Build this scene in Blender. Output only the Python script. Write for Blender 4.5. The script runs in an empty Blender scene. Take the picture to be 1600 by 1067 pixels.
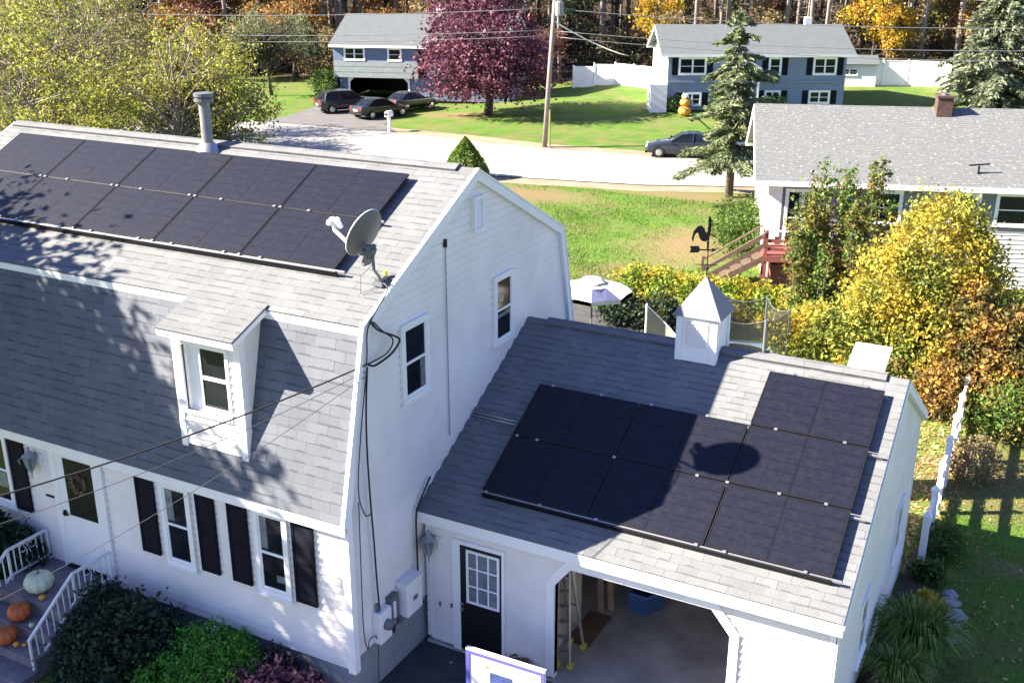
import bpy, math, random
import numpy as np
from mathutils import Vector, Matrix

scene = bpy.context.scene
R = math.radians
# ------------------------------------------------------------------ camera
cam_data = bpy.data.cameras.new("camera")
cam_data.sensor_width = 36.0
cam_data.lens = 37.334
cam_data.clip_start = 0.1
cam_data.clip_end = 2000.0
cam = bpy.data.objects.new("camera", cam_data)
scene.collection.objects.link(cam)
YAW, PITCH = 0.4836, 0.3469
cam.location = (7.9917, -10.2617, 10.2951)
cam.rotation_euler = (math.pi / 2 - PITCH, 0.0, YAW)
scene.camera = cam
# ------------------------------------------------------------------ sky and sun
SUN_ELEV = R(33.8)
SUN_FROM = Vector((-0.8675, -0.4974, 0.0))          # horizontal direction towards the sun
world = bpy.data.worlds.new("World")
scene.world = world
world.use_nodes = True
wn = world.node_tree
bg = wn.nodes["Background"]
sky = wn.nodes.new("ShaderNodeTexSky")
sky.sky_type = 'NISHITA'
sky.sun_disc = False
sky.sun_elevation = SUN_ELEV
sky.sun_rotation = math.atan2(SUN_FROM.x, SUN_FROM.y)
sky.air_density = 1.3
sky.dust_density = 0.3
sky.ozone_density = 3.5
tint = wn.nodes.new("ShaderNodeMix")
tint.data_type = 'RGBA'
tint.blend_type = 'MULTIPLY'
tint.inputs[0].default_value = 1.0
tint.inputs[7].default_value = (0.82, 0.78, 1.06, 1.0)
wn.links.new(sky.outputs[0], tint.inputs[6])
wn.links.new(tint.outputs[2], bg.inputs[0])
bg.inputs[1].default_value = 0.05
sun_d = bpy.data.lights.new("sun", 'SUN')
sun_d.energy = 5.0
sun_d.angle = R(0.5)
sun_d.color = (1.0, 0.89, 0.71)
sun = bpy.data.objects.new("sun", sun_d)
scene.collection.objects.link(sun)
sd = (SUN_FROM * math.cos(SUN_ELEV) + Vector((0, 0, math.sin(SUN_ELEV))))
sun.rotation_euler = sd.to_track_quat('Z', 'Y').to_euler()
sun.location = (-20, -12, 25)
vs = scene.view_settings
vs.view_transform = 'Standard'
vs.look = 'None'
vs.gamma = 1.0
vs.use_curve_mapping = False
vs.exposure = 2.35

# ------------------------------------------------------------------ helpers
COL = scene.collection
WORLD_AT = {}
LAP_SHADE = {}


def tag(o, label=None, cat=None, group=None, kind=None):
    if label: o['label'] = label
    if cat: o['category'] = cat
    if group: o['group'] = group
    if kind: o['kind'] = kind
    return o


def thing(name, label, cat, at=(0, 0, 0), rotz=0.0, group=None, local=False):
    """an Empty at a thing's base. local=True: parts are modelled round its own origin"""
    o = bpy.data.objects.new(name, None)
    o.empty_display_size = 0.2
    COL.objects.link(o)
    o.location = at
    o.rotation_euler = (0, 0, rotz)
    WORLD_AT[o.name] = Vector((0, 0, 0)) if local else Vector(at)
    return tag(o, label, cat, group)


def copy_tree(o, parent=None):
    c = o.copy()
    COL.objects.link(c)
    if parent: c.parent = parent
    WORLD_AT[c.name] = WORLD_AT.get(o.name, Vector((0, 0, 0)))
    for ch in [k for k in o.children if k.name != c.name]:
        copy_tree(ch, c)
    return c


class MB:
    def __init__(s):
        s.v, s.f, s.uv, s.mi = [], [], [], []

    def add(s, vs_, fs, uvs=None, m=0):
        b = len(s.v)
        s.v += [tuple(p) for p in vs_]
        for k, f in enumerate(fs):
            s.f.append(tuple(b + i for i in f))
            s.uv.append(uvs[k] if uvs else None)
            s.mi.append(m)

    def hexa(s, p, m=0):
        s.add(p, [(3, 2, 1, 0), (4, 5, 6, 7), (0, 1, 5, 4), (1, 2, 6, 5), (2, 3, 7, 6), (3, 0, 4, 7)], m=m)

    def box(s, x0, x1, y0, y1, z0, z1, m=0):
        s.hexa([(x0, y0, z0), (x1, y0, z0), (x1, y1, z0), (x0, y1, z0), (x0, y0, z1), (x1, y0, z1), (x1, y1, z1), (x0, y1, z1)], m)

    def boxT(s, T, a0, a1, z0, z1, o0, o1, m=0):
        """box on a wall: T(a, z, out) -> point"""
        s.hexa([T(a0, z0, o1), T(a1, z0, o1), T(a1, z0, o0), T(a0, z0, o0), T(a0, z1, o1), T(a1, z1, o1), T(a1, z1, o0), T(a0, z1, o0)], m)

    def bar(s, a, b, w, h=None, up=(0, 0, 1), m=0):
        a, b = Vector(a), Vector(b)
        h = h or w
        d = (b - a).normalized()
        u = Vector(up)
        sx = d.cross(u)
        if sx.length < 1e-4: sx = d.cross(Vector((1, 0, 0)))
        sx.normalize()
        u = sx.cross(d)
        P = []
        for c in (a, b):
            P += [c - sx * w / 2 - u * h / 2, c + sx * w / 2 - u * h / 2, c + sx * w / 2 + u * h / 2, c - sx * w / 2 + u * h / 2]
        s.hexa(P, m)

    def tube(s, pts, r, n=8, caps=True, m=0):
        pts = [Vector(p) for p in pts]
        if not hasattr(r, '__len__'): r = [r] * len(pts)
        vs_, fs = [], []
        prev = None
        for i, p in enumerate(pts):
            d = (pts[min(i + 1, len(pts) - 1)] - pts[max(i - 1, 0)])
            if d.length < 1e-9: d = Vector((0, 0, 1))
            d.normalize()
            if prev is None:
                x = d.cross(Vector((0, 0, 1)))
                if x.length < 1e-3: x = d.cross(Vector((1, 0, 0)))
            else:
                x = prev - d * prev.dot(d)
            x.normalize()
            prev = x
            y = d.cross(x)
            for k in range(n):
                a = 2 * math.pi * k / n
                vs_.append(p + (x * math.cos(a) + y * math.sin(a)) * r[i])
        for i in range(len(pts) - 1):
            for k in range(n):
                k2 = (k + 1) % n
                fs.append((i * n + k, i * n + k2, (i + 1) * n + k2, (i + 1) * n + k))
        if caps:
            fs.append(tuple(range(n))[::-1])
            fs.append(tuple((len(pts) - 1) * n + k for k in range(n)))
        s.add(vs_, fs, m=m)

    def lathe(s, prof, c=(0, 0, 0), n=16, m=0, frame=None):
        c = Vector(c)
        X, Y, Z = frame or (Vector((1, 0, 0)), Vector((0, 1, 0)), Vector((0, 0, 1)))
        vs_, fs = [], []
        for r, z in prof:
            for k in range(n):
                a = 2 * math.pi * k / n
                vs_.append(c + X * (r * math.cos(a)) + Y * (r * math.sin(a)) + Z * z)
        for i in range(len(prof) - 1):
            for k in range(n):
                k2 = (k + 1) % n
                fs.append((i * n + k, i * n + k2, (i + 1) * n + k2, (i + 1) * n + k))
        fs.append(tuple(range(n))[::-1])
        fs.append(tuple((len(prof) - 1) * n + k for k in range(n)))
        s.add(vs_, fs, m=m)

    def prism(s, poly, off, m=0):
        n = len(poly)
        off = Vector(off)
        a = [Vector(p) for p in poly]
        vs_ = a + [p + off for p in a]
        fs = [tuple(range(n))[::-1], tuple(range(n, 2 * n))]
        for i in range(n):
            j = (i + 1) % n
            fs.append((i, j, n + j, n + i))
        s.add(vs_, fs, m=m)

    def slab(s, quad, t, m=0, uv=None):
        """quad (4 points, counter-clockwise seen from outside) given a thickness t inwards, uv in metres"""
        q = [Vector(p) for p in quad]
        n = (q[1] - q[0]).cross(q[3] - q[0]).normalized()
        u = (q[1] - q[0]).normalized()
        w = n.cross(u)
        uvs = [((p - q[0]).dot(u), (p - q[0]).dot(w)) for p in q]
        if uv: uvs = [(a + uv[0], b + uv[1]) for a, b in uvs]
        b = [p - n * t for p in q]
        s.add(q, [(0, 1, 2, 3)], [uvs], m)
        s.add(q + b, [(0, 4, 5, 1), (1, 5, 6, 2), (2, 6, 7, 3), (3, 7, 4, 0), (7, 6, 5, 4)], m=m)

    def build(s, name, mat, parent=None, smooth=False, bevel=0.0, at=None, fix=False):
        me = bpy.data.meshes.new(name)
        off = Vector((0, 0, 0))
        if parent is not None: off = WORLD_AT[parent.name]
        elif at is not None: off = Vector(at)
        me.from_pydata([tuple(Vector(p) - off) for p in s.v], [], s.f)
        mats = mat if isinstance(mat, (list, tuple)) else [mat, LAP_SHADE[mat.name]] if any(s.mi) and mat.name in LAP_SHADE else [mat]
        for m in mats: me.materials.append(m)
        if len(mats) > 1:
            for p, m in zip(me.polygons, s.mi): p.material_index = m
        if any(u is not None for u in s.uv):
            l = me.uv_layers.new(name="UVMap")
            for p, u in zip(me.polygons, s.uv):
                if u is not None:
                    for k, li in enumerate(p.loop_indices): l.data[li].uv = u[k]
        if fix:
            import bmesh
            bm = bmesh.new(); bm.from_mesh(me)
            bmesh.ops.recalc_face_normals(bm, faces=bm.faces)
            bm.to_mesh(me); bm.free()
        if smooth:
            for p in me.polygons: p.use_smooth = True
        me.update()
        o = bpy.data.objects.new(name, me)
        COL.objects.link(o)
        if parent is not None:
            o.parent = parent
            WORLD_AT[o.name] = off
        elif at is not None:
            o.location = at
            WORLD_AT[o.name] = off
        else:
            WORLD_AT[o.name] = off
        if bevel:
            b = o.modifiers.new("bevel", 'BEVEL')
            b.width = bevel; b.segments = 2; b.limit_method = 'ANGLE'
        return o


def build_split(mb, name, mat, parent, fix=False, tol=0.012):
    """one object for every group of touching pieces"""
    n = len(mb.v)
    par = list(range(n))

    def find(i):
        while par[i] != i:
            par[i] = par[par[i]]; i = par[i]
        return i
    for f in mb.f:
        for k in f[1:]: par[find(f[0])] = find(k)
    isl = {}
    for i in range(n): isl.setdefault(find(i), []).append(i)
    keys = list(isl)
    bb = {k: (np.min([mb.v[i] for i in isl[k]], 0) - tol, np.max([mb.v[i] for i in isl[k]], 0) + tol) for k in keys}
    g = {k: k for k in keys}

    def fg(k):
        while g[k] != k: k = g[k]
        return k
    for a in range(len(keys)):
        for c in range(a + 1, len(keys)):
            A_, C_ = bb[keys[a]], bb[keys[c]]
            if np.all(A_[0] <= C_[1]) and np.all(C_[0] <= A_[1]): g[fg(keys[a])] = fg(keys[c])
    groups = {}
    for k in keys: groups.setdefault(fg(k), set()).update(isl[k])
    out = []
    for vs_ in groups.values():
        o = MB()
        idx = {v: j for j, v in enumerate(sorted(vs_))}
        o.v = [mb.v[v] for v in sorted(vs_)]
        for f, u, m in zip(mb.f, mb.uv, mb.mi):
            if f[0] in idx:
                o.f.append(tuple(idx[k] for k in f)); o.uv.append(u); o.mi.append(m)
        out.append(o.build(name, mat, parent, fix=fix))
    return out


# ------------------------------------------------------------------ materials
def nmat(name):
    m = bpy.data.materials.new(name)
    m.use_nodes = True
    nt = m.node_tree
    return m, nt, nt.nodes["Principled BSDF"]


def mix(nt, fac, a, b, mode='MIX'):
    n = nt.nodes.new("ShaderNodeMix")
    n.data_type = 'RGBA'
    n.blend_type = mode
    for sock, val in ((0, fac), (6, a), (7, b)):
        if hasattr(val, 'is_output') or hasattr(val, 'links'): nt.links.new(val, n.inputs[sock])
        elif sock == 0: n.inputs[0].default_value = val
        else: n.inputs[sock].default_value = (*val, 1.0)
    return n.outputs[2]


def coords(nt, kind='Object', scale=None):
    t = nt.nodes.new("ShaderNodeTexCoord")
    out = t.outputs[kind]
    if scale:
        mp = nt.nodes.new("ShaderNodeMapping")
        mp.inputs['Scale'].default_value = scale
        nt.links.new(out, mp.inputs[0])
        out = mp.outputs[0]
    return out


def worldpos(nt):
    g = nt.nodes.new("ShaderNodeNewGeometry")
    return g.outputs['Position']


def noise(nt, vec, scale, detail=4, rough=0.6, dist=0.0):
    n = nt.nodes.new("ShaderNodeTexNoise")
    n.inputs['Scale'].default_value = scale
    n.inputs['Detail'].default_value = detail
    n.inputs['Roughness'].default_value = rough
    n.inputs['Distortion'].default_value = dist
    if vec is not None: nt.links.new(vec, n.inputs['Vector'])
    return n.outputs[0]


def ramp(nt, fac, stops, const=False):
    n = nt.nodes.new("ShaderNodeValToRGB")
    cr = n.color_ramp
    if const: cr.interpolation = 'CONSTANT'
    while len(cr.elements) < len(stops): cr.elements.new(0.5)
    for e, (p, c) in zip(cr.elements, stops):
        e.position = p
        e.color = (c, c, c, 1) if not hasattr(c, '__len__') else (*c, 1)
    nt.links.new(fac, n.inputs[0])
    return n.outputs[0]


def bump(nt, bs, h, strength=0.5, dist=0.02):
    b = nt.nodes.new("ShaderNodeBump")
    b.inputs['Strength'].default_value = strength
    b.inputs['Distance'].default_value = dist
    nt.links.new(h, b.inputs['Height'])
    nt.links.new(b.outputs[0], bs.inputs['Normal'])


def plain(name, col, rough=0.6, metal=0.0, var=0.12, scale=3.0, spec=0.5, bmp=0.0, bscale=60):
    m, nt, bs = nmat(name)
    v = coords(nt)
    f = noise(nt, v, scale, 5, 0.65)
    lo = tuple(c * (1 - var) for c in col)
    hi = tuple(min(1, c * (1 + var)) for c in col)
    c = mix(nt, ramp(nt, f, [(0.3, 0.0), (0.7, 1.0)]), lo, hi)
    nt.links.new(c, bs.inputs['Base Color'])
    bs.inputs['Roughness'].default_value = rough
    bs.inputs['Metallic'].default_value = metal
    bs.inputs['Specular IOR Level'].default_value = spec
    if bmp: bump(nt, bs, noise(nt, v, bscale, 4), bmp, 0.01)
    return m


def shingle_mat(name, lo, hi, row=0.135, tab=0.30, streak=0.25, uvscale=1.0, speck=0.0):
    """asphalt shingles: random tabs in courses, a thin gap line, granule speckle and weather streaks"""
    m, nt, bs = nmat(name)
    uv = coords(nt, 'UV')
    br = nt.nodes.new("ShaderNodeTexBrick")
    br.offset = 0.5
    br.offset_frequency = 2
    br.inputs['Scale'].default_value = uvscale
    br.inputs['Brick Width'].default_value = tab
    br.inputs['Row Height'].default_value = row
    br.inputs['Mortar Size'].default_value = 0.004
    br.inputs['Mortar Smooth'].default_value = 0.6
    br.inputs['Bias'].default_value = 0.0
    br.inputs['Color1'].default_value = (0, 0, 0, 1)
    br.inputs['Color2'].default_value = (1, 1, 1, 1)
    br.inputs['Mortar'].default_value = (0.5, 0.5, 0.5, 1)
    # wobble the courses a little
    wob = nt.nodes.new("ShaderNodeVectorMath"); wob.operation = 'MULTIPLY_ADD'
    nz = nt.nodes.new("ShaderNodeTexNoise"); nz.inputs['Scale'].default_value = 2.3
    nt.links.new(uv, nz.inputs['Vector'])
    nt.links.new(nz.outputs['Color'], wob.inputs[0])
    wob.inputs[1].default_value = (0.05, 0.035, 0)
    nt.links.new(uv, wob.inputs[2])
    nt.links.new(wob.outputs[0], br.inputs['Vector'])
    tone = mix(nt, ramp(nt, br.outputs['Color'], [(0.0, 0.25), (1.0, 0.8)]), lo, hi)
    gr = noise(nt, uv, 55, 3, 0.7)
    tone = mix(nt, 0.35, tone, mix(nt, ramp(nt, gr, [(0.3, 0.0), (0.7, 1.0)]), tuple(c * 0.6 for c in lo), tuple(min(1, c * 1.35) for c in hi)))
    st = noise(nt, coords(nt, 'UV', (1.3, 0.22, 1)), 1.6, 5, 0.6)
    tone = mix(nt, ramp(nt, st, [(0.35, streak), (0.68, 0.0)]), tone, tuple(c * 0.62 for c in lo))
    if speck:
        sp = noise(nt, uv, 7.0, 6, 0.75)
        tone = mix(nt, ramp(nt, sp, [(0.56, 0.0), (0.66, speck)]), tone, (0.78, 0.78, 0.76))
    gap = tuple(c * 0.45 for c in lo)
    gf = nt.nodes.new("ShaderNodeMath"); gf.operation = 'MULTIPLY'
    nt.links.new(br.outputs['Fac'], gf.inputs[0])
    nt.links.new(ramp(nt, noise(nt, uv, 3.1, 3, 0.7), [(0.38, 0.15), (0.62, 0.85)]), gf.inputs[1])
    tone = mix(nt, gf.outputs[0], tone, gap)
    # shadow line of doubled laminated tabs, painted as short dark dashes along the course edge
    b2 = nt.nodes.new("ShaderNodeTexBrick")
    b2.offset = 0.37; b2.offset_frequency = 3
    b2.squash = 0.7; b2.squash_frequency = 2
    b2.inputs['Scale'].default_value = uvscale
    b2.inputs['Brick Width'].default_value = tab * 0.62
    b2.inputs['Row Height'].default_value = row
    b2.inputs['Mortar Size'].default_value = 0.0
    b2.inputs['Color1'].default_value = (0, 0, 0, 1)
    b2.inputs['Color2'].default_value = (1, 1, 1, 1)
    nt.links.new(wob.outputs[0], b2.inputs['Vector'])
    sp_ = nt.nodes.new("ShaderNodeSeparateXYZ"); nt.links.new(wob.outputs[0], sp_.inputs[0])
    dv_ = nt.nodes.new("ShaderNodeMath"); dv_.operation = 'DIVIDE'; dv_.inputs[1].default_value = row / uvscale
    nt.links.new(sp_.outputs[1], dv_.inputs[0])
    fr_ = nt.nodes.new("ShaderNodeMath"); fr_.operation = 'FRACT'; nt.links.new(dv_.outputs[0], fr_.inputs[0])
    ed_ = ramp(nt, fr_.outputs[0], [(0.0, 1.0), (0.16, 0.9), (0.2, 0.0)])
    on_ = ramp(nt, b2.outputs['Color'], [(0.45, 0.0), (0.6, 0.52)])
    ml_ = nt.nodes.new("ShaderNodeMath"); ml_.operation = 'MULTIPLY'
    nt.links.new(ed_, ml_.inputs[0]); nt.links.new(on_, ml_.inputs[1])
    tone = mix(nt, ml_.outputs[0], tone, gap)
    nt.links.new(tone, bs.inputs['Base Color'])
    bs.inputs['Roughness'].default_value = 0.9
    bs.inputs['Specular IOR Level'].default_value = 0.2
    # saw-tooth height of each course, plus random tab thickness
    sep = nt.nodes.new("ShaderNodeSeparateXYZ"); nt.links.new(wob.outputs[0], sep.inputs[0])
    md = nt.nodes.new("ShaderNodeMath"); md.operation = 'FRACT'
    dv = nt.nodes.new("ShaderNodeMath"); dv.operation = 'DIVIDE'; dv.inputs[1].default_value = row / uvscale
    nt.links.new(sep.outputs[1], dv.inputs[0]); nt.links.new(dv.outputs[0], md.inputs[0])
    inv = nt.nodes.new("ShaderNodeMath"); inv.operation = 'SUBTRACT'; inv.inputs[0].default_value = 1.0
    nt.links.new(md.outputs[0], inv.inputs[1])
    ad = nt.nodes.new("ShaderNodeMath"); ad.operation = 'MULTIPLY_ADD'
    nt.links.new(br.outputs['Color'], ad.inputs[0]); ad.inputs[1].default_value = 0.6
    nt.links.new(inv.outputs[0], ad.inputs[2])
    bump(nt, bs, ad.outputs[0], 0.8, 0.012)
    return m


def leaf_mat(name, stops, patch=None, pscale=0.6, trans=0.35, rough=0.6):
    """foliage: every leaf its own colour from stops; patch = second list of stops in clumps"""
    m, nt, bs = nmat(name)
    g = nt.nodes.new("ShaderNodeNewGeometry")
    c = ramp(nt, g.outputs['Random Per Island'], stops)
    if patch:
        c2 = ramp(nt, g.outputs['Random Per Island'], patch)
        f = noise(nt, coords(nt), pscale, 3, 0.6)
        c = mix(nt, ramp(nt, f, [(0.44, 0.0), (0.56, 1.0)]), c, c2)
    nt.links.new(c, bs.inputs['Base Color'])
    bs.inputs['Roughness'].default_value = rough
    bs.inputs['Specular IOR Level'].default_value = 0.25
    tr = nt.nodes.new("ShaderNodeBsdfTranslucent")
    nt.links.new(c, tr.inputs[0])
    ms = nt.nodes.new("ShaderNodeMixShader")
    ms.inputs[0].default_value = trans
    nt.links.new(bs.outputs[0], ms.inputs[1]); nt.links.new(tr.outputs[0], ms.inputs[2])
    nt.links.new(ms.outputs[0], nt.nodes["Material Output"].inputs[0])
    return m


def bark_mat(name, lo, hi):
    m, nt, bs = nmat(name)
    v = coords(nt, 'Object', (6, 6, 1.2))
    f = noise(nt, v, 3, 6, 0.7)
    nt.links.new(mix(nt, ramp(nt, f, [(0.35, 0.0), (0.65, 1.0)]), lo, hi), bs.inputs['Base Color'])
    bs.inputs['Roughness'].default_value = 0.95
    bump(nt, bs, f, 0.7, 0.03)
    return m


def pv_mat(name):
    """black solar cells: UV runs 0..1 across one module, 12 x 6 half cells, thin gaps"""
    m, nt, bs = nmat(name)
    uv = coords(nt, 'UV')
    sep = nt.nodes.new("ShaderNodeSeparateXYZ"); nt.links.new(uv, sep.inputs[0])

    def lines(sock, n, w):
        a = nt.nodes.new("ShaderNodeMath"); a.operation = 'MULTIPLY'; a.inputs[1].default_value = n
        nt.links.new(sock, a.inputs[0])
        b = nt.nodes.new("ShaderNodeMath"); b.operation = 'PINGPONG'; b.inputs[1].default_value = 0.5
        nt.links.new(a.outputs[0], b.inputs[0])
        c = nt.nodes.new("ShaderNodeMath"); c.operation = 'LESS_THAN'; c.inputs[1].default_value = w
        nt.links.new(b.outputs[0], c.inputs[0])
        return c.outputs[0]
    rows = lines(sep.outputs[1], 6, 0.055)
    mid = lines(sep.outputs[0], 2, 0.016)
    cell = lines(sep.outputs[0], 18, 0.03)
    v = coords(nt)
    f = noise(nt, v, 2.2, 4, 0.6)
    c = mix(nt, f, (0.0048, 0.0062, 0.0165), (0.0088, 0.0104, 0.0225))
    c = mix(nt, ramp(nt, cell, [(0, 0.0), (1, 0.35)]), c, (0.012, 0.012, 0.022))
    c = mix(nt, rows, c, (0.004, 0.004, 0.008))
    c = mix(nt, mid, c, (0.004, 0.004, 0.008))
    dust = noise(nt, v, 9, 6, 0.7)
    c = mix(nt, ramp(nt, dust, [(0.45, 0.0), (0.8, 0.2)]), c, (0.05, 0.046, 0.05))
    nt.links.new(c, bs.inputs['Base Color'])
    bs.inputs['Roughness'].default_value = 0.5
    bs.inputs['Specular IOR Level'].default_value = 0.2
    return m


M = {}
M['white'] = plain('white_trim', (0.84, 0.84, 0.85), 0.55, var=0.05, scale=1.5)
M['siding'] = plain('white_vinyl_siding', (0.79, 0.745, 0.72), 0.5, var=0.10, scale=0.9)
M['grey_siding'] = plain('grey_siding', (0.20, 0.20, 0.21), 0.6, var=0.1)
M['blue_siding'] = plain('blue_grey_siding', (0.13, 0.18, 0.28), 0.6, var=0.1)
M['slate_siding'] = plain('slate_blue_siding', (0.18, 0.23, 0.31), 0.6, var=0.08)
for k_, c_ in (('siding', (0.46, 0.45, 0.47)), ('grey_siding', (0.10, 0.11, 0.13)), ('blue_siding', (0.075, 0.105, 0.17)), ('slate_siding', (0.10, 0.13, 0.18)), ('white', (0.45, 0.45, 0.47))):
    LAP_SHADE[M[k_].name] = plain(k_ + '_lap_shade', c_, 0.8, var=0.35, scale=2.5)  # darker siding colours for the painted shadow line under each lap
M['pale_siding'] = plain('weathered_pale_board', (0.22, 0.26, 0.27), 0.7, var=0.15)
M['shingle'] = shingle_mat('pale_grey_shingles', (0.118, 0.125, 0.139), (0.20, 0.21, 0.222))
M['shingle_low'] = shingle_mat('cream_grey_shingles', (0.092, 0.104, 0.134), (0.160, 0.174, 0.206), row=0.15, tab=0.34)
M['shingle_far'] = shingle_mat('grey_far_shingles', (0.098, 0.112, 0.125), (0.128, 0.144, 0.158), row=0.16, tab=0.5, streak=0.15)
M['shingle_old'] = shingle_mat('speckled_old_shingles', (0.115, 0.122, 0.130), (0.155, 0.162, 0.170), row=0.14, tab=0.3, streak=0.1, speck=0.3)
M['glass'] = plain('dark_window_glass', (0.010, 0.013, 0.018), 0.08, var=0.5, scale=2, spec=0.25)
M['lamp_metal'] = plain('weathered_verdigris_metal', (0.26, 0.30, 0.32), 0.6, var=0.2)
M['black'] = plain('black_paint', (0.007, 0.007, 0.010), 0.45, var=0.2, spec=0.2)
M['shutter'] = plain('black_shutter', (0.005, 0.006, 0.014), 0.65, var=0.2, scale=6, spec=0.12)
M['pv'] = pv_mat('solar_cells')
M['pvframe'] = plain('black_anodised_frame', (0.03, 0.03, 0.034), 0.4, metal=0.6)
M['alu'] = plain('bare_aluminium', (0.42, 0.42, 0.43), 0.4, metal=0.8)
M['galv'] = plain('galvanised_steel', (0.20, 0.205, 0.22), 0.5, metal=0.0, var=0.3, scale=6)
M['greymetal'] = plain('painted_grey_metal', (0.13, 0.14, 0.155), 0.5, var=0.12)
M['dishgrey'] = plain('dish_grey', (0.13, 0.135, 0.15), 0.5, var=0.08)
M['concrete'] = plain('concrete', (0.30, 0.30, 0.29), 0.9, var=0.2, scale=1.2, bmp=0.2)
M['found'] = plain('foundation_concrete', (0.27, 0.29, 0.31), 0.9, var=0.18, scale=1.6, bmp=0.3)
M['floor'] = plain('garage_slab', (0.37, 0.36, 0.34), 0.75, var=0.4, scale=0.9, bmp=0.1)
M['wood'] = plain('raw_wood', (0.34, 0.23, 0.14), 0.8, var=0.3, scale=5)
M['stud'] = plain('painted_plywood', (0.50, 0.46, 0.40), 0.8, var=0.2)
M['card'] = plain('brown_cardboard', (0.16, 0.09, 0.055), 0.85, var=0.2)
M['cable'] = plain('black_cable', (0.01, 0.01, 0.012), 0.6)
M['greycable'] = plain('grey_cable', (0.05, 0.05, 0.06), 0.6)
M['brick'] = plain('red_brown_brick', (0.085, 0.05, 0.042), 0.9, var=0.35, scale=7, bmp=0.5)
M['deckred'] = plain('red_stained_deck', (0.24, 0.065, 0.06), 0.75, var=0.25, scale=4)
M['oldwood'] = plain('weathered_rail_wood', (0.13, 0.085, 0.062), 0.85, var=0.25, scale=5)
M['blueplastic'] = plain('blue_plastic', (0.10, 0.22, 0.48), 0.4, var=0.1)
M['yellow'] = plain('yellow_rubber', (0.65, 0.52, 0.05), 0.6)
M['signblue'] = plain('blue_violet_border', (0.10, 0.10, 0.42), 0.4, var=0.1)
M['signdark'] = plain('dark_blue_print', (0.05, 0.07, 0.20), 0.4, var=0.4, scale=8)
M['signgreen'] = plain('green_print', (0.15, 0.4, 0.12), 0.4)
M['signgold'] = plain('gold_print', (0.6, 0.5, 0.2), 0.4)
M['signwhite'] = plain('white_sign_face', (0.80, 0.81, 0.80), 0.35, var=0.03)
M['pumpkin'] = plain('orange_pumpkin', (0.46, 0.105, 0.022), 0.5, var=0.2, scale=4)
M['palepumpkin'] = plain('pale_green_pumpkin', (0.52, 0.60, 0.44), 0.5, var=0.12, scale=4)
M['gourd'] = plain('orange_gourd', (0.60, 0.30, 0.05), 0.5, var=0.2)
M['stem'] = plain('pumpkin_stem', (0.20, 0.17, 0.07), 0.8)
M['iron'] = plain('white_painted_iron', (0.70, 0.71, 0.73), 0.5, var=0.1)
M['plank'] = plain('grey_violet_porch_boards', (0.17, 0.15, 0.17), 0.85, var=0.35, scale=4, bmp=0.3)
M['lilac_wood'] = plain('dark_door', (0.007, 0.0075, 0.011), 0.35)
M['pole'] = plain('weathered_pole', (0.24, 0.21, 0.19), 0.9, var=0.2, scale=4)
M['fabric'] = plain('white_canvas', (0.74, 0.74, 0.73), 0.85, var=0.05)
M['fabricblue'] = plain('blue_canvas_panel', (0.07, 0.08, 0.17), 0.85)
M['darkfabric'] = plain('dark_blue_cushion', (0.035, 0.045, 0.09), 0.8)
M['inflate'] = plain('orange_nylon', (0.70, 0.30, 0.05), 0.55, var=0.1)
M['rubber'] = plain('tyre_rubber', (0.02, 0.02, 0.02), 0.8)
M['rim'] = plain('alloy_rim', (0.55, 0.55, 0.57), 0.3, metal=0.7)
M['lampred'] = plain('red_tail_lens', (0.30, 0.015, 0.02), 0.25)
M['lampclear'] = plain('clear_head_lens', (0.6, 0.62, 0.65), 0.15)
M['chrome'] = plain('bright_trim', (0.6, 0.6, 0.62), 0.2, metal=0.9)


def paint(name, col):
    m, nt, bs = nmat(name)
    f = noise(nt, coords(nt), 2.0, 3)
    nt.links.new(mix(nt, f, tuple(c * 0.9 for c in col), tuple(c * 1.1 for c in col)), bs.inputs['Base Color'])
    bs.inputs['Roughness'].default_value = 0.3
    bs.inputs['Metallic'].default_value = 0.3
    bs.inputs['Coat Weight'].default_value = 0.8
    return m


M['car_dark'] = paint('charcoal_car_paint', (0.035, 0.035, 0.042))
M['car_black'] = paint('black_car_paint', (0.014, 0.014, 0.018))
M['car_blue'] = paint('slate_blue_car_paint', (0.025, 0.034, 0.052))
M['car_grey'] = paint('dark_teal_car_paint', (0.05, 0.07, 0.085))


def net_mat():
    m, nt, bs = nmat('dark_safety_net')
    bs.inputs['Base Color'].default_value = (0.03, 0.035, 0.035, 1)
    t = nt.nodes.new("ShaderNodeBsdfTransparent")
    ms = nt.nodes.new("ShaderNodeMixShader")
    f = noise(nt, coords(nt), 40, 3)
    nt.links.new(ramp(nt, f, [(0.3, 0.4), (0.7, 0.7)]), ms.inputs[0])
    nt.links.new(t.outputs[0], ms.inputs[1]); nt.links.new(bs.outputs[0], ms.inputs[2])
    nt.links.new(ms.outputs[0], nt.nodes["Material Output"].inputs[0])
    return m


M['net'] = net_mat()

# ------------------------------------------------------------------ terrain
def sstep(t):
    t = min(1.0, max(0.0, t))
    return t * t * (3 - 2 * t)


def road_w(x, y):                       # metres beyond the near edge of the road
    return (y - (41.6 + 0.262 * (x + 20))) * 0.967


def ground_z(x, y):
    z = -0.16 - 1.04 * sstep((y - 1.0) / 11.0)
    w = road_w(x, y)
    k = sstep((x + 38) / 12.0)
    z += max(0.0, w - 11) * 0.045 * k
    z += max(0.0, w - 46) * 0.07
    return z


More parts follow.
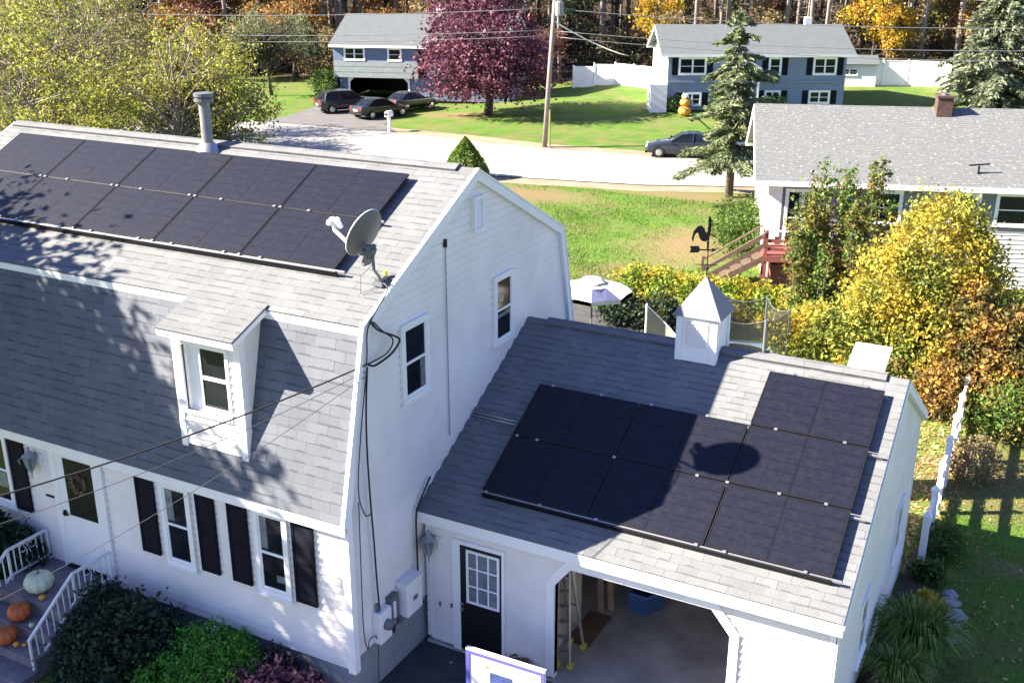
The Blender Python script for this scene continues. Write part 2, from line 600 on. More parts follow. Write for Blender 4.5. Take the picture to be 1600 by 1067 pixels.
def grid_sheet(name, mat, xs, ys, lift=0.0, keep=None, kind='structure'):
    mb = MB()
    nx = len(xs)
    vs_ = [(x, y, ground_z(x, y) + lift) for y in ys for x in xs]
    fs = []
    for j in range(len(ys) - 1):
        for i in range(nx - 1):
            if keep and not keep((xs[i] + xs[i + 1]) / 2, (ys[j] + ys[j + 1]) / 2): continue
            fs.append((j * nx + i, j * nx + i + 1, (j + 1) * nx + i + 1, (j + 1) * nx + i))
    mb.add(vs_, fs)
    o = mb.build(name, mat, smooth=True)
    o['kind'] = kind
    return o


def strip_sheet(name, mat, pa, pb, n=4, lift=0.006, dense=2.0, kind='structure', solid=0.0):
    """a sheet between two polylines with the same number of points, draped on the ground"""
    A, B = [], []
    for k in range(len(pa) - 1):
        L = max((Vector(pa[k + 1]) - Vector(pa[k])).length, (Vector(pb[k + 1]) - Vector(pb[k])).length)
        m = max(1, int(L / dense))
        for i in range(m):
            t = i / m
            A.append(Vector(pa[k]).lerp(Vector(pa[k + 1]), t)); B.append(Vector(pb[k]).lerp(Vector(pb[k + 1]), t))
    A.append(Vector(pa[-1])); B.append(Vector(pb[-1]))
    mb = MB()
    vs_, fs = [], []
    for a, b in zip(A, B):
        for i in range(n + 1):
            p = a.lerp(b, i / n)
            vs_.append((p.x, p.y, ground_z(p.x, p.y) + lift))
    for k in range(len(A) - 1):
        for i in range(n):
            fs.append((k * (n + 1) + i, k * (n + 1) + i + 1, (k + 1) * (n + 1) + i + 1, (k + 1) * (n + 1) + i))
    mb.add(vs_, fs)
    o = mb.build(name, mat, smooth=True, fix=True)
    o['kind'] = kind
    return o


def lawn_mat():
    m, nt, bs = nmat('lawn')
    p = worldpos(nt)
    big = noise(nt, p, 0.16, 5, 0.6)
    mid_ = noise(nt, p, 0.9, 5, 0.65)
    fine = noise(nt, p, 9, 5, 0.75)
    g = mix(nt, ramp(nt, mid_, [(0.3, 0.0), (0.7, 1.0)]), (0.060, 0.135, 0.018), (0.115, 0.215, 0.030))
    g = mix(nt, ramp(nt, fine, [(0.35, 0.0), (0.75, 0.8)]), g, (0.055, 0.105, 0.018))
    dry = mix(nt, ramp(nt, fine, [(0.3, 0.0), (0.7, 1.0)]), (0.15, 0.105, 0.055), (0.24, 0.175, 0.10))

    def spot(cx, cy, rx, ry, inner=0.35):
        s = nt.nodes.new("ShaderNodeMapping"); s.vector_type = 'TEXTURE'
        s.inputs['Location'].default_value = (cx, cy, 0); s.inputs['Scale'].default_value = (rx, ry, 1e4)
        nt.links.new(p, s.inputs[0])
        l = nt.nodes.new("ShaderNodeVectorMath"); l.operation = 'LENGTH'
        nt.links.new(s.outputs[0], l.inputs[0])
        a = nt.nodes.new("ShaderNodeMath"); a.operation = 'MULTIPLY_ADD'
        nt.links.new(mid_, a.inputs[0]); a.inputs[1].default_value = 1.3
        b = nt.nodes.new("ShaderNodeMath"); b.operation = 'SUBTRACT'
        nt.links.new(l.outputs['Value'], b.inputs[0]); b.inputs[1].default_value = 0.65
        nt.links.new(b.outputs[0], a.inputs[2])
        return ramp(nt, a.outputs[0], [(0.05, 0.95), (0.55, 0.6), (1.1, 0.0)])
    c = mix(nt, ramp(nt, noise(nt, p, 0.55, 6, 0.7), [(0.43, 0.0), (0.72, 0.8)]), g, dry)
    for sp in ((-16.5, 38.0, 6.0, 2.2), (-5.6, 32.0, 3.2, 4.5), (-8, 41.6, 7, 1.6), (-6.0, 26.5, 3.5, 2.0), (-34, 60.5, 4, 2.2), (7.8, 14.9, 2.0, 2.6), (8.6, 10.6, 0.9, 0.5)):
        c = mix(nt, spot(*sp), c, dry)
    # bare forest floor beyond the houses
    dp = nt.nodes.new("ShaderNodeVectorMath"); dp.operation = 'DOT_PRODUCT'
    nt.links.new(p, dp.inputs[0]); dp.inputs[1].default_value = (-0.2533, 0.967, 0)
    ad = nt.nodes.new("ShaderNodeMath"); ad.operation = 'MULTIPLY_ADD'
    nt.links.new(big, ad.inputs[0]); ad.inputs[1].default_value = 6.0
    nt.links.new(dp.outputs['Value'], ad.inputs[2])
    mr = nt.nodes.new("ShaderNodeMapRange")
    nt.links.new(ad.outputs[0], mr.inputs[0])
    mr.inputs[1].default_value = 92; mr.inputs[2].default_value = 95
    floor_ = mix(nt, fine, (0.03, 0.02, 0.013), (0.075, 0.045, 0.025))
    c = mix(nt, mr.outputs[0], c, floor_)
    nt.links.new(c, bs.inputs['Base Color'])
    bs.inputs['Roughness'].default_value = 0.95
    bs.inputs['Specular IOR Level'].default_value = 0.15
    bump(nt, bs, fine, 0.8, 0.05)
    return m


M['lawn'] = lawn_mat()
M['road'] = plain('sun_bleached_road', (0.26, 0.255, 0.25), 0.9, var=0.2, scale=0.6, bmp=0.1)
M['asphalt'] = plain('dark_asphalt', (0.045, 0.046, 0.052), 0.85, var=0.35, scale=2.5, bmp=0.3)
M['greydrive'] = plain('worn_driveway', (0.115, 0.11, 0.115), 0.9, var=0.15, scale=0.9)
M['sand'] = plain('sandy_verge', (0.25, 0.19, 0.13), 0.95, var=0.25, scale=1.1, bmp=0.3)
M['walk'] = plain('leafy_walk', (0.24, 0.21, 0.22), 0.9, var=0.45, scale=3.5)
M['mulch'] = plain('dark_mulch', (0.06, 0.045, 0.035), 0.95, var=0.4, scale=6, bmp=0.6)


def axis(a, b, fine0, fine1, s0, s1):
    out, x = [], a
    while x < b:
        out.append(x)
        x += s0 if fine0 <= x < fine1 else s1
    return out + [b]


ground = grid_sheet('ground', M['lawn'], axis(-300, 300, -70, 20, 2.0, 10.0), axis(-40, 420, -10, 110, 1.5, 10.0))
# road (a shallow curve) and its sandy verges
near = [(-75, 23.0), (-55, 33.2), (-45, 37.2), (-37.8, 40.2), (-28, 41.0), (-20.7, 41.3), (-12.1, 42.9), (-6.8, 45.1), (4, 48.5), (30, 57)]
far = [(-75, 38.0), (-58, 46.5), (-50.5, 50.2), (-46.2, 51.8), (-35.4, 51.9), (-32.3, 51.5), (-21.7, 50.8), (-14.9, 51.3), (-2.0, 55.5), (24, 64.5)]
strip_sheet('road', M['road'], near, far, n=6, lift=0.02)
strip_sheet('verge', M['sand'], [(p[0] + 0.6, p[1] - 1.5) for p in near], near, n=2, lift=0.012)
strip_sheet('verge', M['sand'], [(p[0], p[1]) for p in far[4:]], [(p[0] - 0.5, p[1] + 1.7) for p in far[4:]], n=2, lift=0.012)
strip_sheet('kerb', M['concrete'], [(p[0] + 0.02, p[1] - 0.12) for p in near], [(p[0], p[1] + 0.12) for p in near], n=1, lift=0.06)
strip_sheet('driveway', M['greydrive'], [(-46.0, 51.9), (-45.6, 54.6), (-48.3, 63.9)], [(-33.6, 51.8), (-36.5, 54.5), (-41.6, 66.4)], n=6, lift=0.035, dense=1.0)
strip_sheet('driveway', M['asphalt'], [(-0.06, -14), (-0.06, 0.3), (-0.06, 2.06)], [(7.0, -14), (7.0, 0.3), (6.3, 2.06)], n=6, lift=0.05)
strip_sheet('path', M['walk'], [(-6.7, -9), (-6.9, -3), (-6.6, -1.9)], [(-4.3, -9), (-4.2, -3), (-4.4, -1.9)], n=4, lift=0.03)
strip_sheet('soil', M['mulch'], [(-4.3, -2.6), (0.0, -2.6)], [(-4.3, 0.13), (0.0, 0.13)], n=4, lift=0.02)
strip_sheet('soil', M['mulch'], [(6.36, 2.3), (6.42, 10.5)], [(7.15, 2.3), (7.0, 10.5)], n=4, lift=0.03)


# ------------------------------------------------------------------ house-building helpers
def interval(poly, z):
    xs = []
    n = len(poly)
    for i in range(n):
        (a0, z0), (a1, z1) = poly[i], poly[(i + 1) % n]
        if abs(z1 - z0) < 1e-9:
            if abs(z - z0) < 1e-9: xs += [a0, a1]
        elif min(z0, z1) - 1e-9 <= z <= max(z0, z1) + 1e-9:
            xs.append(a0 + (a1 - a0) * (z - z0) / (z1 - z0))
    return (min(xs), max(xs)) if xs else None


def siding(mb, T, poly, expose=0.125, proud=0.026, base=None):
    """clapboards on a convex polygon of (along, height)"""
    zmin = min(p[1] for p in poly); zmax = max(p[1] for p in poly)
    base = zmin if base is None else base
    z = base + math.floor((zmin - base) / expose) * expose
    while z < zmax - 1e-4:
        a, b = max(z, zmin), min(z + expose, zmax)
        z += expose
        if b - a < 1e-4: continue
        i0, i1 = interval(poly, a), interval(poly, b)
        if not i0 or not i1: continue
        (l0, r0), (l1, r1) = i0, i1
        k = min(0.9, 0.016 * expose / 0.125 / (b - a)) if b - a > 0.03 else 0.0
        lm, rm, zm_, om = l1 + (l0 - l1) * k, r1 + (r0 - r1) * k, b + (a - b) * k, 0.001 + (proud - 0.001) * k
        mb.add([T(l0, a, proud), T(r0, a, proud), T(rm, zm_, om), T(lm, zm_, om)], [(0, 1, 2, 3)])
        if k: mb.add([T(lm, zm_, om), T(rm, zm_, om), T(r1, b, 0.001), T(l1, b, 0.001)], [(0, 1, 2, 3)], m=1)  # top strip of the board in the darker colour: painted lap shadow
        mb.add([T(l0, a, 0.0), T(r0, a, 0.0), T(r0, a, proud), T(l0, a, proud)], [(0, 1, 2, 3)])


def backing(mb, T, poly, t=0.1):
    p = [T(a, z, -0.004) for a, z in poly]
    off = Vector(T(0, 0, -t)) - Vector(T(0, 0, 0))
    mb.prism(p, off)


def offset_poly(pts, d):
    """offset an open polyline of (y, z) by d to its right-hand side"""
    segs = []
    for a, b in zip(pts, pts[1:]):
        v = Vector((b[0] - a[0], b[1] - a[1])).normalized()
        n = Vector((v.y, -v.x)) * d
        segs.append((Vector(a) + n, v))
    out = [segs[0][0]]
    for (p, v), (q, w) in zip(segs, segs[1:]):
        den = v.x * w.y - v.y * w.x
        t = ((q.x - p.x) * w.y - (q.y - p.y) * w.x) / den
        out.append(p + v * t)
    e = Vector(pts[-1]); s0, v = segs[-1]
    n = Vector((v.y, -v.x)) * d
    out.append(e + n)
    return out


def window(parent, T, a0, a1, z0, z1, label=None, casing=0.075, double=True, mull=0, sill=True, curtain=None, name='window'):
    """casing + sashes as the window, its glass a sub-part"""
    T_in = T
    T = lambda a, z, o: T_in(a, z, o + 0.016)
    f = MB()
    c = casing
    f.boxT(T, a0, a1, z1 - c, z1, 0.0, 0.05)
    f.boxT(T, a0, a1, z0, z0 + c, 0.0, 0.05)
    f.boxT(T, a0, a0 + c, z0 + c, z1 - c, 0.0, 0.048)
    f.boxT(T, a1 - c, a1, z0 + c, z1 - c, 0.0, 0.048)
    if sill: f.boxT(T, a0 - 0.03, a1 + 0.03, z0 - 0.035, z0, 0.0, 0.075)
    bays = mull + 1
    w = (a1 - a0 - 2 * c) / bays
    g = MB()
    for k in range(bays):
        b0 = a0 + c + k * w; b1 = b0 + w
        if k: f.boxT(T, b0 - 0.03, b0 + 0.03, z0 + c, z1 - c, 0.0, 0.044)
        lo, hi = b0 + (0.03 if k else 0), b1 - (0.03 if k < bays - 1 else 0)
        zm = (z0 + z1) / 2
        s = 0.03
        f.boxT(T, lo, lo + s, z0 + c, z1 - c, 0.015, 0.034)
        f.boxT(T, hi - s, hi, z0 + c, z1 - c, 0.015, 0.034)
        f.boxT(T, lo + s, hi - s, z1 - c - s, z1 - c, 0.015, 0.032)
        f.boxT(T, lo + s, hi - s, z0 + c, z0 + c + s * 1.4, 0.015, 0.032)
        if double: f.boxT(T, lo + s, hi - s, zm - 0.02, zm + 0.02, 0.015, 0.036)
        g.boxT(T, lo + s, hi - s, z0 + c + s * 1.4, z1 - c - s, 0.016, 0.021)
    fo = f.build(name, M['white'], parent)
    if label: fo['label'] = label
    g.build('pane', M['glass'], fo)
    if curtain:
        q = MB()
        for (u0, u1, v0, v1) in curtain:
            A = lambda u: a0 + c + 0.03 + u * (a1 - a0 - 2 * c - 0.06)
            Z = lambda v: z0 + c + 0.05 + v * (z1 - z0 - 2 * c - 0.09)
            q.boxT(T, A(u0), A(u1), Z(v0), Z(v1), 0.0195, 0.0235)
        build_split(q, 'curtain', M['curtain'], fo)
    return fo


M['curtain'] = plain('net_curtain_behind_glass', (0.16, 0.19, 0.22), 0.25, var=0.35, scale=9)


def shutter(parent, T_in, a0, a1, z0, z1):
    T = lambda a, z, o: T_in(a, z, o + 0.016)
    s = MB()
    s.boxT(T, a0, a1, z0, z1, 0.012, 0.028)
    st = 0.045
    s.boxT(T, a0, a0 + st, z0, z1, 0.028, 0.046)
    s.boxT(T, a1 - st, a1, z0, z1, 0.028, 0.046)
    zm = z0 + (z1 - z0) * 0.5
    for za, zb in ((z0, z0 + 0.08), (zm - 0.035, zm + 0.035), (z1 - 0.08, z1)):
        s.boxT(T, a0 + st, a1 - st, za, zb, 0.028, 0.045)
    for za, zb in ((z0 + 0.08, zm - 0.035), (zm + 0.035, z1 - 0.08)):
        n = int((zb - za) / 0.045)
        h = (zb - za) / n
        for k in range(n):
            z = za + k * h
            s.hexa([T(a0 + st, z, 0.042), T(a1 - st, z, 0.042), T(a1 - st, z, 0.028), T(a0 + st, z, 0.028), T(a0 + st, z + h * 0.8, 0.031), T(a1 - st, z + h * 0.8, 0.031), T(a1 - st, z + h * 0.8, 0.028), T(a0 + st, z + h * 0.8, 0.028)])
    return s.build('shutter', M['shutter'], parent)


# ------------------------------------------------------------------ the gambrel house
XL = -10.42
EY, EZ, BY, BZ, RY, RZ = 0.0, 2.968, 0.7025, 5.683, 3.815, 7.261
house = thing('gambrel_house', 'white gambrel house with pale shingle roof, dormer and tall side gable in the foreground', 'house', (-5.0, 3.8, -0.16))
Tf = lambda a, z, o: (a, 0.14 - o, z)                 # front wall: along = x
Tg = lambda a, z, o: (-0.06 + o, a, z)                # gable wall: along = y
Tgl = lambda a, z, o: (XL + 0.06 - o, a, z)
Tb = lambda a, z, o: (a, 2 * RY - 0.14 + o, z)
wall = MB()
fpoly = [(XL + 0.06, 0.52), (-0.06, 0.52), (-0.06, 2.80), (XL + 0.06, 2.80)]
siding(wall, Tf, fpoly); backing(wall, Tf, fpoly)
gp = [(0.145, 0.70), (2 * RY - 0.145, 0.70), (2 * RY - 0.145, 3.2), (2 * RY - BY - 0.05, BZ - 0.1), (RY, RZ - 0.06), (BY + 0.05, BZ - 0.1), (0.145, 3.2)]
siding(wall, Tg, gp); backing(wall, Tg, gp, 0.09)
p2 = [T for T in gp]
backing(wall, Tgl, gp, 0.09); backing(wall, Tb, fpoly)
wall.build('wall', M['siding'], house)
cb = MB()
cb.boxT(Tf, -0.15, -0.06, 0.46, 2.80, 0.003, 0.035)
cb.boxT(Tg, 0.105, 0.23, 0.46, 3.1, 0.003, 0.04)
cb.boxT(Tg, 2 * RY - 0.23, 2 * RY - 0.105, 0.46, 3.1, 0.003, 0.04)
cb.boxT(Tf, XL + 0.06, XL + 0.15, 0.46, 2.80, 0.003, 0.035)
build_split(cb, 'corner_board', M['white'], house)
fd = MB()
fd.box(XL + 0.12, -0.085, 0.19, 2 * RY - 0.19, -0.5, 0.7)
fd.box(-0.083, -0.02, 0.235, 2.0, 0.655, 0.70)
fd.build('foundation', M['found'], house)
# roofs
rf = MB()
LB = (BY - 0.05, BZ - 0.0254)
rf.slab([(XL, LB[0], LB[1]), (0.0, LB[0], LB[1]), (0.0, RY, RZ), (XL, RY, RZ)], 0.05)
rf.slab([(0.0, 2 * RY - LB[0], LB[1]), (XL, 2 * RY - LB[0], LB[1]), (XL, RY, RZ), (0.0, RY, RZ)], 0.05)
roof = rf.build('roof', M['shingle'], house)
rc = MB()
sl = math.hypot(RY - BY, RZ - BZ); ty, tz = (RY - BY) / sl, (RZ - BZ) / sl
n_, w_ = 0.045, 0.15
for sgn in (1, -1):
    a = Vector((0, RY - sgn * ty * w_, RZ - tz * w_ + n_)); b = Vector((0, RY, RZ + n_))
    q = [Vector((XL + 0.1, 0, 0)) + a, Vector((-0.32, 0, 0)) + a, Vector((-0.32, 0, 0)) + b, Vector((XL + 0.1, 0, 0)) + b]
    if sgn < 0: q = [q[1], q[0], q[3], q[2]]
    rc.slab(q, 0.035)
rc.build('ridge_vent', M['shingle'], roof)
lr = MB()
lt = (BY - 0.018, BZ - 0.07)
lr.slab([(XL, EY, EZ), (0.0, EY, EZ), (0.0, *lt), (XL, *lt)], 0.05)
lr.slab([(0.0, 2 * RY - EY, EZ), (XL, 2 * RY - EY, EZ), (XL, 2 * RY - lt[0], lt[1]), (0.0, 2 * RY - lt[0], lt[1])], 0.05)
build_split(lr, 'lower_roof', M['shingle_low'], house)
fa = MB()
fa.box(XL, 0.0, 0.012, 0.04, 2.80, 2.955)
fa.box(XL, -0.062, 0.04, 0.139, 2.80, 2.825)
for s_ in (1, -1):
    y0, y1 = (LB[0] + 0.004, LB[0] + 0.026) if s_ > 0 else (2 * RY - LB[0] - 0.026, 2 * RY - LB[0] - 0.004)
    fa.box(XL, -0.001, y0, y1, LB[1] - 0.135, LB[1] - 0.03)
fa.box(XL, 0.0, 2 * RY - 0.04, 2 * RY - 0.012, 2.80, 2.955)
build_split(fa, 'fascia', M['white'], house)
rk = MB()
prof = [(EY - 0.01, EZ - 0.035), (BY - 0.03, BZ - 0.03), (RY, RZ - 0.032), (2 * RY - BY + 0.03, BZ - 0.03), (2 * RY - EY + 0.01, EZ - 0.035)]
for x0, x1 in ((-0.055, 0.022), (XL - 0.022, XL + 0.055)):
    inn = offset_poly(prof, 0.135)
    poly = [(x0, *p) for p in prof] + [(x0, *p) for p in inn[::-1]]
    rk.prism(poly, (x1 - x0, 0, 0))
    ed = offset_poly(prof, -0.033)
    thin = offset_poly(prof, -0.002)
    poly = [(x0 + 0.03, *p) for p in ed] + [(x0 + 0.03, *p) for p in thin[::-1]]
    rk.prism(poly, (x1 - x0 - 0.02, 0, 0))
build_split(rk, 'rake_trim', M['white'], house, fix=True)
# front windows, shutters and door
window(house, Tf, -3.56, -2.95, 1.36, 2.79, curtain=[(0, 0.35, 0.55, 1.0)])
window(house, Tf, -1.71, -1.09, 1.40, 2.80, curtain=[(0, 0.3, 0.55, 1.0), (0.6, 1, 0.1, 0.2)])
window(house, Tf, -7.62, -7.03, 1.42, 2.79, curtain=[(0, 0.9, 0.2, 0.45)])
for a, b in ((-4.07, -3.69), (-2.83, -2.47), (-2.21, -1.84), (-1.01, -0.63), (-7.0, -6.62), (-8.03, -7.66)):
    shutter(house, Tf, a, b, 1.43, 2.785)
Tf0 = Tf
Tf = lambda a, z, o: (a, 0.14 - o - 0.018, z)
dr = MB()
dr.boxT(Tf, -5.98, -5.84, 0.62, 2.79, 0.0, 0.05)
dr.boxT(Tf, -4.93, -4.79, 0.62, 2.79, 0.0, 0.05)
dr.boxT(Tf, -5.84, -4.93, 2.74, 2.79, 0.0, 0.05)
dr.boxT(Tf, -5.84, -4.93, 0.70, 2.74, 0.01, 0.04)
dr.boxT(Tf, -5.68, -4.98, 0.78, 1.56, 0.04, 0.047)
door = dr.build('front_door', M['white'], house)
g = MB(); g.boxT(Tf, -5.66, -5.02, 1.66, 2.70, 0.035, 0.045); g.build('pane', M['black'], door)
g = MB(); g.boxT(Tf, -5.79, -5.75, 1.62, 1.72, 0.04, 0.075); g.boxT(Tf, -5.79, -5.66, 1.655, 1.68, 0.075, 0.095); g.build('handle', M['black'], door)
g = MB(); g.boxT(Tf, -5.88, -4.9, 0.655, 0.70, 0.02, 0.09); g.build('threshold', M['black'], door)
nm = MB(); nm.boxT(Tf, -6.22, -6.02, 1.86, 1.89, 0.014, 0.03); nm.build('name_plate', M['black'], house)
Tf = Tf0
# gable windows, vent, conduit
window(house, Tg, 1.585, 2.325, 4.15, 5.38, casing=0.085, sill=False, curtain=[(0.75, 1, 0, 0.45)])
window(house, Tg, 4.35, 5.04, 4.15, 5.38, casing=0.085, sill=False, curtain=[(0, 1, 0.35, 0.42), (0.15, 0.5, 0.62, 0.8)])
v = MB()
v.boxT(Tg, 3.685, 3.985, 6.28, 6.33, 0, 0.09); v.boxT(Tg, 3.685, 3.985, 6.78, 6.83, 0, 0.09)
v.boxT(Tg, 3.685, 3.725, 6.33, 6.78, 0, 0.088); v.boxT(Tg, 3.945, 3.985, 6.33, 6.78, 0, 0.088)
for k in range(9):
    z = 6.335 + k * 0.0485
    v.hexa([Tg(3.725, z, 0.075), Tg(3.945, z, 0.075), Tg(3.945, z, 0.002), Tg(3.725, z, 0.002), Tg(3.725, z + 0.05, 0.032), Tg(3.945, z + 0.05, 0.032), Tg(3.945, z + 0.05, 0.002), Tg(3.725, z + 0.05, 0.002)])
v.build('gable_vent', M['white'], house)
# dormer
DX0, DX1, DY = -2.975, -1.735, 0.16
Td = lambda a, z, o: (a, DY - o, z)
d = MB()
O0, O1, P0, P1 = -2.82, -2.0, 4.10, 5.12
for poly in ([(DX0, 3.55), (DX1, 3.55), (DX1, P0), (DX0, P0)], [(DX0, P0), (O0, P0), (O0, P1), (DX0, P1)], [(O1, P0), (DX1, P0), (DX1, P1), (O1, P1)], [(DX0, P1), (DX1, P1), (DX1, 5.40), (DX0, 5.40)]):
    siding(d, Td, poly, base=3.55); backing(d, Td, poly, 0.03)
for X, T in ((DX1, lambda a, z, o: (DX1 - 0.008 + o, a, z)), (DX0, lambda a, z, o: (DX0 + 0.008 - o, a, z))):
    poly = [(DY, 3.55), (DY, 5.40), (0.70, 5.60)]
    d.prism([T(a, z, -0.03) for a, z in poly], Vector(T(0, 0, 0)) - Vector(T(0, 0, -0.03)))
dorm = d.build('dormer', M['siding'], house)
q = MB()
q.boxT(Td, DX0 - 0.012, DX0 + 0.10, 3.50, 5.30, 0.004, 0.03)
q.boxT(Td, DX1 - 0.10, DX1 + 0.012, 3.50, 5.30, 0.004, 0.03)
q.box(DX1 - 0.006, DX1 + 0.018, DY - 0.003, DY + 0.09, 3.56, 5.36)
q.boxT(Td, O0 - 0.05, O0, P0 - 0.05, P1 + 0.05, 0.0, 0.034)
q.boxT(Td, O1, O1 + 0.05, P0 - 0.05, P1 + 0.05, 0.0, 0.034)
q.boxT(Td, O0, O1, P1, P1 + 0.05, 0.0, 0.032)
q.boxT(Td, O0, O1, P0 - 0.05, P0, -0.12, 0.045)
q.boxT(Td, O0 - 0.02, O0, P0, P1, -0.12, 0.0)
q.boxT(Td, O1, O1 + 0.02, P0, P1, -0.12, 0.0)
q.boxT(Td, O0, O1, P1, P1 + 0.02, -0.12, 0.0)
q.build('dormer_trim', M['white'], dorm)
Tdw = lambda a, z, o: (a, DY + 0.12 - o, z)
wd = MB()
wd.boxT(Tdw, O0, O0 + 0.24, P0, P1, 0.0, 0.03)
wd.boxT(Tdw, O0 + 0.24, O1, P1 - 0.07, P1, 0.0, 0.03)
wd.boxT(Tdw, O0 + 0.24, O1, P0, P0 + 0.05, 0.0, 0.03)
wd.boxT(Tdw, O1 - 0.04, O1, P0 + 0.05, P1 - 0.07, 0.0, 0.03)
wd.boxT(Tdw, O0 + 0.24, O1 - 0.04, 4.58, 4.63, 0.0, 0.034)
wd.build('dormer_window', M['white'], dorm)
gl = MB(); gl.boxT(Tdw, O0 + 0.24, O1 - 0.04, P0 + 0.05, P1 - 0.07, 0.0, 0.012); gl.build('pane', M['glass'], dorm)
r_ = MB()
r_.slab([(DX0 - 0.06, -0.09, 5.40), (DX1 + 0.10, -0.09, 5.40), (DX1 + 0.10, 0.71, 5.715), (DX0 - 0.06, 0.71, 5.715)], 0.03, uv=(0.1, 0.05))
r_.build('dormer_roof', M['shingle'], dorm)
t_ = MB()
n3 = Vector((0, -0.366, 0.93))
a0 = Vector((DX0 - 0.062, -0.088, 5.366)); a1 = Vector((DX1 + 0.102, -0.088, 5.366)); b0 = Vector((DX0 - 0.062, 0.69, 5.672)); b1 = Vector((DX1 + 0.102, 0.69, 5.672))
t_.prism([a0, a1, a1 + Vector((0, 0.02, -0.09)), a0 + Vector((0, 0.02, -0.09))], (0, 0.022, 0))
t_.prism([a1 + Vector((-0.024, 0.03, 0.01)), b1 + Vector((-0.024, 0, 0)), b1 + Vector((-0.024, 0, -0.08)), a1 + Vector((-0.024, 0.03, -0.07))], (0.022, 0, 0))
t_.prism([a0 + Vector((0.002, 0.03, 0.01)), b0 + Vector((0.002, 0, 0)), b0 + Vector((0.002, 0, -0.08)), a0 + Vector((0.002, 0.03, -0.07))], (0.022, 0, 0))
t_.box(DX0 - 0.03, DX1 + 0.07, -0.04, 0.158, 5.33, 5.345)
t_.build('dormer_fascia', M['white'], dorm, fix=True)
# flue
FX, FY = -5.2, RY - 0.24
fl = MB()
zb = RZ - 0.24 * tz / ty
fl.lathe([(0.095, zb - 0.05), (0.095, zb + 0.92)], (FX, FY, 0), 18)
flue = fl.build('flue_pipe', M['galv'], house, smooth=False)
fl = MB(); fl.lathe([(0.30, zb - 0.14), (0.25, zb - 0.02), (0.15, zb + 0.12), (0.11, zb + 0.16)], (FX, FY, 0), 18); fl.build('flashing', M['alu'], flue, smooth=True)
fl = MB(); fl.lathe([(0.10, zb + 0.84), (0.165, zb + 0.85), (0.165, zb + 0.90), (0.12, zb + 0.905), (0.12, zb + 0.93), (0.165, zb + 0.935), (0.165, zb + 0.99), (0.10, zb + 1.0)], (FX, FY, 0), 18); fl.build('flue_cap', M['greymetal'], flue)

# ------------------------------------------------------------------ garage
GX = 6.392
GEY, GEZ, GRY, GRZ = 1.834, 2.329, 5.672, 4.321
GB = 2 * GRY - 2.05
garage = thing('attached_garage', 'white attached garage with open vehicle door, black side door and pale shingle roof', 'garage', (3.2, 5.6, -0.16))
Tq = lambda a, z, o: (a, 2.05 - o, z)
Tr = lambda a, z, o: (6.30 + o, a, z)
Tk = lambda a, z, o: (a, GB + o, z)
w = MB()
OX0, OX1, OZ, OC0, OC1 = 2.25, 4.91, 1.91, 2.51, 4.63
OZS = 1.565
WT = 2.20
for poly in ([(0.0, -0.02), (OX0, -0.02), (OX0, WT), (0.0, WT)], [(OX1, -0.02), (6.30, -0.02), (6.30, WT), (OX1, WT)], [(OX0, OZ), (OX1, OZ), (OX1, WT), (OX0, WT)], [(OX0, OZS), (OC0, OZ), (OX0, OZ)], [(OX1, OZS), (OX1, OZ), (OC1, OZ)]):
    siding(w, Tq, poly, base=-0.02); backing(w, Tq, poly, 0.1)
gpoly = [(2.06, -1.5), (GB - 0.01, -1.5), (GB - 0.01, 2.30), (GRY, GRZ - 0.05), (2.06, 2.30)]
siding(w, Tr, gpoly, base=-0.02); backing(w, Tr, gpoly, 0.1)
backing(w, Tk, [(0.0, -1.5), (6.3, -1.5), (6.3, WT), (0, WT)], 0.1)
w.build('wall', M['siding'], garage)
iw = MB()                                             # inside lining
iw.box(-0.01, 0.06, 2.16, GB - 0.12, -0.1, 2.2)
iw.box(1.92, 1.98, 2.155, 3.5, -0.1, 2.0)
iw.box(1.90, 2.0, 3.5, 3.62, -0.1, 2.0)
iw.build('inner_wall', M['stud'], garage)
ce = MB(); ce.box(0.0, 6.2, 2.2, GB - 0.1, 2.21, 2.25); ce.build('ceiling', M['stud'], garage)
gf = MB(); gf.box(0.0, 6.28, 2.0, GB - 0.05, -0.45, -0.1); gf.build('floor', M['floor'], garage)
gr = MB()
gr.slab([(-0.06, GEY, GEZ), (GX, GEY, GEZ), (GX, GRY, GRZ), (-0.06, GRY, GRZ)], 0.05)
gr.slab([(GX, 2 * GRY - GEY, GEZ), (-0.06, 2 * GRY - GEY, GEZ), (-0.06, GRY, GRZ), (GX, GRY, GRZ)], 0.05)
groof = gr.build('roof', M['shingle'], garage)
rc = MB()
sl2 = math.hypot(GRY - GEY, GRZ - GEZ); gy, gz = (GRY - GEY) / sl2, (GRZ - GEZ) / sl2
for (xa, xb) in ((0.35, 2.79), (3.5, GX - 0.32)):
    for sgn in (1, -1):
        a = Vector((0, GRY - sgn * gy * 0.16, GRZ - gz * 0.16 + 0.05)); b = Vector((0, GRY, GRZ + 0.05))
        q = [Vector((xa, 0, 0)) + a, Vector((xb, 0, 0)) + a, Vector((xb, 0, 0)) + b, Vector((xa, 0, 0)) + b]
        if sgn < 0: q = [q[1], q[0], q[3], q[2]]
        rc.slab(q, 0.04)
rc.build('ridge_vent', M['shingle'], groof)
tr = MB()
tr.box(-0.058, GX, GEY + 0.012, GEY + 0.045, GEZ - 0.20, GEZ - 0.02)
tr.box(0.0, GX - 0.09, GEY + 0.045, 2.049, GEZ - 0.20, GEZ - 0.175)
tr.box(-0.058, GX, 2 * GRY - GEY - 0.045, 2 * GRY - GEY - 0.012, GEZ - 0.20, GEZ - 0.02)
gprof = [(GEY - 0.01, GEZ - 0.035), (GRY, GRZ - 0.032), (2 * GRY - GEY + 0.01, GEZ - 0.035)]
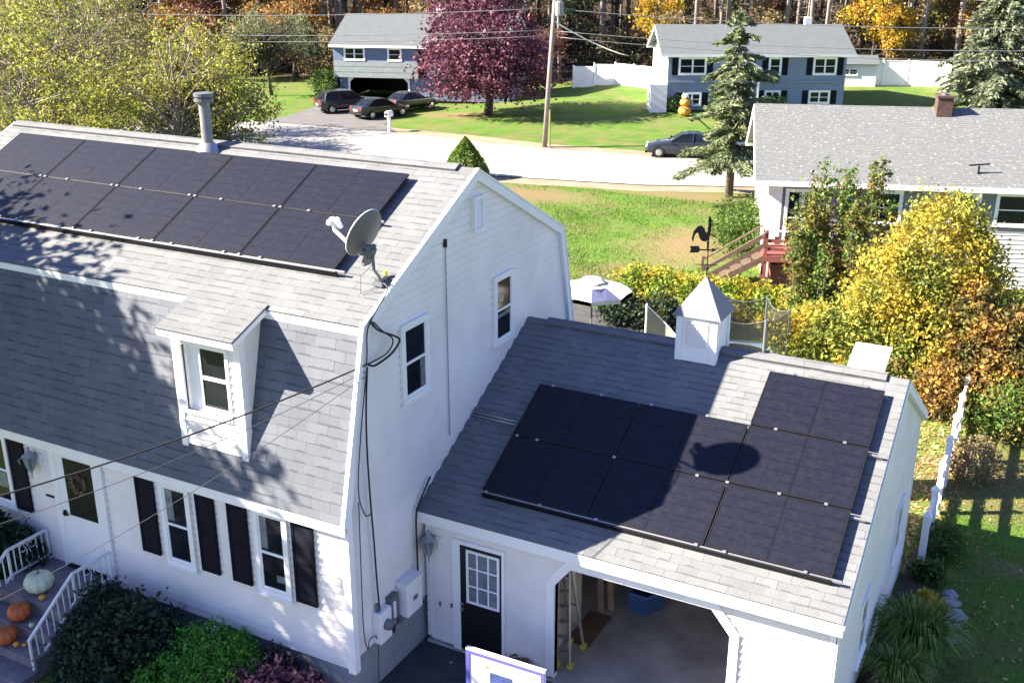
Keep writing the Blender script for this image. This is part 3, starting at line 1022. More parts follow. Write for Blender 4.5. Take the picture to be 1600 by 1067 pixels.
inn = offset_poly(gprof, 0.14)
tr.prism([(GX - 0.075, *p) for p in gprof] + [(GX - 0.075, *p) for p in inn[::-1]], (0.095, 0, 0))
build_split(tr, 'roof_trim', M['white'], garage, fix=True)
tm = MB()
tm.boxT(Tq, OX0 - 0.13, OX0, -0.05, OZS, 0.0, 0.045)
tm.boxT(Tq, OX1, OX1 + 0.13, -0.05, OZS, 0.0, 0.045)
dz, dx = OZ - OZS, OC0 - OX0
tm.prism([Tq(OX0 - 0.13, OZS, 0.0), Tq(OX0, OZS, 0.0), Tq(OC0, OZ, 0.0), Tq(OC0, OZ + 0.13, 0.0), Tq(OC0 - 0.06, OZ + 0.13, 0.0), Tq(OX0 - 0.13, OZS + 0.06, 0.0)], (0, -0.045, 0))
tm.prism([Tq(OX1 + 0.13, OZS, 0.0), Tq(OX1 + 0.13, OZS + 0.06, 0.0), Tq(OC1 + 0.06, OZ + 0.13, 0.0), Tq(OC1, OZ + 0.13, 0.0), Tq(OC1, OZ, 0.0), Tq(OX1, OZS, 0.0)], (0, -0.045, 0))
tm.boxT(Tq, OC0, OC1, OZ, OZ + 0.13, 0.0, 0.045)
tm.boxT(Tq, OX0 - 0.02, OX0, -0.1, OZS, -0.104, -0.005)
tm.boxT(Tq, OX1, OX1 + 0.02, -0.1, OZS, -0.104, -0.005)
tm.boxT(Tq, 0.02, 0.09, -0.02, 2.12, 0.0, 0.03)
tm.boxT(Tq, 6.22, 6.315, -0.05, 2.12, 0.0, 0.03)
tm.boxT(Tr, 2.02, 2.12, -0.6, 2.1, 0.003, 0.03)
tm.boxT(Tr, GB - 0.1, GB + 0.01, -1.4, 2.1, 0.003, 0.03)
tm.boxT(Tq, 0.09, 0.50, -0.055, -0.02, 0.0, 0.03)
build_split(tm, 'door_trim', M['white'], garage, fix=True)
fo = MB(); fo.box(0.02, 6.27, 2.07, GB - 0.02, -1.6, -0.46); fo.box(0.02, 0.50, 2.06, 2.2, -0.3, -0.06); fo.box(1.43, 2.12, 2.06, 2.2, -0.3, -0.06); fo.build('foundation', M['found'], garage)
ed = MB()
ed.boxT(Tq, 0.50, 0.64, -0.12, 1.83, 0.0, 0.05)
ed.boxT(Tq, 1.37, 1.42, -0.12, 1.83, 0.0, 0.05)
ed.boxT(Tq, 0.50, 1.42, 1.83, 1.90, 0.0, 0.052)
ed.build('door_casing', M['white'], garage)
Tq0 = Tq
Tq = lambda a, z, o: (a, 2.05 - o - 0.024, z)
ed = MB(); ed.boxT(Tq, 0.64, 1.37, -0.06, 1.83, 0.004, 0.02)
edoor = ed.build('side_door', M['lilac_wood'], garage)
ed = MB()
L0, L1, L2, L3 = 0.755, 1.335, 0.83, 1.77
ed.boxT(Tq, L0, L1, L2, L2 + 0.04, 0.02, 0.036); ed.boxT(Tq, L0, L1, L3 - 0.04, L3, 0.02, 0.036)
ed.boxT(Tq, L0, L0 + 0.04, L2 + 0.04, L3 - 0.04, 0.02, 0.036); ed.boxT(Tq, L1 - 0.04, L1, L2 + 0.04, L3 - 0.04, 0.02, 0.036)
for k in (1, 2):
    x = L0 + (L1 - L0) * k / 3; z = L2 + (L3 - L2) * k / 3
    ed.boxT(Tq, x - 0.012, x + 0.012, L2 + 0.04, L3 - 0.04, 0.02, 0.034)
for k in (1, 2):
    z = L2 + (L3 - L2) * k / 3
    xs_ = [L0 + 0.04, L0 + (L1 - L0) / 3, L0 + 2 * (L1 - L0) / 3, L1 - 0.04]
    for a, b in zip(xs_, xs_[1:]):
        ed.boxT(Tq, a + (0.012 if a > L0 + 0.05 else 0), b - (0.012 if b < L1 - 0.05 else 0), z - 0.012, z + 0.012, 0.02, 0.033)
ed.build('lite_frame', M['white'], edoor)
ed = MB(); ed.boxT(Tq, L0 + 0.03, L1 - 0.03, L2 + 0.03, L3 - 0.03, 0.018, 0.024); ed.build('pane', M['curtain'], edoor)
ed = MB()
for z in (0.80, 0.70): ed.lathe([(0.012, 0), (0.012, 0.03), (0.03, 0.035), (0.03, 0.06), (0.0, 0.065)], Tq(0.69, z, 0.02), 10, frame=(Vector((1, 0, 0)), Vector((0, 0, 1)), Vector((0, -1, 0))))
ed.build('knob', M['chrome'], edoor)
Tq = Tq0
for (a, z) in ((0.25, 0.63), (0.46, 0.66)):
    b_ = MB(); b_.boxT(Tq, a - 0.015, a + 0.015, z - 0.035, z + 0.035, 0.014, 0.04); b_.build('door_bell', M['greymetal'], garage)
for (a0_, a1_) in ((3.95, 4.65), (7.2, 7.9)):
    window(garage, Tr, a0_, a1_, 0.25, 1.35, casing=0.07)
# cupola on the garage ridge
M['cupola_metal'] = plain('pale_grey_metal_roof', (0.17, 0.168, 0.185), 0.5, var=0.06)
cu = MB()
CX0, CX1, CY0, CY1 = 2.815, 3.475, 5.335, 6.01
cu.box(CX0, CX1, CY0, CY1, 4.05, 4.92)
for k in range(3):
    z = 4.14 + k * 0.085
    cu.hexa([(CX0 + 0.09, CY0 - 0.012, z), (CX1 - 0.09, CY0 - 0.012, z), (CX1 - 0.09, CY0, z), (CX0 + 0.09, CY0, z), (CX0 + 0.09, CY0 - 0.002, z + 0.085), (CX1 - 0.09, CY0 - 0.002, z + 0.085), (CX1 - 0.09, CY0, z + 0.085), (CX0 + 0.09, CY0, z + 0.085)])
cup = cu.build('cupola', M['white'], garage)
cu = MB()
for xa in (CX0 - 0.01, CX1 - 0.09):
    cu.box(xa, xa + 0.10, CY0 - 0.02, CY0 - 0.0005, 4.06, 4.915)
    cu.box(xa, xa + 0.10, CY1 + 0.0005, CY1 + 0.02, 4.06, 4.915)
for ya in (CY0, CY1 - 0.09):
    cu.box(CX1 + 0.0005, CX1 + 0.02, ya, ya + 0.09, 4.06, 4.915)
    cu.box(CX0 - 0.02, CX0 - 0.0005, ya, ya + 0.09, 4.06, 4.915)
cu.box(CX0 + 0.09, CX1 - 0.09, CY0 - 0.018, CY0 - 0.0005, 4.84, 4.915)
build_split(cu, 'cupola_trim', M['white'], cup)
cu = MB()
cu.box(CX0 + 0.15, CX1 - 0.15, CY0 - 0.03, CY0 - 0.001, 4.40, 4.425); cu.box(CX0 + 0.15, CX1 - 0.15, CY0 - 0.03, CY0 - 0.001, 4.78, 4.805)
cu.box(CX0 + 0.15, CX0 + 0.175, CY0 - 0.029, CY0 - 0.001, 4.425, 4.78); cu.box(CX1 - 0.175, CX1 - 0.15, CY0 - 0.029, CY0 - 0.001, 4.425, 4.78)
for k in range(8):
    z = 4.428 + k * 0.044
    cu.hexa([(CX0 + 0.175, CY0 - 0.026, z), (CX1 - 0.175, CY0 - 0.026, z), (CX1 - 0.175, CY0 - 0.001, z), (CX0 + 0.175, CY0 - 0.001, z), (CX0 + 0.175, CY0 - 0.005, z + 0.036), (CX1 - 0.175, CY0 - 0.005, z + 0.036), (CX1 - 0.175, CY0 - 0.001, z + 0.036), (CX0 + 0.175, CY0 - 0.001, z + 0.036)])
cu.build('louver', M['siding'], cup)
cu = MB()
e = 0.075
c0, c1, c2, c3 = (CX0 - e, CY0 - e, 4.90), (CX1 + e, CY0 - e, 4.90), (CX1 + e, CY1 + e, 4.90), (CX0 - e, CY1 + e, 4.90)
ap = ((CX0 + CX1) / 2, (CY0 + CY1) / 2, 5.50)
cu.add([c0, c1, c2, c3, ap], [(0, 1, 4), (1, 2, 4), (2, 3, 4), (3, 0, 4), (3, 2, 1, 0)], [[(0, 0), (0.8, 0), (0.4, 0.8)]] * 4 + [[(0, 0)] * 4])
cu.build('cupola_roof', M['cupola_metal'], cup)

# ------------------------------------------------------------------ solar panels
PW, PH = 1.75, 1.1197


def solar_proto():
    r = thing('solar_panel', 'x', 'solar panel', local=True, group='black solar panels on the roofs')
    f = MB()
    w, h = PW - 0.022, PH - 0.022
    b = 0.014
    f.box(0, w, 0, b, -0.036, 0); f.box(0, w, h - b, h, -0.036, 0)
    f.box(0, b, b, h - b, -0.036, 0); f.box(w - b, w, b, h - b, -0.036, 0)
    f.build('frame', M['pvframe'], r)
    c = MB()
    c.add([(b, b, -0.004), (w - b, b, -0.004), (w - b, h - b, -0.004), (b, h - b, -0.004)], [(0, 1, 2, 3)], [[(0, 0), (1, 0), (1, 1), (0, 1)]])
    c.add([(b, b, -0.03), (w - b, b, -0.03), (w - b, h - b, -0.03), (b, h - b, -0.03)], [(3, 2, 1, 0)], [[(0, 0)] * 4])
    c.build('cells', M['pv'], r)
    return r


proto = solar_proto()
first_used = [False]


def place_panel(x, s, ridge, t, label):
    """x = left edge, s = distance of the module's lower edge down the slope from the ridge"""
    o = proto if not first_used[0] else copy_tree(proto)
    first_used[0] = True
    (ry, rz), (cy, sy) = ridge, t
    y = ry - cy * s - sy * 0.12; z = rz - sy * s + cy * 0.12
    o.location = (x, y, z)
    o.rotation_euler = (math.atan2(sy, cy), 0, 0)
    o['label'] = label


MX, MS, GXP, GS = -0.9468, 0.4331, 0.877, 0.4051
ords = ['first', 'second', 'third', 'fourth', 'fifth']
tmain, tgar = (ty, tz), (gy, gz)
for j, row in ((0, 'upper'), (1, 'lower')):
    for i in range(5):
        if i == 0: lab = 'black solar panel at the dish end of the %s row on the house roof' % row
        elif i == 4: lab = 'black solar panel at the far left end of the %s row on the house roof' % row
        else: lab = '%s solar panel from the dish end in the %s row on the house roof' % (ords[i], row)
        if j == 0 and i == 2: lab = 'solar panel below the flue, third from the dish end in the upper house row'
        place_panel(MX - (i + 1) * PW + 0.011, MS + (j + 1) * PH - 0.011, (RY, RZ), tmain, lab)
glabs = {(2, 0): 'lone solar panel of the top row beside the garage gable edge', (0, 1): 'shaded deep blue solar panel at the left of the garage middle row',
         (1, 1): 'solar panel half under the dish shadow in the middle of the garage middle row', (2, 1): 'sunlit solar panel at the gable end of the garage middle row',
         (0, 2): 'fully shaded solar panel at the left of the garage bottom row above the side door', (1, 2): 'half shaded solar panel in the middle of the garage bottom row',
         (2, 2): 'sunlit solar panel at the gable end of the garage bottom row'}
for (i, j), lab in glabs.items():
    place_panel(GXP + i * PW + 0.011, GS + (j + 1) * PH - 0.011, (GRY, GRZ), tgar, lab)


def slope_pt(x, s, o, ridge, t):
    return Vector((x, ridge[0] - t[0] * s - t[1] * o, ridge[1] - t[1] * s + t[0] * o))


def rail(x0, x1, s, ridge, t, label, skirt=False, clamps=(), under=0.0, cap='alu'):
    r = thing('mounting_rail', label, 'rail', tuple(slope_pt((x0 + x1) / 2, s, 0, ridge, t)), group='mounting rails of the solar panels')
    up = Vector((0, -t[1], t[0]))
    b = MB()
    lo_ = 0.05 if under else 0.082
    b.bar(slope_pt(x0, s + under, lo_, ridge, t), slope_pt(x1, s + under, lo_, ridge, t), 0.035, 0.036, up=up)
    b.build('rail_profile', M['alu'], r)
    for cx in clamps:
        c = MB(); c.bar(slope_pt(cx - 0.024, s, 0.112, ridge, t), slope_pt(cx + 0.024, s, 0.112, ridge, t), 0.042, 0.032, up=up)
        c.build('clamp', M['alu'], r)
    if skirt:
        k = MB()
        k.bar(slope_pt(x0 + 0.02, s + 0.026, 0.055, ridge, t), slope_pt(x1 - 0.13, s + 0.026, 0.055, ridge, t), 0.02, 0.10, up=up)
        k.build('skirt', M['black'], r)
        k = MB()
        k.bar(slope_pt(x0 + 0.02, s + 0.026, 0.1095, ridge, t), slope_pt(x1 - 0.13, s + 0.026, 0.1095, ridge, t), 0.024, 0.007, up=up)
        k.build('skirt_cap', M[cap], r)
    return r


xa = MX - 5 * PW
rail(xa, MX + 0.03, MS - 0.02, (RY, RZ), tmain, 'silver rail along the top edge of the house solar panels', under=0.1)
rail(xa, MX + 0.16, MS + PH, (RY, RZ), tmain, 'silver rail between the two solar rows on the house', clamps=[MX - k * PW + d_ for k in range(1, 5) for d_ in (-0.12, 0.0, 0.55)])
rail(xa, MX + 0.16, MS + 2 * PH + 0.014, (RY, RZ), tmain, 'silver rail with black skirt under the lower house solar row', skirt=True, clamps=[MX - k * PW + d_ for k in range(1, 5) for d_ in (-0.3, 0.0, 0.4)])
rail(GXP + 2 * PW, GXP + 3 * PW + 0.03, GS - 0.02, (GRY, GRZ), tgar, 'short silver rail at the top of the lone garage solar panel', under=0.1, clamps=[GXP + 2 * PW + 0.4, GXP + 3 * PW - 0.25])
rail(GXP, GXP + 3 * PW + 0.19, GS + PH, (GRY, GRZ), tgar, 'silver rail above the middle solar row on the garage', under=0.08, clamps=[GXP + 0.25, GXP + 1.1, GXP + PW + 0.2, GXP + PW + 1.1, GXP + 2 * PW, GXP + 2 * PW + 0.4, GXP + 3 * PW - 0.35])
rail(GXP, GXP + 3 * PW + 0.19, GS + 2 * PH, (GRY, GRZ), tgar, 'silver rail between the middle and bottom garage solar rows', under=0.08, clamps=[GXP + 0.1, GXP + 0.45, GXP + PW, GXP + PW + 1.3, GXP + 2 * PW, GXP + 2 * PW + 0.75, GXP + 3 * PW - 0.35])
rail(GXP, GXP + 3 * PW + 0.12, GS + 3 * PH + 0.014, (GRY, GRZ), tgar, 'silver rail with black skirt under the bottom garage solar row', skirt=True, cap='pvframe', clamps=[GXP + 0.1, GXP + 1.0, GXP + PW + 0.15, GXP + 2 * PW - 0.1, GXP + 2 * PW + 0.3, GXP + 3 * PW - 0.35])

# ------------------------------------------------------------------ satellite dish
dish = thing('satellite_dish', 'grey satellite dish with feed arm and bent mast on the house roof edge', 'dish', (-0.19, 1.40, 6.05))
A = Vector((-0.93, 0.07, 0.39)).normalized()
dc = Vector((-0.18, 1.08, 6.82))
U = (Vector((0, 0, 1)) - A * A.z).normalized()
S = A.cross(U)
prof_ = []
Rd, dep = 0.325, 0.06
for k in range(9):
    r = Rd * k / 8
    prof_.append((max(r, 0.001), dep * (r / Rd) ** 2))
prof2 = prof_ + [(Rd + 0.008, dep + 0.002), (Rd + 0.008, dep - 0.012)] + [(max(r, 0.001), z - 0.014) for r, z in prof_[::-1]]
b = MB(); b.lathe(prof2, dc - A * 0.03, 32, frame=(U * 1.06, S, A)); b.build('reflector', M['dishgrey'], dish, smooth=True)
b = MB()
ring = [dc - A * 0.03 + A * (dep + 0.004) + (U * 1.06 * math.cos(a) + S * math.sin(a)) * (Rd + 0.003) for a in np.linspace(0, 2 * math.pi, 41)]
b.tube(ring, 0.009, 6, caps=False); b.build('rim', M['white'], dish)
b = MB()
back = dc - A * 0.05 - U * 0.20
b.bar(back - A * 0.10 + U * 0.10, back - A * 0.10 - U * 0.20, 0.16, 0.05, up=A)
b.bar(back - A * 0.02, back - A * 0.16, 0.12, 0.14, up=U)
b.bar(back - A * 0.06 + S * 0.14, back - A * 0.06 - S * 0.14, 0.05, 0.07, up=U)
b.build('bracket', M['greymetal'], dish)
b = MB()
arm0 = dc - U * 0.32 - A * 0.02
arm1 = dc - U * 0.22 + A * 0.50
b.bar(arm0, arm1, 0.035, 0.04); b.build('feed_arm', M['white'], dish)
b = MB()
lp = arm1 + U * 0.10 + A * 0.05
b.bar(lp - A * 0.10, lp + A * 0.05, 0.085, 0.09, up=U)
b.bar(lp + S * 0.11, lp - S * 0.11, 0.06, 0.07, up=U)
b.bar(arm1 - U * 0.01, lp - U * 0.02, 0.03, 0.03, up=A)
b.lathe([(0.03, 0), (0.045, 0.03), (0.045, 0.05)], lp - A * 0.16, 12, frame=(S, U, A))
b.build('feed_head', M['white'], dish, bevel=0.008)
b = MB()
mb0 = back - A * 0.16 - U * 0.02
b.tube([mb0 + Vector((0, 0, 0.05)), mb0 + Vector((0.01, 0.0, -0.20)), Vector((-0.12, 1.26, 6.20)), Vector((-0.19, 1.40, 6.06))], 0.022, 8)
b.build('mast', M['greymetal'], dish)
b = MB(); b.box(-0.27, -0.11, 1.31, 1.49, 6.02, 6.075); b.bar((-0.19, 1.33, 6.1), (-0.19, 1.47, 6.13), 0.1, 0.05); b.build('foot', M['greymetal'], dish)
b = MB(); b.box(-0.20, -0.16, 1.47, 1.53, 6.07, 6.20); b.build('splice_cover', M['yellow'], dish)
b = MB(); b.tube([mb0 + Vector((0.02, -0.03, -0.1)), (-0.32, 1.12, 6.20), (-0.36, 1.15, 5.94), (-0.25, 1.27, 5.99), (-0.15, 1.36, 6.06)], 0.004, 5); b.build('coax', M['greycable'], dish)


# ------------------------------------------------------------------ cables on and to the house
def cable(name, label, pts, r, mat, cat='cable', group=None, sub=6):
    P = [Vector(p) for p in pts]
    out = []
    if len(P) > 2:
        for i in range(len(P) - 1):
            p0, p1, p2, p3 = P[max(i - 1, 0)], P[i], P[i + 1], P[min(i + 2, len(P) - 1)]
            for k in range(sub):
                t = k / sub
                out.append(0.5 * ((2 * p1) + (p2 - p0) * t + (2 * p0 - 5 * p1 + 4 * p2 - p3) * t * t + (3 * p1 - p0 - 3 * p2 + p3) * t ** 3))
        out.append(P[-1])
    else: out = P
    b = MB(); b.tube(out, r, 6)
    o = b.build(name, mat, at=tuple(P[0]), smooth=True)
    return tag(o, label, cat, group)


def sag(a, b, drop, n=16):
    a, b = Vector(a), Vector(b)
    return [a.lerp(b, i / n) - Vector((0, 0, drop * 4 * (i / n) * (1 - i / n))) for i in range(n + 1)]


mast = (0.06, 0.66, 5.14)
cable('service_cable', 'thick black service cable running from the house corner across the front', sag(mast, (-5.35, -7.5, 4.35), 0.42), 0.0115, M['cable'], sub=1)
cable('phone_cable', 'thin grey cable just below the thick service cable', sag((0.05, 0.62, 5.05), (-5.2, -7.2, 3.9), 0.5), 0.0045, M['greycable'], sub=1)
cable('phone_cable', 'lowest thin grey cable crossing in front of the door', sag((0.05, 0.60, 4.98), (-4.2, -6.2, 2.35), 0.35), 0.0045, M['greycable'], sub=1)
cable('drip_loop', 'loop of black cable at the house corner below the roof edge', [(0.05, 0.78, 5.72), (0.07, 0.92, 5.55), (0.10, 1.3, 5.34), (0.11, 1.36, 5.25), (0.10, 1.16, 5.13), (0.08, 0.8, 5.08), (0.06, 0.66, 5.14)], 0.016, M['cable'])
cable('drip_loop', 'smaller inner cable loop hanging at the house corner', [(0.05, 0.85, 5.68), (0.07, 1.0, 5.52), (0.10, 1.22, 5.32), (0.08, 1.08, 5.16), (0.06, 0.66, 5.14)], 0.011, M['cable'])
cable('roof_cable', 'grey cable following the gable trim from the dish to the corner', [(-0.1, 1.34, 6.08), (0.03, 1.24, 6.02), (0.045, 0.96, 5.84), (0.045, 0.72, 5.62), (0.05, 0.67, 5.3), (0.05, 0.64, 5.14)], 0.01, M['greycable'])
cable('meter_cable', 'black cable running down the house corner to the meter boxes', [(0.05, 0.66, 5.1), (0.045, 0.60, 4.6), (0.035, 0.58, 4.0), (0.03, 0.60, 3.2), (0.03, 0.64, 2.4), (0.03, 0.66, 1.8), (0.04, 0.68, 1.25)], 0.014, M['cable'])
cable('corner_cable', 'thin black cable bowing out beside the house corner', [(0.05, 0.64, 5.05), (0.06, 0.42, 4.2), (0.06, 0.30, 3.4), (0.05, 0.44, 2.95), (0.035, 0.62, 2.9)], 0.009, M['cable'])
cable('ground_cable', 'thin grey cable hanging down to the foundation at the corner', [(0.03, 0.33, 3.2), (0.03, 0.30, 2.2), (0.03, 0.28, 1.2), (0.04, 0.34, 0.78), (0.03, 0.42, 0.9), (0.02, 0.62, 0.75), (0.0, 0.62, -0.1)], 0.009, M['greycable'])
cable('tall_conduit', 'tall thin dark conduit on the gable wall beside the windows', [(-0.02, 2.86, 6.26), (-0.02, 2.865, 5.0), (-0.02, 2.87, 3.16)], 0.0095, M['lamp_metal'], 'conduit')
cb_ = MB(); cb_.tube([(-0.02, 2.86, 6.24), (-0.02, 2.86, 6.36)], 0.03, 8); tag(cb_.build('conduit_cap', M['cable'], at=(-0.02, 2.86, 6.24)), 'small black cap at the top of the tall gable conduit', 'cap')
cable('garage_conduit', 'black conduit from the garage eave down to the meter boxes', [(0.02, 2.2, 2.75), (0.02, 1.84, 2.42), (0.02, 1.76, 2.2), (0.02, 1.76, 1.5), (0.03, 1.74, 0.95), (0.04, 1.68, 0.84)], 0.017, M['cable'], 'conduit')
for k_, s_off in enumerate((0.0, 0.06)):
    P = [slope_pt(-0.02, 2.31 + s_off, 0.03, (GRY, GRZ), tgar), slope_pt(0.9, 2.33 + s_off, 0.04, (GRY, GRZ), tgar)]
    cable('roof_conduit', 'silver conduit from wall to garage solar panels, %s of the pair' % ('upper' if k_ == 0 else 'lower'), P, 0.014, M['alu'], 'conduit', group='silver roof conduits')

# boxes on the gable wall
mtr = thing('electric_meter', 'white electric meter box nearest the house corner', 'meter', (0.05, 0.74, 0.68))
b = MB(); b.boxT(Tg, 0.60, 0.90, 0.70, 1.22, 0.014, 0.16); b.build('case', M['white'], mtr, bevel=0.012)
b = MB(); b.lathe([(0.085, 0), (0.085, 0.05), (0.07, 0.09), (0.02, 0.10)], Tg(0.76, 0.98, 0.16), 16, frame=(Vector((0, 1, 0)), Vector((0, 0, 1)), Vector((1, 0, 0)))); b.build('dial', M['greymetal'], mtr, smooth=True)
b = MB(); b.tube([Tg(0.68, 1.22, 0.07), Tg(0.68, 1.34, 0.07)], 0.035, 8); b.build('hub', M['greymetal'], mtr)
b2 = thing('junction_box', 'mid grey box between the two white meter boxes', 'box', (0.05, 1.0, 0.8))
b = MB(); b.boxT(Tg, 0.95, 1.17, 0.86, 1.28, 0.014, 0.12); b.build('case', M['greymetal'], b2, bevel=0.01)
b = MB(); b.boxT(Tg, 1.0, 1.06, 0.92, 1.2, 0.12, 0.135); b.build('label_plate', M['white'], b2)
inv = thing('inverter_box', 'large white cabinet on the gable wall next to the garage', 'cabinet', (0.05, 1.4, 0.8))
b = MB(); b.boxT(Tg, 1.24, 1.66, 0.80, 1.36, 0.014, 0.22); b.build('case', M['white'], inv, bevel=0.012)
b = MB(); b.boxT(Tg, 1.23, 1.67, 1.36, 1.385, 0.02, 0.235); b.build('lid', M['white'], inv)
b = MB(); b.boxT(Tg, 1.40, 1.52, 1.02, 1.10, 0.22, 0.224); b.build('display', M['greymetal'], inv)
b = thing('disconnect_switch', 'small grey switch box under the white cabinet', 'switch', (0.05, 1.05, 0.7))
q = MB(); q.boxT(Tg, 1.2, 1.32, 0.70, 0.82, 0.03, 0.12); q.build('case', M['greymetal'], b, bevel=0.01)
q = MB(); q.tube([Tg(1.26, 0.72, 0.08), Tg(1.1, 0.74, 0.09), Tg(0.95, 0.72, 0.08), Tg(0.9, 0.8, 0.06)], 0.016, 8); q.build('conduit', M['greymetal'], b)
q = MB(); q.boxT(Tg, 0.92, 1.02, 0.68, 0.80, 0.03, 0.13); q.build('lower_case', M['black'], b)
q = thing('hose_bib', 'dark tap and pipe stub beside the garage corner', 'tap', (0.05, 1.82, 0.84))
w_ = MB(); w_.tube([Tg(1.70, 0.86, 0.02), Tg(1.70, 0.86, 0.16), Tg(1.70, 0.80, 0.2)], 0.022, 8); w_.build('pipe', M['black'], q)
w_ = MB(); w_.lathe([(0.045, 0), (0.045, 0.015)], Tg(1.70, 0.89, 0.12), 10); w_.build('valve_wheel', M['black'], q)


# ------------------------------------------------------------------ lanterns, wreath


def lantern(loc, label, T, a, z):
    r = thing('wall_lantern', label, 'lantern', loc, group='grey wall lanterns')
    F = (Vector((1, 0, 0)), Vector((0, 1, 0)), Vector((0, 0, 1)))
    b = MB(); b.boxT(T, a + 0.04, a + 0.16, z - 0.1, z + 0.12, 0.014, 0.03); b.build('wall_plate', M['white'], r)
    c = Vector(T(a, z, 0.13))
    b = MB()
    b.lathe([(0.02, -0.20), (0.05, -0.16), (0.055, -0.14)], c, 8); b.lathe([(0.12, 0.10), (0.05, 0.16), (0.015, 0.21), (0.02, 0.25)], c, 8)
    for k in range(6):
        an = k * math.pi / 3
        d_ = Vector((math.cos(an), math.sin(an), 0))
        b.bar(c + d_ * 0.055 + Vector((0, 0, -0.14)), c + d_ * 0.105 + Vector((0, 0, 0.10)), 0.014)
        b.tube([c + d_ * 0.1 + Vector((0, 0, 0.1)), c + d_ * 0.17 + Vector((0, 0, 0.06)), c + d_ * 0.15 + Vector((0, 0, -0.02))], 0.008, 5)
    b.tube([c + Vector((0, 0, -0.2)), c + Vector((0, 0.0, -0.32))], [0.02, 0.005], 6)
    b.bar(c + Vector((0, 0, 0.13)), Vector(T(a + 0.06, z + 0.06, 0.03)), 0.025)
    b.build('cage', M['lamp_metal'], r)
    b = MB(); b.lathe([(0.05, -0.14), (0.098, 0.098)], c, 6); b.build('lamp_glass', M['curtain'], r)
    return r


lantern((0.13, 1.95, 1.6), 'grey lantern on the garage wall near the inside corner', Tq, 0.13, 1.72)
lantern((-6.3, 0.1, 2.4), 'grey lantern beside the front door above the porch', Tf, -6.37, 2.50)


# ------------------------------------------------------------------ vegetation helpers
def leaves_obj(name, C, size, mat, rng, parent=None, at=None, aspect=0.62, up_bias=0.3, dirs=None, jitter=0.35):
    """one small diamond face per leaf, centred on C (n x 3, world or local)"""
    C = np.asarray(C, float)
    n = len(C)
    off = np.array(WORLD_AT[parent.name]) if parent is not None else np.array(at if at is not None else (0, 0, 0))
    C = C - off
    d = rng.normal(size=(n, 3)) if dirs is None else np.asarray(dirs, float) + rng.normal(size=(n, 3)) * jitter
    d /= np.linalg.norm(d, axis=1)[:, None] + 1e-9
    nn = rng.normal(size=(n, 3)); nn[:, 2] += up_bias * 3
    s = np.cross(d, nn); s /= np.linalg.norm(s, axis=1)[:, None] + 1e-9
    L = size * rng.uniform(0.45, 1.45, size=(n, 1))
    V = np.empty((n, 4, 3))
    V[:, 0] = C - d * L * 0.5; V[:, 2] = C + d * L * 0.5
    V[:, 1] = C + s * L * aspect * 0.5; V[:, 3] = C - s * L * aspect * 0.5
    me = bpy.data.meshes.new(name)
    me.vertices.add(4 * n); me.vertices.foreach_set('co', V.reshape(-1).astype(np.float32))
    me.loops.add(4 * n); me.loops.foreach_set('vertex_index', np.arange(4 * n, dtype=np.int32))
    me.polygons.add(n); me.polygons.foreach_set('loop_start', np.arange(0, 4 * n, 4, dtype=np.int32))
    me.polygons.foreach_set('loop_total', np.full(n, 4, dtype=np.int32))
    me.update(calc_edges=True)
    me.materials.append(mat)
    o = bpy.data.objects.new(name, me)
    COL.objects.link(o)
    if parent is not None:
        o.parent = parent
    elif at is not None: o.location = at
    WORLD_AT[o.name] = Vector(off)
    return o


def clump_points(rng, ells, nclump, per, sig, shell=0.55, flat=0.8):
    """leaf centres in clumps spread through ellipsoids [(cx,cy,cz,rx,ry,rz)]; also returns the clump centres"""
    vol = np.array([e[3] * e[4] * e[5] for e in ells]) ** (2 / 3); vol = vol / vol.sum()
    pts, cen = [], []
    for e, f in zip(ells, vol):
        k = max(3, int(nclump * f))
        d = rng.normal(size=(k, 3)); d /= np.linalg.norm(d, axis=1)[:, None]
        r = shell + (1 - shell) * rng.uniform(0, 1, size=(k, 1)) ** 0.7
        r *= rng.uniform(0.82, 1.12, size=(k, 1))
        c = np.array(e[:3]) + d * r * np.array(e[3:])
        cen.append(c)
        for p in c:
            m = max(3, int(per * rng.uniform(0.4, 1.5)))
            pts.append(p + rng.normal(size=(m, 3)) * sig * rng.uniform(0.7, 1.3) * np.array([1, 1, flat]))
    return np.concatenate(pts), np.concatenate(cen)


def limbs(mb, rng, base, top, r0, cens, n, r1=0.03):
    base, top = np.array(base, float), np.array(top, float)
    bend = rng.normal(size=3) * 0.04 * np.linalg.norm(top - base); bend[2] = 0
    P = [base + (top - base) * t + bend * math.sin(t * math.pi) for t in np.linspace(0, 1, 7)]
    rad = [r0 * 1.25] + [r0 * (1 - 0.82 * t) for t in np.linspace(0, 1, 7)[1:]]
    mb.tube([Vector(p) for p in P], rad, 8)
    if len(cens) == 0: return
    idx = rng.choice(len(cens), size=min(n, len(cens)), replace=False)
    for i in idx:
        c = cens[i]
        h = (c[2] - base[2]) / max(1e-3, top[2] - base[2])
        t = min(0.97, max(0.25, h * rng.uniform(0.45, 0.8)))
        k = t * 6; k0 = min(5, int(k)); p = P[k0] + (P[k0 + 1] - P[k0]) * (k - k0)
        midp = p + (c - p) * 0.5 + rng.normal(size=3) * 0.12 * np.linalg.norm(c - p) + np.array([0, 0, 0.08 * np.linalg.norm(c - p)])
        rr = max(r1, r0 * (1 - 0.8 * t) * 0.5)
        mb.tube([Vector(p), Vector(midp), Vector(c)], [rr, rr * 0.65, r1 * 0.5], 5, caps=False)


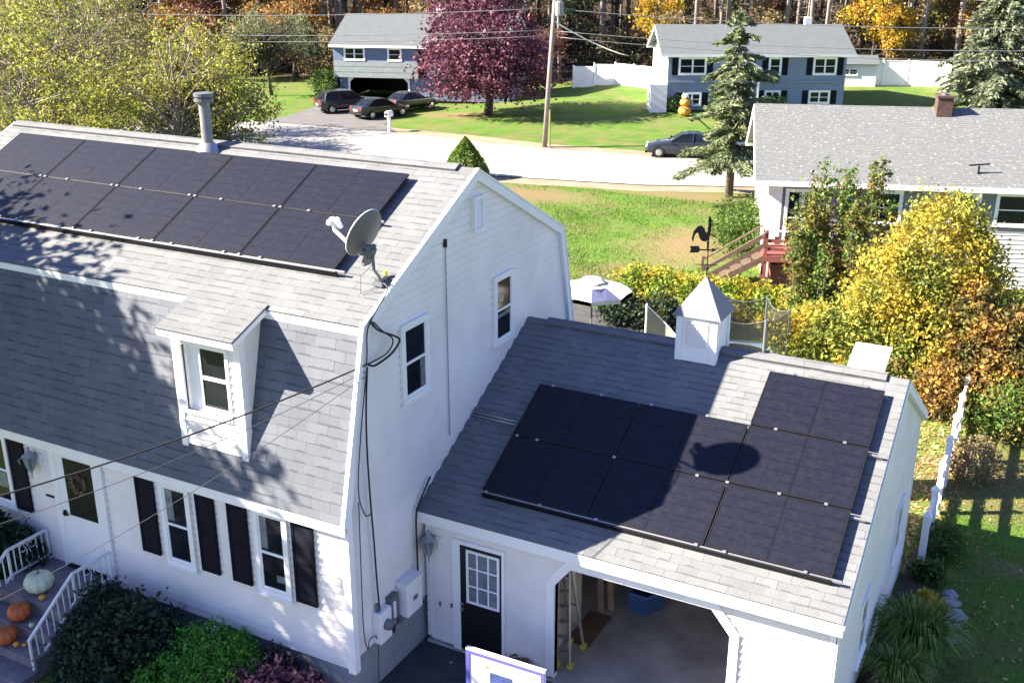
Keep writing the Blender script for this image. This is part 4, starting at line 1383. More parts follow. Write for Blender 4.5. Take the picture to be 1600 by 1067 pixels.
def tree(name, label, at, ells, top, nclump, per, size, sig, leafm, barkm, seed, trunk=0.18, nl=40, shell=0.5, cat='tree', group=None, flat=0.8, local=False, lean=(0, 0), aspect=0.62):
    """ells and top are relative to the foot of the trunk"""
    rng = np.random.default_rng(seed)
    r = thing(name, label, cat, at, group=group, local=local)
    o = np.array((0, 0, 0)) if local else np.array(at, float)
    E_ = [(*(np.array(e[:3]) + o), *e[3:]) for e in ells]
    pts, cen = clump_points(rng, E_, nclump, per, sig, shell, flat)
    mb = MB()
    limbs(mb, rng, o + np.array((0, 0, -0.2)), o + np.array(top), trunk, cen, nl)
    mb.build('trunk', barkm, r, smooth=True)
    leaves_obj('crown', pts, size, leafm, rng, parent=r, aspect=aspect)
    return r


def shrub(name, label, at, ells, nclump, per, size, sig, leafm, seed, barkm=None, cat='shrub', shell=0.6, group=None, aspect=0.6, ns=8):
    rng = np.random.default_rng(seed)
    r = thing(name, label, cat, at, group=group)
    o = np.array(at, float)
    E_ = [(*(np.array(e[:3]) + o), *e[3:]) for e in ells]
    pts, cen = clump_points(rng, E_, nclump, per, sig, shell)
    pts = pts[pts[:, 2] > at[2] - 0.05]
    mb = MB()
    for i in rng.choice(len(cen), size=min(ns, len(cen)), replace=False):
        p = o + np.append(rng.normal(size=2) * 0.12, -0.05)
        m_ = (p + cen[i]) / 2 + np.array([0, 0, 0.1])
        mb.tube([Vector(p), Vector(m_), Vector(cen[i])], [0.03, 0.02, 0.008], 5)
    mb.build('stem', barkm or M['bark'], r)
    leaves_obj('foliage', pts, size, leafm, rng, parent=r, aspect=aspect)
    return r


M['bark'] = bark_mat('grey_brown_bark', (0.09, 0.07, 0.055), (0.22, 0.18, 0.15))
M['bark_pale'] = bark_mat('pale_pine_bark', (0.17, 0.145, 0.13), (0.38, 0.34, 0.32))
M['bark_dark'] = bark_mat('dark_bark', (0.035, 0.028, 0.024), (0.10, 0.08, 0.065))
Gn = [(0.0, (0.035, 0.075, 0.018)), (0.5, (0.07, 0.13, 0.025)), (1.0, (0.12, 0.18, 0.035))]
Yl = [(0.0, (0.26, 0.19, 0.02)), (0.5, (0.42, 0.33, 0.025)), (1.0, (0.56, 0.47, 0.05))]
YG = [(0.0, (0.15, 0.17, 0.04)), (0.4, (0.30, 0.33, 0.06)), (0.75, (0.48, 0.50, 0.07)), (1.0, (0.62, 0.58, 0.09))]
Br = [(0.0, (0.11, 0.07, 0.045)), (0.5, (0.24, 0.16, 0.09)), (1.0, (0.36, 0.27, 0.16))]
M['lf_yew'] = leaf_mat('dark_yew_leaves', [(0.0, (0.012, 0.028, 0.018)), (0.6, (0.022, 0.046, 0.026)), (1.0, (0.04, 0.07, 0.03))], trans=0.15)
M['lf_box'] = leaf_mat('bright_box_leaves', [(0.0, (0.045, 0.15, 0.02)), (0.6, (0.085, 0.27, 0.03)), (1.0, (0.15, 0.38, 0.055))], trans=0.25)
M['lf_pink'] = leaf_mat('dusky_pink_leaves', [(0.0, (0.12, 0.04, 0.085)), (0.5, (0.34, 0.12, 0.17)), (0.8, (0.58, 0.26, 0.26)), (1.0, (0.6, 0.38, 0.28))], [(0.0, (0.05, 0.02, 0.05)), (1.0, (0.22, 0.09, 0.13))], 1.6)
M['lf_plum'] = leaf_mat('purple_green_leaves', [(0.0, (0.018, 0.014, 0.026)), (0.6, (0.04, 0.03, 0.045)), (1.0, (0.05, 0.075, 0.03))], trans=0.15)
M['lf_yg'] = leaf_mat('yellow_green_leaves', YG, [(0.0, (0.11, 0.09, 0.055)), (0.5, (0.20, 0.18, 0.07)), (1.0, (0.30, 0.29, 0.07))], 0.55)
M['lf_yg2'] = leaf_mat('olive_brown_leaves', [(0.0, (0.13, 0.095, 0.06)), (0.5, (0.22, 0.18, 0.09)), (1.0, (0.30, 0.27, 0.11))], [(0.0, (0.10, 0.13, 0.03)), (0.6, (0.20, 0.24, 0.05)), (1.0, (0.38, 0.36, 0.06))], 0.6)
M['lf_yel'] = leaf_mat('bright_yellow_leaves', Yl, [(0.0, (0.30, 0.15, 0.03)), (1.0, (0.55, 0.33, 0.04))], 0.8)
M['lf_vine'] = leaf_mat('mixed_yellow_green_leaves', [(0.0, (0.07, 0.11, 0.03)), (0.5, (0.20, 0.24, 0.05)), (1.0, (0.42, 0.42, 0.08))], [(0.0, (0.26, 0.17, 0.03)), (0.4, (0.46, 0.36, 0.045)), (1.0, (0.64, 0.54, 0.10))], 0.75)
M['lf_vine2'] = leaf_mat('brown_orange_leaves', [(0.0, (0.12, 0.06, 0.03)), (0.5, (0.30, 0.16, 0.05)), (1.0, (0.6, 0.38, 0.06))], [(0.0, (0.05, 0.07, 0.025)), (1.0, (0.20, 0.17, 0.06))], 1.1)
M['lf_rg'] = leaf_mat('green_russet_leaves', [(0.0, (0.05, 0.11, 0.025)), (0.6, (0.10, 0.19, 0.04)), (1.0, (0.22, 0.30, 0.06))], [(0.0, (0.14, 0.075, 0.03)), (0.4, (0.22, 0.16, 0.05)), (1.0, (0.18, 0.24, 0.05))], 0.9)
M['lf_hedge'] = leaf_mat('lime_hedge_leaves', [(0.0, (0.08, 0.14, 0.025)), (0.6, (0.18, 0.28, 0.04)), (1.0, (0.38, 0.42, 0.05))], Yl, 0.6)
M['lf_green'] = leaf_mat('green_leaves', Gn)
M['lf_maroon'] = leaf_mat('maroon_leaves', [(0.0, (0.05, 0.016, 0.034)), (0.5, (0.12, 0.038, 0.070)), (0.85, (0.22, 0.08, 0.125)), (1.0, (0.32, 0.14, 0.18))], trans=0.25)
M['lf_red'] = leaf_mat('red_autumn_leaves', [(0.0, (0.13, 0.045, 0.04)), (0.5, (0.24, 0.085, 0.065)), (1.0, (0.32, 0.15, 0.10))], [(0.0, (0.10, 0.055, 0.04)), (1.0, (0.24, 0.13, 0.08))], 0.5)
M['lf_orange'] = leaf_mat('orange_autumn_leaves', [(0.0, (0.20, 0.09, 0.03)), (0.5, (0.34, 0.18, 0.04)), (1.0, (0.46, 0.29, 0.06))], [(0.0, (0.14, 0.07, 0.035)), (1.0, (0.30, 0.18, 0.06))], 0.5)
M['lf_under'] = leaf_mat('dark_undergrowth_leaves', [(0.0, (0.022, 0.018, 0.012)), (0.6, (0.05, 0.038, 0.022)), (1.0, (0.10, 0.075, 0.04))], [(0.0, (0.015, 0.025, 0.012)), (1.0, (0.05, 0.06, 0.025))], 0.25)
M['lf_brown'] = leaf_mat('brown_autumn_leaves', Br, [(0.0, (0.12, 0.11, 0.05)), (1.0, (0.28, 0.25, 0.10))], 0.5)
M['lf_pine'] = leaf_mat('pine_needles', [(0.0, (0.028, 0.055, 0.028)), (0.6, (0.055, 0.095, 0.04)), (1.0, (0.11, 0.15, 0.06))], trans=0.15)
M['lf_spruce'] = leaf_mat('grey_green_needles', [(0.0, (0.085, 0.12, 0.06)), (0.6, (0.18, 0.22, 0.115)), (1.0, (0.32, 0.36, 0.20))], trans=0.35)
M['lf_blue'] = leaf_mat('blue_spruce_needles', [(0.0, (0.08, 0.11, 0.065)), (0.6, (0.17, 0.205, 0.13)), (1.0, (0.33, 0.35, 0.23))], trans=0.25)
M['lf_arb'] = leaf_mat('clipped_conifer_leaves', [(0.0, (0.06, 0.12, 0.015)), (1.0, (0.20, 0.29, 0.04))], trans=0.2)
M['lf_grass'] = leaf_mat('ornamental_grass_blades', [(0.0, (0.06, 0.14, 0.025)), (0.7, (0.15, 0.25, 0.05)), (1.0, (0.36, 0.36, 0.12))], trans=0.3)
M['lf_lawn'] = leaf_mat('lawn_blades', [(0.0, (0.06, 0.13, 0.018)), (0.7, (0.12, 0.22, 0.03)), (1.0, (0.22, 0.28, 0.06))], trans=0.3)
M['lf_litter'] = leaf_mat('fallen_leaves', [(0.0, (0.22, 0.11, 0.05)), (0.4, (0.36, 0.20, 0.09)), (0.8, (0.50, 0.35, 0.16)), (1.0, (0.55, 0.45, 0.10))], trans=0.05)

# wreath on the front door
wr = thing('door_wreath', 'dried leaf wreath hanging on the dark glass of the front door', 'wreath', (-5.36, 0.05, 2.15))
rng = np.random.default_rng(3)
an = rng.uniform(0, 2 * math.pi, 260)
rr = 0.15 + rng.normal(size=260) * 0.03
P = np.stack([-5.36 + rr * np.cos(an), 0.075 + rng.normal(size=260) * 0.012, 2.28 + rr * np.sin(an)], 1)
b = MB(); b.tube([(-5.36 + 0.15 * math.cos(a), 0.08, 2.28 + 0.15 * math.sin(a)) for a in np.linspace(0, 2 * math.pi, 21)], 0.025, 6, caps=False); b.build('ring', M['bark'], wr)
leaves_obj('leaf_cover', P, 0.07, M['lf_brown'], rng, parent=wr)

# ------------------------------------------------------------------ porch
porch = thing('porch', 'boarded front porch with steps below the front door', 'porch', (-5.5, -0.6, -0.16))
b = MB()
for k in range(8):
    y1 = 0.12 - k * 0.135
    b.box(-6.5, -4.78, y1 - 0.13, y1, 0.60, 0.64)
b.box(-6.48, -4.80, -0.94, 0.12, -0.2, 0.598)
b.build('deck', M['plank'], porch)
for k in range(3):
    b = MB()
    z = 0.40 - 0.2 * k
    b.box(-6.5, -4.78, -1.3 - 0.32 * k, -0.96 - 0.32 * k, z - 0.04, z)
    b.box(-6.48, -4.8, -1.27 - 0.32 * k, -0.96 - 0.32 * k + 0.01, -0.2, z - 0.042)
    b.build('step', M['plank'], porch)


def iron_rail(X, label, sgn):
    r = thing('porch_railing', label, 'railing', (X, -0.7, 0.6), group='white iron railings of the front porch')
    b = MB()
    z0, z1 = 0.62, 1.19
    top = [(X, 0.10, z1), (X, -0.68, z1), (X, -1.62, 0.52)]
    for p, q in zip(top, top[1:]): b.bar(p, q, 0.045, 0.035)
    b.build('handrail', M['iron'], r)
    for (y, za, zb_) in ((0.08, z0, z1), (-0.68, z0, z1), (-1.60, -0.15, 0.52)):
        b = MB(); b.bar((X, y, za), (X, y, zb_), 0.035, 0.035, up=(0, 1, 0)); b.build('post', M['iron'], r)
    b = MB(); b.bar((X, 0.08, 0.72), (X, -0.68, 0.72), 0.03); b.bar((X, -0.68, 0.72), (X, -1.58, 0.02), 0.03); b.build('bottom_rail', M['iron'], r)
    b = MB()
    for k in range(1, 7):
        y = 0.08 - 0.76 * k / 7
        if k in (3, 4): continue
        b.bar((X, y, 0.72), (X, y, z1), 0.016, up=(0, 1, 0))
    for k in range(1, 8):
        t = k / 8
        b.bar((X, -0.68 - 0.9 * t, 0.72 - 0.7 * t), (X, -0.68 - 0.92 * t, z1 - 0.66 * t), 0.016, up=(0, 1, 0))
    b.build('baluster', M['iron'], r)
    b = MB()
    for s2 in (1, -1):
        pts = []
        for k in range(17):
            a = k / 16 * math.pi * 1.7
            rr_ = 0.095 * (1 - 0.35 * k / 16)
            pts.append((X, -0.30 + s2 * (0.09 - rr_ * math.cos(a)), 0.95 + 0.13 - rr_ * math.sin(a) * -1 * 0.9))
        b.tube(pts, 0.008, 5)
        b.tube([(X, -0.30 + s2 * 0.0, 0.72), (X, -0.30 + s2 * 0.07, 0.86), (X, -0.30 + s2 * 0.02, 1.02), (X, -0.30 + s2 * 0.08, 1.13)], 0.008, 5)
    b.build('scroll', M['iron'], r)


iron_rail(-4.85, 'white iron porch railing between the steps and the dark yew', 1)
iron_rail(-6.36, 'white iron porch railing behind the pumpkins with scroll work', -1)


def pumpkin(at, r, mat, label, group, squash=0.78, name='pumpkin'):
    t = thing(name, label, 'pumpkin' if name == 'pumpkin' else 'gourd', at, group=group)
    b = MB()
    n, m = 40, 12
    vs_, fs = [], []
    for j in range(m + 1):
        th = math.pi * j / m
        for i in range(n):
            a = 2 * math.pi * i / n
            rib = 1 - 0.11 * abs(math.cos(a * 5)) ** 5
            rad = r * math.sin(th) * rib
            z = at[2] + r * squash * (1 - math.cos(th) * (1 - 0.18 * math.exp(-(math.sin(th) / 0.35) ** 2)))
            vs_.append((at[0] + rad * math.cos(a), at[1] + rad * math.sin(a), z))
    for j in range(m):
        for i in range(n):
            i2 = (i + 1) % n
            fs.append((j * n + i, j * n + i2, (j + 1) * n + i2, (j + 1) * n + i))
    b.add(vs_, fs); b.build('body', mat, t, smooth=True, fix=True)
    b = MB(); zt = at[2] + 2 * r * squash * 0.91
    b.tube([(at[0], at[1], zt - 0.03), (at[0] + 0.01, at[1], zt + r * 0.15), (at[0] + r * 0.15, at[1] - 0.01, zt + r * 0.3)], [r * 0.13, r * 0.09, r * 0.08], 7)
    b.build('stem', M['stem'], t)


pumpkin((-5.66, -0.70, 0.64), 0.235, M['palepumpkin'], 'big pale green pumpkin at the top of the porch steps', 'pumpkins on the porch steps')
pumpkin((-5.62, -1.16, 0.40), 0.185, M['pumpkin'], 'orange pumpkin on the step just below the pale one', 'pumpkins on the porch steps')
pumpkin((-5.55, -1.50, 0.20), 0.18, M['pumpkin'], 'orange pumpkin on the lowest step at the picture edge', 'pumpkins on the porch steps')
for (x, y, z, r, lab, m_) in ((-5.42, -0.86, 0.64, 0.055, 'small orange gourd against the pale pumpkin', 'gourd'), (-5.28, -1.22, 0.40, 0.045, 'small cream gourd beside the upper orange pumpkin', 'palepumpkin'),
                              (-5.33, -1.50, 0.20, 0.05, 'small orange gourd in front of the lowest pumpkin', 'gourd'), (-5.22, -1.44, 0.20, 0.04, 'tiny orange gourd right of the lowest pumpkin', 'gourd')):
    pumpkin((x, y, z), r, M[m_], lab, 'small gourds on the porch steps', 0.9, 'gourd')

# ------------------------------------------------------------------ front shrubs
shrub('yew_bush', 'large dark green yew bush beside the porch railing', (-3.75, -0.75, -0.14), [(0, 0, 0.55, 0.85, 0.7, 0.62), (-0.55, -0.05, 0.45, 0.5, 0.55, 0.5), (0.6, 0.0, 0.42, 0.55, 0.55, 0.5), (-0.1, -0.5, 0.35, 0.7, 0.5, 0.5), (-0.7, 0.25, 0.7, 0.3, 0.35, 0.45)], 900, 26, 0.085, 0.085, M['lf_yew'], 11, shell=0.72)
shrub('box_bush', 'rounded bright green box bush below the front windows', (-2.2, -0.62, -0.14), [(0, 0, 0.44, 0.80, 0.68, 0.56), (0.5, 0.1, 0.34, 0.45, 0.45, 0.45), (-0.3, -0.45, 0.28, 0.6, 0.5, 0.45), (0.3, -0.3, 0.36, 0.6, 0.5, 0.46)], 1300, 26, 0.05, 0.055, M['lf_box'], 12, shell=0.88)
shrub('azalea_bush', 'dusky pink and purple azalea bush at the bottom beside the house corner', (-1.15, -0.62, -0.14), [(0, 0, 0.38, 0.58, 0.45, 0.36), (-0.55, -0.2, 0.34, 0.45, 0.45, 0.34), (0.45, 0.2, 0.30, 0.40, 0.4, 0.32)], 520, 20, 0.075, 0.085, M['lf_pink'], 13, shell=0.65)
shrub('holly_bush', 'purple green bush between box bush and house wall', (-1.35, -0.12, -0.14), [(0, 0, 0.42, 0.42, 0.22, 0.30)], 160, 18, 0.06, 0.07, M['lf_plum'], 18, shell=0.6)
shrub('rhododendron_bush', 'dark green bush under the left window behind the porch railing', (-7.25, -0.35, -0.14), [(0, 0, 0.95, 0.75, 0.42, 0.62), (0.55, 0.1, 0.8, 0.35, 0.32, 0.6)], 420, 22, 0.10, 0.09, M['lf_yew'], 14)
b = thing('garden_spotlight', 'small white garden spotlight at the foot of the front wall', 'spotlight', (-2.62, -0.05, -0.1))
q = MB(); q.box(-2.70, -2.56, -0.03, 0.08, 0.34, 0.48); q.build('head', M['white'], b, bevel=0.01)
q = MB(); q.tube([(-2.5, 0.05, -0.14), (-2.5, 0.05, 0.52)], 0.012, 6); q.bar((-2.63, 0.03, -0.14), (-2.63, 0.03, 0.35), 0.02); q.build('stake', M['black'], b)

# ------------------------------------------------------------------ rooster weathervane
wv = thing('weathervane', 'black rooster weathervane on top of the white cupola', 'weathervane', (3.145, 5.67, 5.46))
vx, vy = 3.145, 5.67
b = MB(); b.tube([(vx, vy, 5.44), (vx, vy, 6.12)], 0.009, 6); b.lathe([(0.0, -0.04), (0.04, 0.0), (0.0, 0.04)], (vx, vy, 5.62), 8); b.build('rod', M['black'], wv)
b = MB()
for z_, ang in ((5.68, 0.3), (5.68, 0.3 + math.pi / 2)):
    dx_, dy_ = math.cos(ang) * 0.17, math.sin(ang) * 0.17
    b.bar((vx - dx_, vy - dy_, z_), (vx + dx_, vy + dy_, z_), 0.012)
b.build('cross_arms', M['black'], wv)
vd = Vector((0.94, 0.34, 0)).normalized()
vn = Vector((-vd.y, vd.x, 0))


def vane_poly(pts, name, t=0.014):
    b = MB(); b.prism([Vector((vx, vy, 0)) + vd * (p[0] * (0.8 if name == 'rooster' else 1.0) - (0.03 if name == 'rooster' else 0)) + Vector((0, 0, p[1])) - vn * t / 2 for p in pts], vn * t)
    return b.build(name, M['black'], wv, fix=True)


vane_poly([(-0.30, 6.10), (-0.27, 6.22), (-0.20, 6.30), (-0.12, 6.32), (-0.06, 6.27), (-0.02, 6.20), (0.0, 6.22), (0.01, 6.34), (0.005, 6.42), (0.02, 6.47), (0.05, 6.46), (0.065, 6.42), (0.10, 6.395), (0.065, 6.38), (0.075, 6.33), (0.07, 6.26), (0.06, 6.16), (0.02, 6.08), (-0.03, 6.06), (-0.10, 6.07), (-0.15, 6.12), (-0.18, 6.20), (-0.22, 6.19), (-0.25, 6.13), (-0.265, 6.04)], 'rooster')
vane_poly([(-0.29, 5.98), (-0.27, 5.93), (-0.29, 5.87), (-0.15, 5.88), (-0.13, 5.915), (0.06, 5.915), (0.05, 5.89), (0.13, 5.925), (0.05, 5.96), (0.06, 5.935), (-0.13, 5.935), (-0.15, 5.985)], 'arrow')
vane_poly([(-0.03, 6.07), (-0.02, 5.93), (-0.005, 5.93), (0.0, 6.07)], 'leg')

# ------------------------------------------------------------------ garage contents, sign
lad = thing('step_ladder', 'aluminium step ladder with yellow feet standing inside the garage opening', 'ladder', (2.22, 2.6, -0.1))
b = MB()
fa_, fb_ = Vector((2.16, 2.36, -0.1)), Vector((2.36, 2.40, -0.1))
ta_, tb_ = Vector((2.05, 2.62, 1.62)), Vector((2.20, 2.66, 1.62))
b.bar(fa_, ta_, 0.03, 0.06); b.bar(fb_, tb_, 0.03, 0.06)
for k in range(1, 7):
    t = k / 7
    b.bar(fa_.lerp(ta_, t), fb_.lerp(tb_, t), 0.07, 0.02)
b.build('front_rails', M['alu'], lad)
b = MB()
ra_, rb_ = Vector((2.10, 2.98, -0.1)), Vector((2.34, 2.96, -0.1))
b.bar(ra_, ta_ + Vector((0, 0.05, 0)), 0.025, 0.045); b.bar(rb_, tb_ + Vector((0, 0.05, 0)), 0.025, 0.045)
for k in range(1, 4): b.bar(ra_.lerp(ta_, k / 4), rb_.lerp(tb_, k / 4), 0.02)
b.bar(fb_.lerp(tb_, 0.35), rb_.lerp(tb_, 0.35), 0.015)
b.build('rear_rails', M['alu'], lad)
for p in (fa_, fb_, ra_, rb_):
    b = MB(); b.box(p.x - 0.035, p.x + 0.035, p.y - 0.05, p.y + 0.05, -0.098, -0.03); b.build('foot', M['yellow'], lad)
b = MB(); b.box(2.03, 2.22, 2.58, 2.74, 1.62, 1.67); b.build('top_cap', M['yellow'], lad)
bn = thing('plastic_bin', 'blue plastic bin on the garage floor near the back', 'bin', (2.85, 4.5, -0.1))
b = MB()
q0 = [(2.58, 4.24), (2.92, 4.22), (3.14, 4.62), (2.62, 4.66)]
c_ = Vector((2.81, 4.43))
pb = [(*(c_ + (Vector(p) - c_) * 0.85), -0.098) for p in q0]; pt_ = [(*p, 0.26) for p in q0]
for i in range(4):
    j = (i + 1) % 4
    b.add([pb[i], pb[j], pt_[j], pt_[i]], [(0, 1, 2, 3), (3, 2, 1, 0)])
b.add(pb, [(0, 1, 2, 3)])
b.build('tub', M['blueplastic'], bn)
b = MB()
for i in range(4): b.bar(Vector(pt_[i]), Vector(pt_[(i + 1) % 4]), 0.035, 0.03)
b.build('rim', M['blueplastic'], bn)
b = MB(); b.box(2.02, 2.42, 3.0, 3.95, -0.098, -0.085)
tag(b.build('cardboard_sheet', M['card'], at=(2.2, 3.5, -0.1)), 'brown cardboard sheet lying on the garage floor by the ladder', 'cardboard')
for k_, (dx_, lab) in enumerate(((0.0, 'left wooden board leaning inside the garage behind the white post'), (0.13, 'right wooden board leaning inside the garage behind the white post'))):
    b = MB(); b.bar((2.20 + dx_, 4.0 + dx_, -0.1), (2.05 + dx_, 4.15 + dx_, 1.5 - dx_), 0.10, 0.03, up=(0, 1, 0.1))
    tag(b.build('wood_board', M['wood'], at=(2.2 + dx_, 4.0, -0.1)), lab, 'board', 'boards leaning in the garage')
sg = thing('yard_sign', 'white sign board with violet border standing on the drive by the side door', 'sign', (2.0, 0.9, -0.11))
Ts = lambda a, z, o: (a, 0.92 + 0.02 * (a - 2) - o * 0.98, z - 0.0 * o)
b = MB(); b.boxT(Ts, 1.372, 2.628, -0.02, 0.875, -0.05, -0.004); b.build('panel', M['signwhite'], sg)
b = MB()
b.boxT(Ts, 1.37, 1.43, -0.02, 0.878, -0.004, 0.01); b.boxT(Ts, 2.57, 2.63, -0.02, 0.878, -0.004, 0.01)
b.boxT(Ts, 1.43, 2.57, 0.82, 0.878, -0.004, 0.009)
b.build('border', M['signblue'], sg)
b = MB(); b.boxT(Ts, 1.37, 2.63, 0.878, 0.905, -0.055, 0.012); b.build('top_edge', M['white'], sg)
b = MB(); b.boxT(Ts, 1.76, 2.12, 0.2, 0.60, -0.004, 0.002); b.build('picture', M['signdark'], sg)
b = MB(); b.lathe([(0.03, 0), (0.03, 0.004)], Ts(1.72, 0.67, -0.003), 10, frame=(Vector((1, 0, 0)), Vector((0, 0, 1)), Vector((0, -1, 0)))); b.build('green_mark', M['signgreen'], sg)
b = MB(); b.tube([Ts(1.80 + 0.10 * t, 0.79 - 0.16 * t + 0.03 * math.sin(t * 3.1), 0.0) for t in np.linspace(0, 1, 8)], 0.006, 5); b.build('gold_mark', M['signgold'], sg)
b = MB(); b.bar((1.45, 0.93, -0.1), (1.45, 1.2, 0.5), 0.03); b.bar((2.55, 0.95, -0.1), (2.55, 1.22, 0.5), 0.03); b.bar((1.45, 0.97, -0.11), (1.45, 0.94, 0.2), 0.03); b.bar((2.55, 0.99, -0.11), (2.55, 0.96, 0.2), 0.03); b.build('leg', M['greymetal'], sg)
shrub('weed_clump', 'small dry weed clump against the garage wall by the side door', (1.72, 1.92, -0.1), [(0, 0, 0.12, 0.22, 0.06, 0.16)], 40, 14, 0.05, 0.04, M['lf_brown'], 15)

# ------------------------------------------------------------------ right side of the garage
fence = thing('rail_fence', 'white post and rail fence running back from the garage corner', 'fence', (6.62, 13.0, -1.2))
P0f, P1f = Vector((6.66, 9.55)), Vector((6.55, 19.4))
nb = 7
b = MB()
for k in range(nb + 1):
    p = P0f.lerp(P1f, k / nb)
    z = ground_z(p.x, p.y)
    q = MB(); q.box(p.x - 0.065, p.x + 0.065, p.y - 0.055, p.y + 0.055, z - 0.1, z + 1.22)
    c = (p.x, p.y, z + 1.34)
    q.add([(p.x - 0.085, p.y - 0.085, z + 1.22), (p.x + 0.085, p.y - 0.085, z + 1.22), (p.x + 0.085, p.y + 0.085, z + 1.22), (p.x - 0.085, p.y + 0.085, z + 1.22), c], [(3, 2, 1, 0), (0, 1, 4), (1, 2, 4), (2, 3, 4), (3, 0, 4)])
    q.build('post', M['white'], fence)
    if k < nb:
        p2_ = P0f.lerp(P1f, (k + 1) / nb)
        z2 = ground_z(p2_.x, p2_.y)
        for h in (0.25, 0.62, 1.05):
            b.bar((p.x, p.y + 0.066, z + h), (p2_.x, p2_.y - 0.066, z2 + h), 0.06, 0.15)
b.build('rail', M['white'], fence)

shed = thing('storage_shed', 'small white flat topped shed behind the garage ridge', 'shed', (4.9, 13.2, -1.2))
b = MB(); b.box(4.50, 5.12, 12.2, 13.0, -1.25, 1.8); b.build('wall', M['siding'], shed)
b = MB(); b.hexa([(4.42, 12.05, 1.80), (5.20, 12.05, 1.80), (5.20, 13.1, 2.14), (4.42, 13.1, 2.14), (4.42, 12.05, 1.87), (5.20, 12.05, 1.87), (5.20, 13.1, 2.21), (4.42, 13.1, 2.21)]); b.build('roof', M['white'], shed)

# ornamental grass, small plants and litter in the side garden
def grass_clump(name, label, at, n, h, spread, mat, seed):
    rng = np.random.default_rng(seed)
    mb = MB()
    for i in range(n):
        a = rng.uniform(0, 2 * math.pi); l = h * rng.uniform(0.6, 1.1); s = spread * rng.uniform(0.25, 1.0)
        d = np.array([math.cos(a), math.sin(a), 0]); w = rng.uniform(0.008, 0.016)
        sd_ = np.array([-d[1], d[0], 0]) * w
        b0 = np.array(at) + d * rng.uniform(0, 0.12)
        pts = [b0, b0 + d * s * 0.3 + np.array([0, 0, l * 0.6]), b0 + d * s * 0.75 + np.array([0, 0, l * 0.85]), b0 + d * s * 1.15 + np.array([0, 0, l * 0.65])]
        ws = [1, 1, 0.7, 0.05]
        V = []
        for p, k in zip(pts, ws): V += [tuple(p - sd_ * k), tuple(p + sd_ * k)]
        mb.add(V, [(0, 1, 3, 2), (2, 3, 5, 4), (4, 5, 7, 6)])
    o = mb.build(name, mat, at=at)
    return tag(o, label, 'grass clump')


def on_ground(x, y, dz=0.0): return (x, y, ground_z(x, y) + dz)


grass_clump('ornamental_grass', 'large arching ornamental grass clump beside the garage side wall', on_ground(7.0, 5.9), 900, 0.95, 0.85, M['lf_grass'], 21)
grass_clump('ornamental_grass', 'smaller grass clump at the bottom edge by the garage wall', on_ground(6.85, 4.7), 500, 0.7, 0.6, M['lf_grass'], 22)
shrub('green_shrub', 'low blue green shrub at the end of the white fence', on_ground(6.95, 10.4), [(0, 0, 0.35, 0.4, 0.5, 0.35)], 130, 18, 0.07, 0.08, M['lf_green'], 23)
shrub('hosta_plant', 'small grey green plant next to the garage rear corner', on_ground(6.85, 9.2), [(0, 0, 0.2, 0.3, 0.3, 0.2)], 60, 14, 0.12, 0.07, M['lf_green'], 24)
shrub('yellow_plant', 'small bright yellow plant in the bed along the garage', on_ground(6.95, 8.0), [(0, 0, 0.12, 0.28, 0.2, 0.14)], 50, 12, 0.10, 0.05, M['lf_yel'], 25)
shrub('pink_flower', 'small pink flowering plant at the bottom edge by the garage', on_ground(6.62, 4.55), [(0, 0, 0.22, 0.12, 0.12, 0.16)], 18, 10, 0.05, 0.03, M['lf_pink'], 26)
shrub('groundcover_plant', 'low green spreading plant behind the ornamental grass', on_ground(6.8, 7.0), [(0, 0, 0.15, 0.4, 0.5, 0.2)], 120, 14, 0.07, 0.06, M['lf_green'], 27)
shrub('dry_shrub', 'dry pale shrub with russet leaves beside the white fence', on_ground(7.15, 14.6), [(0, 0, 0.5, 0.55, 0.9, 0.5)], 120, 14, 0.08, 0.10, M['lf_brown'], 28)
for k, (x, y, s_) in enumerate(((7.35, 8.4, 0.17), (7.5, 7.9, 0.2), (7.45, 7.4, 0.15), (7.42, 6.9, 0.18), (7.3, 8.75, 0.15))):
    rng = np.random.default_rng(60 + k)
    b = MB(); b.lathe([(0.02, -0.03), (s_, 0.0), (s_ * 0.92, 0.05), (s_ * 0.4, 0.085), (0.01, 0.09)], on_ground(x, y), 9)
    b.v = [(v[0] + rng.normal() * 0.02, v[1] + rng.normal() * 0.03, v[2] + rng.normal() * 0.008) for v in b.v]
    o = b.build('border_stone', M['found'], at=on_ground(x, y), fix=True)
    tag(o, 'flat grey border stone in the lawn beside the grass clump', 'stone', 'grey border stones')


def scatter(name, region, n, seed, size, mat, label=None, lift=0.02, up=3.0, dirs=None, keep=None):
    rng = np.random.default_rng(seed)
    x0, x1, y0, y1 = region
    x = rng.uniform(x0, x1, n); y = rng.uniform(y0, y1, n)
    if keep is not None:
        k = keep(x, y); x, y = x[k], y[k]
    z = np.array([ground_z(a, c) for a, c in zip(x, y)]) + lift * rng.uniform(0.6, 1.4, len(x))
    d = None
    if dirs: d = np.tile(np.array(dirs, float), (len(x), 1))
    o = leaves_obj(name, np.stack([x, y, z], 1), size, mat, rng, at=(0, 0, 0), up_bias=up, dirs=d, jitter=0.4, aspect=0.65 if not dirs else 0.16)
    o['kind'] = 'stuff'
    return o


